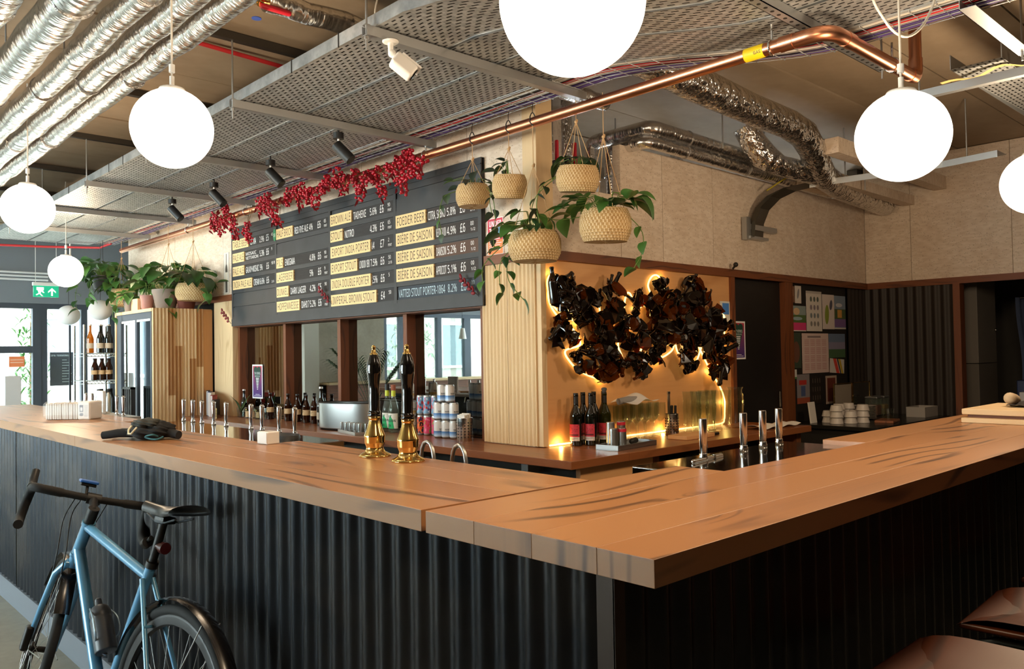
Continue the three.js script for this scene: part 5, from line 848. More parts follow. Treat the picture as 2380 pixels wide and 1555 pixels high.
hangingBasket('woven hanging basket behind the potted plants at the entrance end', 1.9, 2.05, -8.75, 0.13, 0.2, 2.795, { n: 24, r: 0.26, rise: 0.2, size: 1.5 }, 0, false);
hangingBasket('small woven hanging basket behind the grey pots on the fridge', 1.9, 2.12, -7.35, 0.12, 0.15, 2.795, { n: 20, r: 0.24, rise: 0.2, size: 1.4 }, 0, false);
{
  const t = thing('hanging_pot', 'black hanging pot with a big trailing plant beside the copper pipe end', 'hanging plant', [1.75, 2.26, -8.9]);
  part(t, 'pot', lathe([[0, 0], [0.09, 0], [0.12, 0.14], [0.11, 0.14], [0.085, 0.02], [0, 0.02]], 28), M.black);
  part(t, 'hook', sweep(vv([[0, 0.14, 0.12], [0, 0.34, 0], [0, 0.54, 0]]), 0.003, 6), M.black);
  foliage(t, { y: 0.12, n: 50, r: 0.32, rise: 0.24, size: 1.5, trails: [0, 1.1, 2.2, 3.3, 4.4, 5.5].map((a) => [[Math.sin(a) * 0.1, 0.13, Math.cos(a) * 0.1], [Math.sin(a) * 0.22, 0.08, Math.cos(a) * 0.22], [Math.sin(a) * 0.27, -0.06, Math.cos(a) * 0.27], [Math.sin(a) * 0.26, -0.2 - 0.06 * Math.sin(a * 3), Math.cos(a) * 0.26]]) });
}
function potted(name, label, x, z, rTop, rBot, h, m, opt) {
  const t = thing(name, label, 'potted plant', [x, 1.935, z], 0, 'potted plants on the fridge');
  part(t, 'pot', lathe([[0, 0], [rBot, 0], [rTop * 0.94, h * 0.78], [rTop, h * 0.8], [rTop, h], [rTop * 0.92, h], [rTop * 0.86, h * 0.82], [0, h * 0.8]], 30), m);
  part(t, 'soil', cyl(rTop * 0.86, rTop * 0.86, h * 0.8, h * 0.84, 0, 0, 24), M.soil);
  if (opt) foliage(t, { y: h * 0.85, ...opt }); return t;
}
potted('potted_plant', 'small grey pot of ivy at the front edge of the fridge top', 1.62, -7.62, 0.062, 0.045, 0.12, M.pot, { n: 16, r: 0.16, rise: 0.13, size: 1.0, trails: [[[-0.05, 0.1, -0.06], [-0.12, 0.04, -0.1], [-0.12, -0.06, -0.12]]] });
potted('potted_plant', 'pink clay pot squeezed between two grey pots on the fridge', 1.66, -7.25, 0.065, 0.05, 0.14, std(0xb5837a, 0.7), { n: 10, r: 0.15, rise: 0.2, size: 1.1 });
potted('potted_plant', 'wide grey clay pot with a broad leafy plant on the fridge', 1.78, -7.10, 0.125, 0.085, 0.19, M.pot, { n: 30, r: 0.3, rise: 0.34, size: 1.5 });
potted('empty_pot', 'dark terracotta pot directly under the hanging basket on the fridge', 1.93, -6.98, 0.105, 0.07, 0.19, M.terraD, null);
potted('potted_plant', 'grey clay pot behind the pink one on the fridge', 1.86, -7.5, 0.09, 0.065, 0.15, M.pot, { n: 18, r: 0.24, rise: 0.3, size: 1.3 });
solo('plant_saucer', cyl(0.13, 0.14, 1.932, 1.945, 1.98, -7.2, 30), M.black, 'black saucer beside the terracotta pot on the fridge', 'saucer');
solo('wood_offcut', uvm(rb(1.6, 1.63, 1.934, 2.05, -7.52, -7.34, 0.003), 'y'), M.pine, 'small wooden sign block between the pots on the fridge', 'sign');
// ---------- berry garlands ----------
{
  const G = [
    [[2.699, -6.232, 0.062], [2.706, -6.006, 0.075], [2.615, -5.878, 0.067], [2.605, -6.097, 0.076], [2.512, -5.795, 0.051], [2.523, -5.588, 0.065], [2.447, -5.55, 0.043], [2.755, -6.005, 0.038], [2.624, -6.252, 0.039]],
    [[2.715, -5.349, 0.049], [2.721, -5.22, 0.055], [2.638, -5.126, 0.055], [2.565, -5.091, 0.048], [2.645, -5.297, 0.035], [2.521, -5.021, 0.027]],
    [[2.7, -4.863, 0.053], [2.698, -4.741, 0.059], [2.71, -4.61, 0.064], [2.65, -4.534, 0.057], [2.648, -4.422, 0.05], [2.574, -4.454, 0.038], [2.681, -4.329, 0.05], [2.717, -4.269, 0.043], [2.655, -4.892, 0.033], [2.607, -4.677, 0.026]],
    [[2.759, -4.151, 0.036], [2.688, -4.095, 0.048], [2.687, -4.181, 0.037], [2.623, -4.068, 0.036]],
    [[2.665, -3.956, 0.042], [2.622, -3.875, 0.059], [2.638, -3.795, 0.052], [2.545, -3.85, 0.035], [2.656, -3.732, 0.035], [2.72, -3.927, 0.024]],
    [[2.58, -3.617, 0.04], [2.519, -3.593, 0.034], [2.669, -3.64, 0.034], [2.648, -3.516, 0.05], [2.672, -3.419, 0.061], [2.696, -3.325, 0.06], [2.639, -3.235, 0.054], [2.591, -3.191, 0.037], [2.61, -3.304, 0.054], [2.585, -3.398, 0.049], [2.509, -3.353, 0.033], [2.715, -3.279, 0.032], [2.649, -3.146, 0.027], [2.633, -3.681, 0.029]]];
  const where = ['over the first column of the menu board', 'over the gap before the second column', 'over the second column of the menu board', 'small, over the third column', 'over the third column of the menu board', 'biggest, over the fourth menu column'];
  G.forEach((blobs, gi) => {
    seed = 500 + gi;
    const c = blobs.reduce((s, b) => [s[0] + b[0] / blobs.length, s[1] + b[1] / blobs.length], [0, 0]);
    const t = thing('berry_garland', 'red berry garland on the copper pipe ' + where[gi], 'garland', [1.90, c[0], c[1]], 0, 'red berry garlands');
    const be = [], st = [], lf = [];
    for (const [y, z, r] of blobs) {
      const n = Math.round(9000 * r * r * 0.9 + 6);
      for (let k = 0; k < n; k++) { const a = rnd() * 6.283, q = Math.sqrt(rnd()) * r * 1.08, R = rr(0.0085, 0.0125); be.push(new THREE.IcosahedronGeometry(R, 1).translate(rr(-0.045, 0.03) * (1 - q / r * 0.5), y - c[0] + Math.sin(a) * q, z - c[1] + Math.cos(a) * q)); }
      st.push(sweep(vv([[0.03, 2.72 - c[0], z - c[1]], [0.0, (2.72 + y) / 2 - c[0], z - c[1] + rr(-0.02, 0.02)], [0, y - c[0], z - c[1]]]), 0.0025, 5));
      for (let k = 0; k < 3; k++) { const a = rnd() * 6.283; lf.push(leafGeo(0.05, 0.009, 0.3, 0.2).rotateX(rr(0.2, 1.6)).rotateZ(rr(-1, 1)).translate(rr(-0.05, 0.0), y - c[0] + Math.sin(a) * r, z - c[1] + Math.cos(a) * r)); }
    }
    const o = part(t, 'berries', be, M.berry); o.userData.kind = 'stuff'; part(t, 'stems', st, M.twig).userData.kind = 'stuff'; const q = part(t, 'red_leaflets', lf, M.berryLeaf); q.userData.kind = 'stuff';
  });
  for (const [y, z, l] of [[1.834, -6.434, 'at the lower left corner of the menu board'], [1.914, -4.657, 'between the second and third columns of the menu board'], [1.865, -2.947, 'at the lower right corner of the menu board']]) {
    const t = thing('berry_sprig', 'small dark red sprig tucked ' + l, 'sprig', [2.088, y, z], 0, 'red sprigs on the menu board');
    part(t, 'stem', sweep(vv([[0.01, -0.06, 0.07], [0, 0.0, 0.0], [-0.02, 0.06, -0.08]]), 0.002, 6), M.black);
    for (let i = 0; i < 8; i++) { const q = i / 7, s = i % 2 ? 1 : -1; part(t, 'bud', new THREE.SphereGeometry(1, 10, 8).scale(0.008, 0.011, 0.02).rotateX(0.6 + s * 0.5).translate(-0.018 * q + 0.006 * s, -0.03 + 0.095 * q + 0.008 * s, 0.035 - 0.11 * q), M.berryLeaf); }
  }
}
// ---------- fridge and entrance end ----------
{
  const t = thing('fridge_cabinet', 'tall bottle fridge boxed in fluted pale timber with glass sliding doors', 'fridge', [0, 0, 0]);
  part(t, 'carcass', [uvm(bb(1.575, 2.142, 1.905, 1.934, -7.93, -6.9), 'z'), uvm(bb(1.575, 2.142, 0.0, 1.905, -7.93, -7.9), 'y'), bb(2.1, 2.14, 0, 1.905, -7.9, -6.93)], M.pine);
  part(t, 'interior', bb(1.72, 1.74, 0.5, 1.88, -7.9, -6.94), std(0x31405a, 0.5));
  part(t, 'door_frame', [bb(1.585, 1.62, 1.84, 1.905, -7.9, -6.93), bb(1.585, 1.62, 0.5, 1.84, -7.9, -7.78), bb(1.585, 1.62, 0.5, 1.84, -6.96, -6.93), bb(1.585, 1.61, 0.5, 1.84, -7.37, -7.32)], M.frame);
  part(t, 'light_bar', bb(1.586, 1.60, 1.82, 1.85, -7.76, -6.97), M.white);
  for (const [a, b] of [[-7.78, -7.37], [-7.32, -6.96]]) part(t, 'glass_door', bb(1.60, 1.606, 0.5, 1.82, a, b), std(0xb8c4c8, 0.03, 1));
  // fluted side made of staggered lengths
  seed = 31;
  const w = 0.0665; for (let i = 0; i < 7; i++) {
    const a = 1.58 + i * w, cut = [0, 0, 0.52, 0.98, 0, 0.86, 0.78][i];
    const f = (y0, y1, dz) => { const s = new THREE.Shape(); s.moveTo(0, 0.02); for (let k = 0; k <= 16; k++) s.lineTo(k / 16 * w, -0.012 * (0.5 + 0.5 * Math.cos(k / 16 * Math.PI * 4)) ** 0.8); s.lineTo(w, 0.02); s.closePath(); return uvm(extr(s, y1 - y0).applyMatrix4(new THREE.Matrix4().makeBasis(V(1, 0, 0), V(0, 0, -1), V(0, 1, 0))).translate(a, y0, -6.88 + dz), 'y', i * 0.4, i); };
    if (cut) { part(t, 'fluted_strip', f(0, 0.6 + cut, i % 2 ? 0.004 : 0), i % 2 ? M.pineD : M.pine); part(t, 'fluted_strip', f(0.6 + cut, 1.934, i % 2 ? -0.004 : 0.003), i % 2 ? M.pine : M.pineD); } else part(t, 'fluted_strip', f(0, 1.934, 0), M.pine);
  }
  part(t, 'flat_panel', uvm(bb(2.046, 2.142, 0, 1.925, -6.91, -6.885), 'y'), M.ply);
}
{
  const t = thing('bottle_crate_rack', 'black slatted rack standing in front of the fridge doors', 'rack', [1.50, 0.9, -7.3]);
  part(t, 'frame', [bb(-0.02, 0.02, 0.28, 0.3, -0.13, 0.13), bb(-0.02, 0.02, -0.1, -0.08, -0.13, 0.13), bb(-0.02, 0.02, -0.9, 0.3, -0.13, -0.11), bb(-0.02, 0.02, -0.9, 0.3, 0.11, 0.13)], M.black);
  for (const z of [-0.05, 0.0, 0.05]) part(t, 'slat', bb(-0.015, 0.015, -0.08, 0.28, z - 0.012, z + 0.012), M.black);
}
{ // wire shelving with bottles
  const t = thing('wire_shelf_unit', 'chrome wire shelf unit full of bottles by the entrance window', 'shelf unit', [0, 0, 0]);
  const x0 = 1.39, x1 = 1.70, z0 = -8.65, z1 = -8.3, ch = std(0xaab5b8, 0.25, 0.9);
  for (const x of [x0, x1]) for (const z of [z0, z1]) part(t, 'post', cyl(0.0125, 0.0125, 0, 1.83, x, z, 14), ch);
  for (const y of [1.53, 1.245, 0.9, 0.3]) {
    const g = [rod([x0, y, z1], [x1, y, z1], 0.004, 6), rod([x0, y - 0.03, z1], [x1, y - 0.03, z1], 0.004, 6), rod([x0, y, z0], [x1, y, z0], 0.004, 6), rod([x0, y, z0], [x0, y, z1], 0.004, 6), rod([x1, y, z0], [x1, y, z1], 0.004, 6), rod([x1, y - 0.03, z0], [x1, y - 0.03, z1], 0.004, 6), rod([x0, y - 0.03, z0], [x0, y - 0.03, z1], 0.004, 6)];
    for (let k = 0; k < 9; k++) { const xa = x0 + k / 9 * (x1 - x0), xb = x0 + (k + 0.5) / 9 * (x1 - x0), xc = x0 + (k + 1) / 9 * (x1 - x0); g.push(rod([xa, y - 0.03, z1], [xb, y, z1], 0.003, 5), rod([xb, y, z1], [xc, y - 0.03, z1], 0.003, 5)); }
    for (let k = 1; k < 12; k++) g.push(rod([x0 + k / 12 * (x1 - x0), y, z0], [x0 + k / 12 * (x1 - x0), y, z1], 0.002, 5));
    const o = part(t, 'wire_shelf', g, ch); 
  }
  const bs = scene.children.find((o) => o.name === 'sharing_bottle'), bb0 = scene.children.find((o) => o.name === 'beer_bottle');
  const am = dup(bs, [1.475, 1.535, -8.4], 0, 'amber sharing bottle at the window end of the top wire shelf', 'bottles on the wire shelves'); am.children[0].material = phy(0xb0701c, 0.05, 0, { transmission: 0.6, thickness: 0 });
  for (let i = 0; i < 4; i++) dup(bs, [1.545 + i * 0.04 + 0.015, 1.535, -8.36 - (i % 2) * 0.09], 0.3 * i, 'dark sharing bottle on the top wire shelf', 'bottles on the wire shelves');
  for (let i = 0; i < 6; i++) dup(bb0, [1.50 + i * 0.034, 1.25, -8.35 - (i % 2) * 0.07], 0.3 * i, 'brown beer bottle on the second wire shelf', 'bottles on the wire shelves');
  for (let i = 0; i < 4; i++) { const f = thing('growler_flask', 'steel growler with a dark cap on the third wire shelf', 'flask', [1.55 + i * 0.045, 0.905, -8.36 - (i % 2) * 0.1], 0, 'growlers on the wire shelf'); part(f, 'body', lathe([[0, 0], [0.04, 0], [0.042, 0.01], [0.042, 0.15], [0.025, 0.2], [0.022, 0.22], [0, 0.22]], 20), i % 2 ? M.darkSteel : M.steelSatin); part(f, 'cap', cyl(0.024, 0.024, 0.22, 0.25), M.black); }
}
{ // further beer taps by the napkins
  const src = scene.children.find((o) => o.name === 'beer_tap');
  for (const [z, x] of [[-5.05, 0.70], [-4.92, 0.70], [-5.6, 0.70], [-5.75, 0.7]]) dup(src, [x, 1.083, z], 0, 'chrome beer tap behind the napkin bundle', 'chrome taps behind the napkins');
  solo('tap_ledge', rb(0.60, 0.76, 1.055, 1.083, -6.0, -4.75, 0.004), M.steelSatin, 'steel tap ledge behind the napkin bundle', 'tap ledge', 'tap ledges');
  const g = thing('till_screen', 'grey upright card holder behind the napkin bundle', 'holder', [0.68, 1.083, -5.32]); part(g, 'panel', rb(-0.01, 0.01, 0.0, 0.16, -0.07, 0.07, 0.004), std(0xc8c8c8, 0.5)); part(g, 'foot', rb(-0.04, 0.04, 0, 0.012, -0.06, 0.06, 0.003), std(0xbdbdbd, 0.5));
  const d = thing('dispenser', 'pale grey dispenser box by the entrance post', 'dispenser', [1.0, 0.0, -9.6]); part(d, 'body', rb(-0.08, 0.08, 0.95, 1.3, -0.08, 0.08, 0.01), std(0xc4c8cc, 0.5)); part(d, 'stand', cyl(0.03, 0.03, 0, 0.95), std(0xb4b8bc, 0.5)); part(d, 'base', cyl(0.16, 0.16, 0, 0.02, 0, 0, 28), std(0xb4b8bc, 0.5));
}
{ // exit sign
  const t = thing('exit_sign', 'green running man fire exit sign hanging over the entrance', 'exit sign', [1.655, 2.36, -10.9]);
  const m = canvasTex(192, 96, (g) => { g.fillStyle = '#16b487'; g.fillRect(0, 0, 192, 96); g.fillStyle = '#fff'; g.fillRect(22, 12, 56, 26); g.beginPath(); g.arc(54, 22, 0.1, 0, 7); g.fill(); g.beginPath(); g.moveTo(30, 38); g.lineTo(66, 34); g.lineTo(84, 60); g.lineTo(72, 62); g.lineTo(58, 48); g.lineTo(54, 66); g.lineTo(74, 88); g.lineTo(60, 88); g.lineTo(44, 70); g.lineTo(22, 84); g.lineTo(16, 76); g.lineTo(38, 62); g.fill(); g.beginPath(); g.moveTo(140, 16); g.lineTo(170, 46); g.lineTo(170, 60); g.lineTo(147, 40); g.lineTo(147, 84); g.lineTo(133, 84); g.lineTo(133, 40); g.lineTo(110, 60); g.lineTo(110, 46); g.fill(); });
  part(t, 'sign_panel', bb(-0.145, 0.145, -0.075, 0.07, -0.012, 0.012), new THREE.MeshStandardMaterial({ map: m, roughness: 0.4, emissive: 0xffffff, emissiveMap: m, emissiveIntensity: 0.5 }), 'green panel with a running man and an up arrow');
  part(t, 'housing', rb(-0.155, 0.155, 0.07, 0.115, -0.03, 0.03, 0.006), M.white);
  for (const x of [-0.12, 0.12]) part(t, 'hanger', rod([x, 0.11, 0], [x, CEIL - 2.36, 0], 0.004, 6), M.white);
  const L = new THREE.RectAreaLight(0x8fffd8, 0.4, 0.29, 0.145); L.position.set(1.655, 2.36, -10.88); L.lookAt(1.655, 2.36, 0); scene.add(L);
  for (const [x, y, z, l] of [[1.62, 2.0, -9.75, 'unlit white paper lantern in front of the entrance post'], [1.78, 2.03, -9.1, 'unlit white paper lantern above the wire shelves']]) { const p = thing('paper_lantern', l, 'lantern', [x, y, z], 0, 'paper lanterns'); part(p, 'shade', new THREE.SphereGeometry(0.125, 32, 22).scale(1, 0.92, 1), std(0xdedede, 0.8)); part(p, 'cord', rod([0, 0.11, 0], [0, CEIL - y, 0], 0.003, 6), M.cableK); }
  const ps = thing('umbrella_stand_pole', 'slim grey pole under the paper lantern by the window', 'pole', [1.75, 0, -10.2]); part(ps, 'pole', cyl(0.012, 0.012, 0, 1.9), M.darkSteel); part(ps, 'base', cyl(0.12, 0.12, 0, 0.02), M.darkSteel);
  // black chalk notice outside the window, orange parcel sign on the door
  poster('window_notice', 'dark chalk opening notice behind the entrance window', 'notice', 0.3, 0.46, (g, w, h) => { g.fillStyle = '#39404f'; g.fillRect(0, 0, w, h); g.fillStyle = '#dfe4ea'; g.font = 'bold 15px sans-serif'; g.fillText('SPA TERMINUS', 4, 24); for (let i = 0; i < 9; i++) g.fillRect(w * 0.5, 44 + i * 16, w * (0.2 + 0.1 * (i % 3)), 3); }, [2.02, 1.35, EZ - 0.12], 0);
  poster('window_notice', 'orange notice stuck on the glass entrance door', 'notice', 0.18, 0.14, (g, w, h) => { g.fillStyle = '#f08a5a'; g.fillRect(0, 0, w, h); g.fillStyle = '#fbe3d2'; g.fillRect(10, h * 0.3, w - 20, 6); g.fillRect(10, h * 0.55, w - 20, 6); }, [1.46, 1.46, EZ - 0.05], 0);
  for (const [y, z] of [[2.62, -11.2], [2.575, -11.2], [2.53, -11.2]]) solo('wall_conduit', rod([-0.5, y, z], [1.75, y, z], 0.014, 10), std(0xe2e4e8, 0.4), 'white conduit in the set of three running across above the entrance', 'conduit', 'white conduits above the entrance');
  const s = thing('track_spot', 'white spotlight under the ceiling above the exit sign', 'spotlight', [1.6, 2.62, -9.6]); part(s, 'stem', rod([0, 0, 0], [0, CEIL - 2.62, 0], 0.01), M.white); part(s, 'lamp_head', cyl(0.045, 0.045, -0.09, 0.02).rotateX(0.2), M.white);
  solo('fire_conduit', sweep(vv([[0.6, 2.75, -9.6], [1.3, 2.755, -9.45], [1.82, 2.76, -9.25], [1.9, 2.8, -9.1]]), 0.013, 10), M.cableR, 'red fire alarm conduit sagging across the entrance end below the trays', 'conduit');
}
// ---------- what the mirror sees: window ledge, palm, cone lamps ----------
{
  const l = thing('window_bench', 'timber ledge under the tall windows opposite the bar', 'ledge', [0, 0, 0]);
  part(l, 'ledge', uvm(rb(-5.2, -1.35, 0.98, 1.02, EZ + 0.02, EZ + 0.4, 0.004), 'x'), M.pine); part(l, 'backrest', uvm(bb(-5.2, -1.35, 0.5, 0.98, EZ + 0.3, EZ + 0.33), 'x'), M.trim);
  for (const x of [-5.1, -3.9, -2.7, -1.45]) part(l, 'bracket', bb(x, x + 0.04, 0, 0.98, EZ + 0.05, EZ + 0.3), M.darkSteel);
  const p = thing('potted_palm', 'tall kentia palm by the concrete wall', 'potted plant', [-1.95, 0, -10.75]);
  part(p, 'pot', lathe([[0, 0], [0.15, 0], [0.19, 0.38], [0.17, 0.38], [0, 0.34]], 28), M.pot);
  seed = 77;
  for (let i = 0; i < 11; i++) {
    const az = i * 2.4, lean = rr(0.18, 0.5), L = rr(1.1, 1.55), P = (t) => V(Math.sin(az) * L * t * Math.sin(lean * (0.5 + t)), 0.36 + L * t * Math.cos(lean * (0.4 + 0.75 * t)), Math.cos(az) * L * t * Math.sin(lean * (0.5 + t)));
    const g = [sweep(Array.from({ length: 9 }, (_, k) => P(k / 8)), (q) => 0.007 * (1 - 0.7 * q), 6)];
    for (let k = 4; k < 16; k++) for (const s of [-1, 1]) { const t = 0.4 + k / 16 * 0.6, q = P(t); g.push(blade(0.34 * (1.2 - t * 0.5), 0.013, -az + Math.PI / 2 + s * 0.95, 1.15).translate(q.x, q.y - 0.02, q.z)); }
    part(p, 'frond', g, M.leafP[i % 2]);
  }
  for (const [x, z, y] of [[-2.95, -11.1, 1.72], [-4.15, -11.0, 1.75]]) { const c = thing('cone_pendant', 'small white cone pendant in front of the tall windows', 'lamp', [x, y, z], 0, 'cone pendants'); part(c, 'shade', lathe([[0.075, 0], [0.04, 0.2], [0.03, 0.205], [0.066, 0.004]], 26), M.white); part(c, 'cord', rod([0, 0.2, 0], [0, CEIL - y, 0], 0.003, 6), M.cableK); }
  // outside: building across the street and planting
  const b = thing('street_building', 'grey brick building across the street', 'building', [0, 0, 0]);
  part(b, 'wall', uvm(bb(-26, 22, -0.2, 9, -27, -26)), std(0x9a948e, 0.9));
  for (let i = 0; i < 12; i++) for (let k = 0; k < 2; k++) { const x = -24 + i * 3.6; const w = part(b, 'window', [bb(x, x + 1.5, 0.9 + k * 3.4, 1.0 + k * 3.4, -26.01, -25.9), bb(x, x + 1.5, 2.7 + k * 3.4, 2.8 + k * 3.4, -26.01, -25.9), bb(x, x + 0.1, 1 + k * 3.4, 2.7 + k * 3.4, -26.01, -25.9), bb(x + 1.4, x + 1.5, 1 + k * 3.4, 2.7 + k * 3.4, -26.01, -25.9)], M.white); const gp = mesh('pane', bb(x + 0.1, x + 1.4, 1 + k * 3.4, 2.7 + k * 3.4, -26.005, -25.96), std(0x5a6a74, 0.1)); w.add(gp); }
  for (const [x, z, r, h] of [[-3.6, -13.2, 0.5, 1.9], [-4.9, -13.6, 0.6, 2.3], [2.05, -13.4, 0.25, 2.6]]) {
    const s = thing('street_shrub', ['feathery', 'tall leafy', 'slender'][h > 2.4 ? 2 : h > 2 ? 1 : 0] + ' green shrub outside the glazing', 'shrub', [x, -0.15, z], 0, 'shrubs outside'); const lf = []; for (let i = 0; i < 420; i++) { const y = rr(0.4, h), q = r * Math.sqrt(rnd()) * (1.1 - Math.abs(y / h - 0.55)), a = rnd() * 6.3; lf.push(blade(rr(0.12, 0.28), 0.018, rnd() * 6.3, rr(0.6, 1.6)).translate(Math.sin(a) * q, y, Math.cos(a) * q)); } const o = part(s, 'foliage', lf, M.leaf[1]); part(s, 'trunk', cyl(0.04, 0.025, 0, h * 0.9), M.twig);
  }
}
// ---------- bicycle leaning on the bar ----------
{
  const t = thing('bicycle', 'pale blue drop-bar bicycle with black mudguards leaning against the bar front', 'bicycle', [-0.23, 0, -1.72]);
  const f = V(-0.13, 0, -0.98).normalize(), n = V(0.98, 0, -0.13).normalize(), up = V(0, Math.cos(0.14), 0).addScaledVector(n, Math.sin(0.14));
  t.quaternion.setFromRotationMatrix(new THREE.Matrix4().makeBasis(f, up, f.clone().cross(up)));
  const blue = phy(0x5f9fc8, 0.28, 0.1, { clearcoat: 0.6, clearcoatRoughness: 0.15 }), R = 0.345;
  const BB = [0.43, 0.275, 0], SC = [0.232, 0.757, 0], HT = [0.717, 0.862, 0], HB = [0.781, 0.736, 0];
  const lerp = (a, b, q) => a.map((x, i) => x + (b[i] - x) * q);
  const fr = (a, b, r, r2) => rod(a, b, r, 18, r2);
  part(t, 'top_tube', fr(lerp(HT, HB, 0.12), lerp(SC, BB, 0.03), 0.0165), blue);
  part(t, 'down_tube', fr(lerp(HT, HB, 0.8), BB, 0.021), blue);
  part(t, 'seat_tube', fr(BB, [0.222, 0.782, 0], 0.0165), blue);
  part(t, 'head_tube', [fr(HB, HT, 0.021), fr(lerp(HB, HT, -0.02), lerp(HB, HT, 0.06), 0.024), fr(lerp(HB, HT, 0.94), lerp(HB, HT, 1.02), 0.024)], blue);
  for (const s of [-1, 1]) { part(t, 'seat_stay', fr([0.238, 0.735, s * 0.018], [0, R, s * 0.062], 0.0085, 0.007), blue); part(t, 'chain_stay', fr([0.40, 0.28, s * 0.03], [0, R, s * 0.062], 0.011, 0.008), blue); }
  part(t, 'stay_bridge', fr([0.15, 0.6, -0.04], [0.15, 0.6, 0.04], 0.005), blue);
  part(t, 'seat_clamp', fr([0.224, 0.775, 0], [0.217, 0.795, 0], 0.0205), M.black);
  part(t, 'seatpost', fr([0.222, 0.782, 0], [0.172, 0.945, 0], 0.0138), M.black);
  const sd = part(t, 'saddle', grid(22, 12, (a, b) => { const u = a, w = 0.017 + 0.056 * Math.pow(sst(0.25, 0.95, u), 1.3), ang = Math.PI * (b * 1.24 - 0.12), x = 0.305 - u * 0.28; return [x, 0.945 + 0.024 * Math.sin(ang) + 0.016 + 0.012 * Math.pow(u, 2) - 0.008 * Math.sin(Math.PI * u), Math.cos(ang) * w]; }), std(0x1b1b1c, 0.35, 0, { side: THREE.DoubleSide }));
  sd.add(mesh('lettering', new THREE.PlaneGeometry(0.055, 0.011).rotateY(Math.PI).rotateX(0.12).translate(0.075, 0.951, -0.0735), new THREE.MeshStandardMaterial({ roughness: 0.5, map: canvasTex(128, 26, (g) => { g.fillStyle = '#1b1b1c'; g.fillRect(0, 0, 128, 26); g.fillStyle = '#77797c'; g.font = 'bold 22px sans-serif'; g.fillText('ERGON', 14, 21); }), side: THREE.DoubleSide })));
  part(t, 'saddle_rails', [sweep(vv([[0.27, 0.945, -0.012], [0.2, 0.93, -0.02], [0.13, 0.93, -0.022], [0.05, 0.95, -0.03]]), 0.0036, 8), sweep(vv([[0.27, 0.945, 0.012], [0.2, 0.93, 0.02], [0.13, 0.93, 0.022], [0.05, 0.95, 0.03]]), 0.0036, 8), rb(0.14, 0.2, 0.922, 0.945, -0.024, 0.024, 0.006)], M.darkSteel);
  const rl = part(t, 'rear_light', [rod([0.205, 0.848, 0], [0.16, 0.845, 0], 0.012), rod([0.165, 0.845, 0], [0.145, 0.845, 0], 0.019, 20)], std(0x3a0c0e, 0.3)); 
  // wheels
  const tyre = new THREE.TorusGeometry(R - 0.017, 0.0175, 14, 72), rim = lathe([[0.285, -0.011], [0.307, -0.012], [0.322, -0.010], [0.318, 0], [0.322, 0.010], [0.307, 0.012], [0.285, 0.011], [0.279, 0], [0.285, -0.011]], 64).rotateX(Math.PI / 2);
  const spoke = []; for (let i = 0; i < 28; i++) { const a = i / 28 * Math.PI * 2, s = i % 2 ? 1 : -1, b = a + (i % 4 < 2 ? 1 : -1) * 0.9; spoke.push(rod([Math.cos(b) * 0.022, Math.sin(b) * 0.022, s * 0.026], [Math.cos(a) * 0.283, Math.sin(a) * 0.283, 0], 0.0011, 5)); }
  const spokes = mg(spoke), hub = mg([rod([0, 0, -0.055], [0, 0, 0.055], 0.011, 16), rod([0, 0, -0.034], [0, 0, -0.022], 0.026, 20), rod([0, 0, 0.022], [0, 0, 0.034], 0.026, 20), rod([0, 0, -0.068], [0, 0, -0.05], 0.008, 10)]);
  const rotor = []; for (let i = 0; i < 16; i++) { const a = i / 16 * Math.PI * 2; rotor.push(rod([Math.cos(a) * 0.07, Math.sin(a) * 0.07, 0], [Math.cos(a + 0.25) * 0.08, Math.sin(a + 0.25) * 0.08, 0], 0.0024, 6), rod([Math.cos(a + 0.2) * 0.08, Math.sin(a + 0.2) * 0.08, 0], [Math.cos(a + 0.39) * 0.07, Math.sin(a + 0.39) * 0.07, 0], 0.0024, 6)); }
  rotor.push(new THREE.TorusGeometry(0.076, 0.0022, 6, 40)); for (let i = 0; i < 6; i++) rotor.push(rod([Math.cos(i * 1.047) * 0.02, Math.sin(i * 1.047) * 0.02, 0], [Math.cos(i * 1.047 + 0.3) * 0.07, Math.sin(i * 1.047 + 0.3) * 0.07, 0], 0.0028, 6));
  const rotorG = mg(rotor).translate(0, 0, -0.046);
  const guard = (a0, a1) => { const g = grid(40, 6, (a, b) => { const q = a0 + a * (a1 - a0), w = (b - 0.5) * 0.052, r = R + 0.016 + 0.008 * (1 - Math.pow((b - 0.5) * 2, 2)); return [Math.cos(q) * r, Math.sin(q) * r, w]; }); return g; };
  const gm = phy(0x0d0d0e, 0.25, 0, { side: THREE.DoubleSide, clearcoat: 0.5 });
  function wheel(parent, x, y, a0, a1) { const w = new THREE.Group(); w.name = 'wheel'; w.position.set(x, y, 0); parent.add(w); w.add(mesh('tyre', tyre, M.rubber), mesh('rim', rim, std(0x202021, 0.4, 0.4)), mesh('spokes', spokes, M.steelSatin), mesh('hub', hub, M.black), mesh('disc_rotor', rotorG, M.steelSatin)); part(parent, 'mudguard', guard(a0, a1).translate(x, y, 0), gm); return w; }
  wheel(t, 0, R, 0.35, 3.35);
  for (const s of [-1, 1]) part(t, 'mudguard_stay', rod([0, R, s * 0.05], [-0.17, R + 0.32, s * 0.03], 0.0022, 6), M.steelSatin);
  part(t, 'crank', [rod([0.43, 0.275, 0.04], [0.43, 0.275, 0.075], 0.014), rod([0.43, 0.275, 0.07], [0.58, 0.22, 0.075], 0.011), rod([0.43, 0.275, -0.07], [0.28, 0.33, -0.075], 0.011), new THREE.TorusGeometry(0.095, 0.004, 8, 48).translate(0.43, 0.275, 0.05), rod([0.43, 0.275, -0.075], [0.43, 0.275, 0.0], 0.014)], M.black);
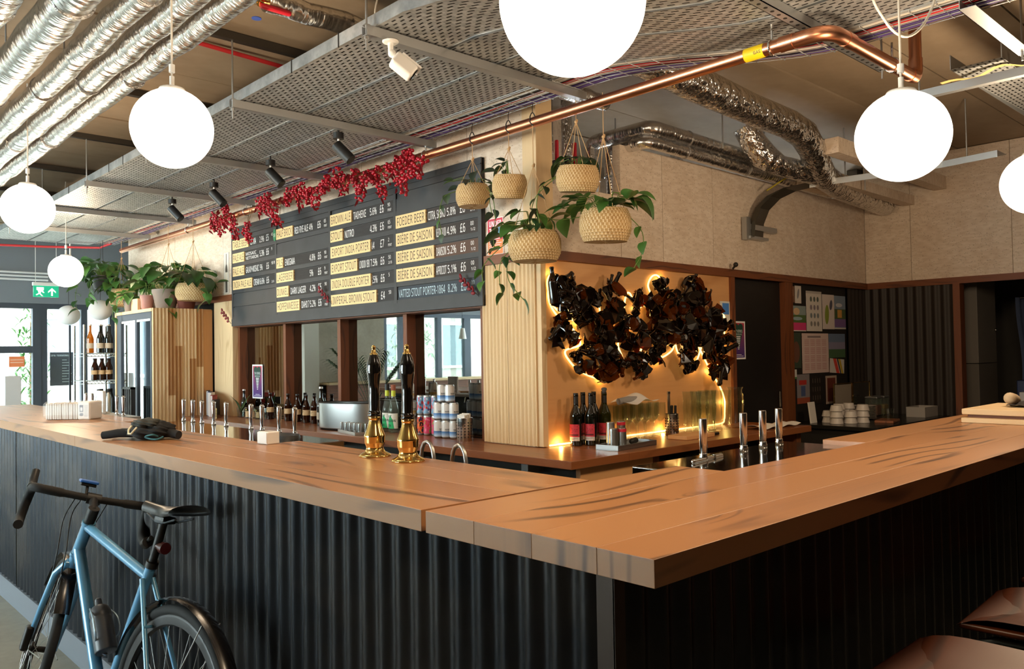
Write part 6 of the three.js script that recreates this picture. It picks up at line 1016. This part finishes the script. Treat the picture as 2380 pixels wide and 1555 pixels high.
  part(t, 'water_bottle', lathe([[0, 0], [0.034, 0], [0.036, 0.006], [0.036, 0.115], [0.033, 0.122], [0.033, 0.128], [0.036, 0.135], [0.034, 0.15], [0.024, 0.165], [0.012, 0.168], [0.011, 0.19], [0.008, 0.195], [0, 0.195]], 26).applyMatrix4(new THREE.Matrix4().makeRotationZ(-0.62)).translate(0.452, 0.455, 0), phy(0x52565c, 0.4, 0, { transmission: 0.3, thickness: 0 }));
  part(t, 'bottle_cage', [tube([[0.50, 0.47, -0.02], [0.46, 0.51, -0.04], [0.49, 0.56, -0.042], [0.55, 0.585, -0.03]], 0.0032, 30, 6), tube([[0.50, 0.47, 0.02], [0.46, 0.51, 0.04], [0.49, 0.56, 0.042], [0.55, 0.585, 0.03]], 0.0032, 30, 6), tube([[0.50, 0.47, -0.02], [0.455, 0.445, 0], [0.50, 0.47, 0.02]], 0.0032, 20, 6)], std(0x9db4c4, 0.3, 0.7));
  part(t, 'down_tube_lettering', new THREE.CylinderGeometry(0.0216, 0.0214, 0.20, 20, 1, true, Math.PI * 0.5 + 2.6, 1.6).applyQuaternion(new THREE.Quaternion().setFromUnitVectors(V(0, 1, 0), V(HB[0] - BB[0], HB[1] - BB[1], 0).normalize())).translate(0.545, 0.425, 0), new THREE.MeshStandardMaterial({ roughness: 0.4, map: canvasTex(64, 256, (g) => { g.fillStyle = '#5f9fc8'; g.fillRect(0, 0, 64, 256); g.fillStyle = '#cfc9b4'; for (let i = 0; i < 4; i++) { g.lineWidth = 9; g.strokeStyle = '#cfc9b4'; g.beginPath(); g.ellipse(32, 40 + i * 60, 16, 20, 0, 0.6 * i, 5 + i * 0.3); g.stroke(); } }) }), 'cream script lettering');
  // steered front end
  const s = new THREE.Group(); s.name = 'front_end'; const axis = V(HT[0] - HB[0], HT[1] - HB[1], 0).normalize(), piv = V(...HB);
  const q = new THREE.Quaternion().setFromAxisAngle(axis, -0.36), turn = (g) => g.translate(-piv.x, -piv.y, 0).applyQuaternion(q).translate(piv.x, piv.y, 0);
  const F = [1.0, 0.35, 0];
  for (const z of [-1, 1]) part(t, 'fork_blade', turn(sweep(vv([[0.80, 0.70, z * 0.02], [0.83, 0.655, z * 0.045], [0.9, 0.52, z * 0.05], [0.97, 0.4, z * 0.05], [F[0], F[1], z * 0.052]]), (a) => 0.014 - 0.006 * a, 14)), blue);
  part(t, 'fork_crown', turn(mg([rod([0.80, 0.70, -0.026], [0.80, 0.70, 0.026], 0.017, 16), rod(HB, [0.802, 0.695, 0], 0.02, 18)])), blue);
  const w = new THREE.Group(); w.name = 'wheel'; t.add(w); const c0 = turn(new THREE.BufferGeometry().setFromPoints([V(...F)])).attributes.position; w.position.set(c0.getX(0), c0.getY(0), c0.getZ(0)); w.quaternion.copy(q);
  w.add(mesh('tyre', tyre, M.rubber), mesh('rim', rim, std(0x202021, 0.4, 0.4)), mesh('spokes', spokes, M.steelSatin), mesh('hub', hub, M.black), mesh('disc_rotor', rotorG, M.steelSatin));
  part(t, 'mudguard', turn(guard(0.55, 2.6).translate(F[0], F[1], 0)), gm);
  part(t, 'mudguard_stay', turn(mg([rod([F[0], F[1], -0.05], [F[0] - 0.34, F[1] + 0.04, -0.028], 0.0022, 6), rod([F[0], F[1], 0.05], [F[0] - 0.34, F[1] + 0.04, 0.028], 0.0022, 6)])), M.steelSatin);
  part(t, 'spacers', rod(HT, [0.703, 0.89, 0], 0.019, 18), M.black);
  const ST = [0.79, 0.945, 0];
  part(t, 'stem', turn(mg([rod([0.708, 0.88, 0], [0.69, 0.917, 0], 0.02, 18), rod([0.696, 0.905, 0], ST, 0.0155, 16), rod([ST[0], ST[1], -0.025], [ST[0], ST[1], 0.025], 0.021, 18)])), M.black);
  const bar = [[0, 0, 0.02], [0, 0.002, 0.1], [0, 0.004, 0.165], [0.012, 0.005, 0.195], [0.05, 0.002, 0.207], [0.078, -0.012, 0.209], [0.088, -0.045, 0.211], [0.075, -0.085, 0.214], [0.045, -0.115, 0.216], [0.0, -0.128, 0.218], [-0.04, -0.13, 0.22]];
  for (const z of [-1, 1]) {
    const P = new THREE.CatmullRomCurve3(bar.map(([a, b, c]) => V(ST[0] + a, ST[1] + b, c * z))).getPoints(50);
    part(t, 'handlebar', turn(sweep(P, (a) => a < 0.12 ? 0.0135 : 0.0165, 14)), std(0x131314, 0.75));
    part(t, 'brake_hood', turn(mg([sweep(vv([[ST[0] + 0.07, ST[1] + 0.002, 0.209 * z], [ST[0] + 0.11, ST[1] + 0.02, 0.21 * z], [ST[0] + 0.14, ST[1] + 0.06, 0.21 * z]]), (a) => 0.017 - 0.003 * a, 12)])), M.black);
    part(t, 'brake_lever', turn(sweep(vv([[ST[0] + 0.125, ST[1] + 0.02, 0.21 * z], [ST[0] + 0.13, ST[1] - 0.04, 0.211 * z], [ST[0] + 0.115, ST[1] - 0.09, 0.213 * z]]), 0.006, 8)), M.darkSteel);
  }
  part(t, 'bar_end_mirror', turn(mg([rod([ST[0] - 0.04, ST[1] - 0.13, 0.22], [ST[0] - 0.065, ST[1] - 0.12, 0.222], 0.02, 18), rod([ST[0] - 0.05, ST[1] - 0.12, 0.222], [ST[0] - 0.09, ST[1] - 0.1, 0.225], 0.008, 10)])), M.black);
  part(t, 'computer_mount', turn(mg([rod([ST[0], ST[1] + 0.01, -0.03], [ST[0] + 0.05, ST[1] + 0.045, -0.03], 0.006), rb(ST[0] + 0.03, ST[0] + 0.09, ST[1] + 0.04, ST[1] + 0.052, -0.055, 0.0, 0.004)])), M.black);
  part(t, 'bike_computer', turn(rb(ST[0] + 0.02, ST[0] + 0.1, ST[1] + 0.052, ST[1] + 0.063, -0.06, 0.005, 0.004)), std(0x2a6ac8, 0.4));
  part(t, 'brake_cables', [turn(tube([[ST[0] + 0.03, ST[1] - 0.01, -0.06], [ST[0] + 0.1, ST[1] - 0.1, -0.07], [ST[0] + 0.05, ST[1] - 0.22, -0.06], [0.85, 0.6, -0.05]], 0.0024, 40, 6)), turn(tube([[ST[0] + 0.02, ST[1] - 0.01, -0.04], [ST[0] + 0.07, ST[1] - 0.08, -0.05], [ST[0] - 0.02, ST[1] - 0.2, -0.04], [0.79, 0.66, -0.03]], 0.0024, 40, 6)), turn(tube([[ST[0], ST[1] - 0.01, 0.05], [ST[0] + 0.02, ST[1] - 0.1, 0.03], [ST[0] - 0.04, ST[1] - 0.2, 0.0], [0.76, 0.7, 0.0]], 0.0024, 40, 6))], M.black);
  part(t, 'brake_caliper', turn(rb(0.93, 0.985, 0.35, 0.44, -0.075, -0.045, 0.01)), M.black);
}
// ---------- notice wall, kitchen end, stools ----------
{
  const Z = WZ - 0.0165;
  const P = (name, label, [x0, x1, y0, y1], draw, skew = 0) => { const p = poster(name, label, 'poster', x1 - x0, y1 - y0, draw, [(x0 + x1) / 2, (y0 + y1) / 2, Z], 0, 'posters on the notice wall'); p.rotation.z = skew; };
  const fill = (g, w, h, c) => { g.fillStyle = c; g.fillRect(0, 0, w, h); };
  P('wall_poster', 'small white card with a pencil drawing at the top of the notice wall', [5.135, 5.236, 1.831, 1.975], (g, w, h) => { fill(g, w, h, '#d8d0c8'); g.fillStyle = '#8a8a90'; g.beginPath(); g.ellipse(w * 0.5, h * 0.45, w * 0.16, h * 0.3, 0.3, 0, 7); g.fill(); });
  P('wall_poster', 'narrow sepia photo beside the pencil drawing', [5.05, 5.127, 1.835, 1.969], (g, w, h) => { fill(g, w, h, '#7a5844'); g.fillStyle = '#a8846a'; g.fillRect(w * 0.2, h * 0.2, w * 0.5, h * 0.4); });
  P('wall_poster', 'landscape poster of green hills with a bright pink base', [5.067, 5.307, 1.6, 1.81], (g, w, h) => { fill(g, w, h, '#8fa0a0'); g.fillStyle = '#d8b890'; g.beginPath(); g.ellipse(w * 0.35, h * 0.22, w * 0.22, h * 0.14, 0, 0, 7); g.fill(); g.fillStyle = '#55703c'; g.fillRect(0, h * 0.36, w, h * 0.32); g.fillStyle = '#9ab4bc'; g.beginPath(); g.ellipse(w * 0.4, h * 0.5, w * 0.35, h * 0.07, 0, 0, 7); g.fill(); g.fillStyle = '#d8407a'; g.fillRect(0, h * 0.66, w, h * 0.3); g.fillStyle = '#e0dad4'; g.fillRect(0, h * 0.96, w, h * 0.04); });
  P('wall_poster', 'white poster with a grid of twelve small drawings', [5.321, 5.593, 1.602, 1.941], (g, w, h) => { fill(g, w, h, '#d9d2ca'); g.fillStyle = '#b8b2ac'; g.fillRect(0, 0, w, h * 0.06); for (let i = 0; i < 3; i++) for (let k = 0; k < 4; k++) { g.fillStyle = ['#5f6a62', '#8a7f88', '#7a8488', '#86827c'][k]; g.beginPath(); g.ellipse(w * (0.3 + i * 0.22), h * (0.2 + k * 0.205), w * 0.07, h * 0.065, 0, 0, 7); g.fill(); } });
  P('wall_poster', 'pale poster with one large green leaf shape', [5.608, 5.826, 1.622, 1.922], (g, w, h) => { fill(g, w, h, '#d8ccc6'); g.fillStyle = '#8a9a3c'; g.beginPath(); g.ellipse(w * 0.36, h * 0.58, w * 0.17, h * 0.28, 0.08, 0, 7); g.fill(); g.fillStyle = '#5a5a6a'; g.beginPath(); g.ellipse(w * 0.72, h * 0.3, w * 0.12, h * 0.15, 0.3, 0, 7); g.fill(); });
  P('wall_poster', 'landscape poster with a yellow house and purple foreground', [5.834, 6.045, 1.624, 1.918], (g, w, h) => { fill(g, w, h, '#7f90a4'); g.fillStyle = '#c8c8d0'; g.beginPath(); g.ellipse(w * 0.4, h * 0.28, w * 0.3, h * 0.06, 0, 0, 7); g.fill(); g.fillStyle = '#4c6040'; g.fillRect(0, h * 0.4, w, h * 0.3); g.fillStyle = '#d09a4a'; g.fillRect(w * 0.25, h * 0.42, w * 0.4, h * 0.24); g.fillStyle = '#7a5f94'; g.fillRect(0, h * 0.7, w, h * 0.24); g.fillStyle = '#d0cac4'; g.fillRect(0, h * 0.96, w, h * 0.04); });
  P('wall_poster', 'dark green and brown poster on the notice wall', [5.05, 5.212, 1.297, 1.589], (g, w, h) => { fill(g, w, h, '#3c4a3c'); g.fillStyle = '#6a4636'; g.beginPath(); g.ellipse(w * 0.5, h * 0.55, w * 0.36, h * 0.3, 0, 0, 7); g.fill(); });
  P('wall_poster', 'large creased pink year planner in the middle of the notice wall', [5.233, 5.7, 1.249, 1.584], (g, w, h) => { fill(g, w, h, '#d8c0ba'); g.fillStyle = '#8a7a78'; g.fillRect(w * 0.2, 6, w * 0.5, 4); for (let i = 0; i < 4; i++) for (let k = 0; k < 4; k++) { g.fillStyle = '#c08a88'; for (let q = 0; q < 4; q++) g.fillRect(w * (0.08 + i * 0.22), h * (0.16 + k * 0.2) + q * 4, w * 0.17, 1.5); } });
  P('wall_poster', 'blue and green landscape poster beside the planner', [5.711, 6.018, 1.373, 1.582], (g, w, h) => { fill(g, w, h, '#6a7c98'); g.fillStyle = '#8a86a0'; g.fillRect(0, h * 0.35, w, h * 0.3); g.fillStyle = '#4a6a48'; g.fillRect(0, h * 0.65, w, h * 0.35); });
  P('wall_poster', 'tilted white card with red and yellow stripes', [5.72, 5.99, 1.237, 1.362], (g, w, h) => { fill(g, w, h, '#d8d4d0'); g.fillStyle = '#d84a3c'; g.beginPath(); g.moveTo(w * 0.2, 0); g.lineTo(w * 0.42, 0); g.lineTo(w * 0.68, h); g.lineTo(w * 0.46, h); g.fill(); g.fillStyle = '#3a3a3a'; g.beginPath(); g.moveTo(w * 0.46, 0); g.lineTo(w * 0.56, 0); g.lineTo(w * 0.8, h); g.lineTo(w * 0.72, h); g.fill(); g.fillStyle = '#c8a82c'; g.beginPath(); g.moveTo(w * 0.58, 0); g.lineTo(w * 0.72, 0); g.lineTo(w * 0.95, h); g.lineTo(w * 0.82, h); g.fill(); }, -0.06);
  P('wall_poster', 'tiny white sticker with a green edge on the notice wall', [5.052, 5.13, 1.21, 1.287], (g, w, h) => { fill(g, w, h, '#d8d8d4'); g.fillStyle = '#4a8a50'; g.fillRect(0, h * 0.8, w, h * 0.2); });
  P('wall_poster', 'grey poster with a red title and blue figure', [5.131, 5.343, 1.003, 1.244], (g, w, h) => { fill(g, w, h, '#8a8488'); g.fillStyle = '#b8342c'; g.fillRect(w * 0.15, h * 0.2, w * 0.6, h * 0.16); g.fillStyle = '#4a5a86'; g.fillRect(w * 0.3, h * 0.4, w * 0.35, h * 0.35); g.fillStyle = '#a05038'; g.fillRect(0, h * 0.8, w, h * 0.2); });
  P('wall_poster', 'black poster with rows of small bottles', [5.365, 5.572, 0.99, 1.226], (g, w, h) => { fill(g, w, h, '#221d1b'); for (let i = 0; i < 4; i++) for (let k = 0; k < 3; k++) { g.fillStyle = '#5a5048'; g.fillRect(w * (0.14 + i * 0.2), h * (0.1 + k * 0.3), w * 0.06, h * 0.16); } });
  P('wall_poster', 'brown framed text poster with a pale border', [5.634, 5.836, 0.976, 1.218], (g, w, h) => { fill(g, w, h, '#b8a698'); g.fillStyle = '#6a3024'; g.fillRect(w * 0.12, h * 0.08, w * 0.76, h * 0.84); });
}
{ // kitchen pass counter with crockery
  const t = thing('pass_counter', 'dark kitchen pass counter under the notice wall', 'counter'); const H = 0.86;
  part(t, 'top', rb(4.95, 6.4, 0.83, H, -2.42, -1.70, 0.003), std(0x2c2b28, 0.25, 0.5)); part(t, 'front', bb(5.0, 6.38, 0, 0.83, -1.78, -1.75), M.darkWall); part(t, 'side', bb(5.0, 5.03, 0, 0.83, -2.4, -1.78), M.darkWall);
  const rk = lathe([[0, 0.035], [0.028, 0.035], [0.030, 0.033], [0.038, 0.002], [0.036, 0.0], [0.026, 0.03], [0, 0.032]], 26);
  const stacks = [[5.13, -2.1, 3], [5.22, -2.03, 2], [5.3, -2.16, 3], [5.36, -2.06, 2], [5.33, -1.98, 3], [5.45, -2.15, 3], [5.5, -2.22, 2], [5.2, -2.2, 2]];
  for (const [x, z, n] of stacks) for (let k = 0; k < n; k++) { const c = solo('ramekin', rk, std(0xcfc8c2, 0.4), 'upturned white ramekin in the stacks on the kitchen pass', 'ramekin', 'ramekins on the pass'); c.position.set(x, H + k * 0.0365 * 1.35, z); c.scale.set(1.35, 1.35, 1.35); }
  const pg = lathe([[0, 0.004], [0.06, 0.004], [0.062, 0], [0.066, 0.002], [0.1, 0.012], [0.1, 0.015], [0.064, 0.008], [0, 0.008]], 36);
  for (let k = 0; k < 9; k++) { const c = solo('plate', pg, std(0xb9b6b0, 0.35), 'white plate in the stack beside the ramekins', 'plate', 'stacked plates on the pass'); c.position.set(5.66, H + k * 0.0125, -2.12); }
  const d = thing('display_frame', 'gold edged splash screen behind the jars on the kitchen pass', 'screen', [5.95, H, -2.34]);
  part(d, 'steel_panel', bb(0.02, 0.35, 0.02, 0.29, -0.004, 0.0), M.steel); part(d, 'paper_panel', bb(-0.34, -0.02, 0.0, 0.28, -0.004, 0.0), std(0x9a8f82, 0.7)); part(d, 'gold_edge', [bb(-0.35, -0.34, 0, 0.285, -0.006, 0.004), bb(0.35, 0.36, 0, 0.295, -0.006, 0.004), bb(-0.35, 0.36, 0.285, 0.293, -0.006, 0.004), bb(-0.005, 0.02, 0, 0.29, -0.006, 0.004)], M.brass);
  for (const [x, c, l] of [[6.05, 0x7a4434, 'glass jar of reddish dried fruit on the kitchen pass'], [6.2, 0x8a6a3a, 'glass jar of golden grain on the kitchen pass']]) { const j = thing('storage_jar', l, 'jar', [x, H, -2.2], 0, 'jars on the pass'); part(j, 'glass', rb(-0.055, 0.055, 0, 0.15, -0.055, 0.055, 0.012, 3), M.clearG); part(j, 'contents', rb(-0.05, 0.05, 0.004, 0.095, -0.05, 0.05, 0.012, 3), std(c, 0.9)); part(j, 'lid', rb(-0.056, 0.056, 0.15, 0.17, -0.056, 0.056, 0.01, 3), std(0x8a8c8e, 0.3, 0.6)); }
  const b = thing('plastic_tub', 'white plastic tub at the end of the kitchen pass', 'tub', [6.22, H, -1.86]); part(b, 'tub', [rb(-0.14, 0.14, 0, 0.004, -0.08, 0.08, 0.002), rb(-0.14, 0.14, 0, 0.085, 0.076, 0.08, 0.001), rb(-0.14, 0.14, 0, 0.085, -0.08, -0.076, 0.001), rb(-0.14, -0.136, 0, 0.085, -0.08, 0.08, 0.001), rb(0.136, 0.14, 0, 0.085, -0.08, 0.08, 0.001)], std(0xa8a4a0, 0.5));
  const w = thing('serving_board', 'small wooden serving board lying on the kitchen pass', 'board', [5.5, H, -1.86], 0.2); part(w, 'board', uvm(rb(-0.13, 0.13, 0, 0.02, -0.07, 0.07, 0.004), 'x'), M.back);
  const gl = thing('pass_tumbler', 'tumbler with a green base on the kitchen pass', 'glass', [5.62, H, -1.9]); part(gl, 'glass', lathe([[0, 0], [0.036, 0], [0.045, 0.1], [0.043, 0.1], [0.034, 0.006], [0, 0.006]], 24), M.glass); part(gl, 'green_base', cyl(0.038, 0.04, 0.0, 0.018), std(0x2f9a5a, 0.3));
  const sk = thing('menu_holder', 'white card in a slanted holder at the door end of the pass', 'card', [5.07, H, -2.26]); part(sk, 'card', rb(-0.05, 0.05, 0, 0.17, -0.006, 0.006, 0.003).rotateX(-0.12), M.paper);
}
{ // right end of the bar
  const b0 = thing('chopping_board', 'lower pale chopping board at the right-hand end of the bar', 'chopping board', [3.24, 1.10, -0.22]); part(b0, 'board', uvm(rb(-0.26, 0.26, 0, 0.024, -0.27, 0.3, 0.004), 'z'), M.pine);
  const b1 = thing('chopping_board', 'upper pale chopping board with a dark cloth on it at the end of the bar', 'chopping board', [3.25, 1.138, -0.22]); part(b1, 'board', uvm(rb(-0.26, 0.26, 0, 0.026, -0.27, 0.3, 0.004), 'z'), M.pine); part(b1, 'spacer', bb(-0.24, 0.24, -0.0145, 0, -0.25, 0.28), M.trim);
  const c = thing('bar_cloth', 'dark crumpled cloth with a beige roll on the chopping boards', 'cloth', [3.3, 1.164, -0.26]); part(c, 'cloth', grid(20, 12, (a, b) => [-0.12 + a * 0.24, 0.008 + 0.022 * Math.sin(Math.PI * a) * Math.sin(Math.PI * b) + 0.006 * Math.sin(a * 14 + b * 9), -0.1 + b * 0.22]), std(0x2c2622, 0.9, 0, { side: THREE.DoubleSide })); part(c, 'roll', new THREE.CapsuleGeometry(0.028, 0.06, 6, 14).rotateZ(1.4).translate(-0.02, 0.034, -0.1), std(0xbfa88a, 0.8));
  const p = thing('kitchen_unit', 'tall pale grey kitchen unit seen through the hatch', 'cabinet', [7.1, 0, -1.85]); part(p, 'upper_door', rb(-0.25, 0.25, 1.3, 2.2, -0.3, 0.25, 0.004), std(0x77716a, 0.5)); part(p, 'lower_door', rb(-0.25, 0.25, 0, 1.295, -0.3, 0.25, 0.004), std(0x6a645c, 0.5)); part(p, 'knob', sph(0.015, 0.2, 1.6, 0.262), M.steel);
  const a = thing('apron', 'blue apron hanging inside the kitchen', 'apron', [7.6, 0, -1.45]); part(a, 'cloth', grid(16, 20, (u, v) => [-0.12 + u * 0.3, 0.95 + v * 0.95, 0.03 * Math.sin(u * 12) + 0.02 * Math.sin(v * 5)]), std(0x4a5878, 0.9, 0, { side: THREE.DoubleSide })); part(a, 'hook', rod([0.03, 1.9, -0.05], [0.03, 1.9, 0.05], 0.01), M.steel);
  const bx = thing('label_box', 'white box with grey labels beside the kitchen hatch', 'box', [6.75, 0.9, -1.14]); part(bx, 'box', rb(-0.09, 0.09, 0, 0.16, -0.1, 0.1, 0.003), std(0xc4c4c8, 0.6)); part(bx, 'label', [bb(-0.092, -0.09, 0.09, 0.14, 0.0, 0.06), bb(-0.092, -0.09, 0.02, 0.07, 0.0, 0.06)], std(0x4a4440, 0.7));
  const cr = thing('blue_crate', 'dark blue crate behind the white box in the kitchen', 'crate', [7.3, 0.9, -1.3]); part(cr, 'crate', rb(-0.12, 0.12, 0, 0.24, -0.1, 0.1, 0.01), std(0x20305c, 0.5));
  struct('wall_hatch_shelf', bb(6.53, 7.6, 0.86, 0.9, -1.6, 3.6), M.steelSatin);
}
{ // stools
  const mk = (x, z, label, turn) => {
    const t = thing('bar_stool', label, 'bar stool', [x, 0, z], turn, 'plywood bar stools');
    part(t, 'seat', uvm(grid(10, 10, (a, b) => { const u = a - 0.5, v = b - 0.5, e = Math.max(0, -v * 2); return [u * 0.4, 0.735 - 0.03 * Math.pow(e, 4) - 0.012 * Math.cos(u * 5), v * 0.38]; })), M.stoolPly);
    part(t, 'seat_edge', uvm(rb(-0.2, 0.2, 0.705, 0.722, -0.185, 0.19, 0.008, 2), 'x'), M.stoolPly);
    part(t, 'backrest', uvm(extr((() => { const s = new THREE.Shape(); s.moveTo(-0.19, 0); s.lineTo(0.19, 0); s.lineTo(0.19, 0.13); s.quadraticCurveTo(0.19, 0.17, 0.15, 0.17); s.lineTo(-0.15, 0.17); s.quadraticCurveTo(-0.19, 0.17, -0.19, 0.13); s.closePath(); return s; })(), 0.014, 0.002).rotateX(0.12).translate(0, 0.80, 0.185), 'x'), M.stoolPly);
    const tubeM = std(0x4a5356, 0.4, 0.5);
    for (const s of [-1, 1]) { part(t, 'side_frame', sweep(vv([[s * 0.17, 0.93, 0.225], [s * 0.17, 0.76, 0.205], [s * 0.17, 0.69, 0.17], [s * 0.17, 0.685, 0.1], [s * 0.17, 0.685, -0.1], [s * 0.175, 0.67, -0.14], [s * 0.2, 0.0, -0.19]]), 0.011, 12), tubeM); part(t, 'leg', sweep(vv([[s * 0.17, 0.685, 0.1], [s * 0.175, 0.66, 0.15], [s * 0.2, 0.0, 0.22]]), 0.011, 12), tubeM); }
    part(t, 'foot_rail', [rod([-0.19, 0.25, -0.172], [0.19, 0.25, -0.172], 0.01), rod([-0.19, 0.25, 0.198], [0.19, 0.25, 0.198], 0.01)], tubeM);
    return t;
  };
  mk(0.84, 0.22, 'plywood bar stool closest to the corner of the bar', 0); mk(1.43, 0.24, 'plywood bar stool second from the corner of the bar', 0.05); mk(2.0, 0.24, 'plywood bar stool third from the corner of the bar', 0);
}
renderer.render(scene, camera);
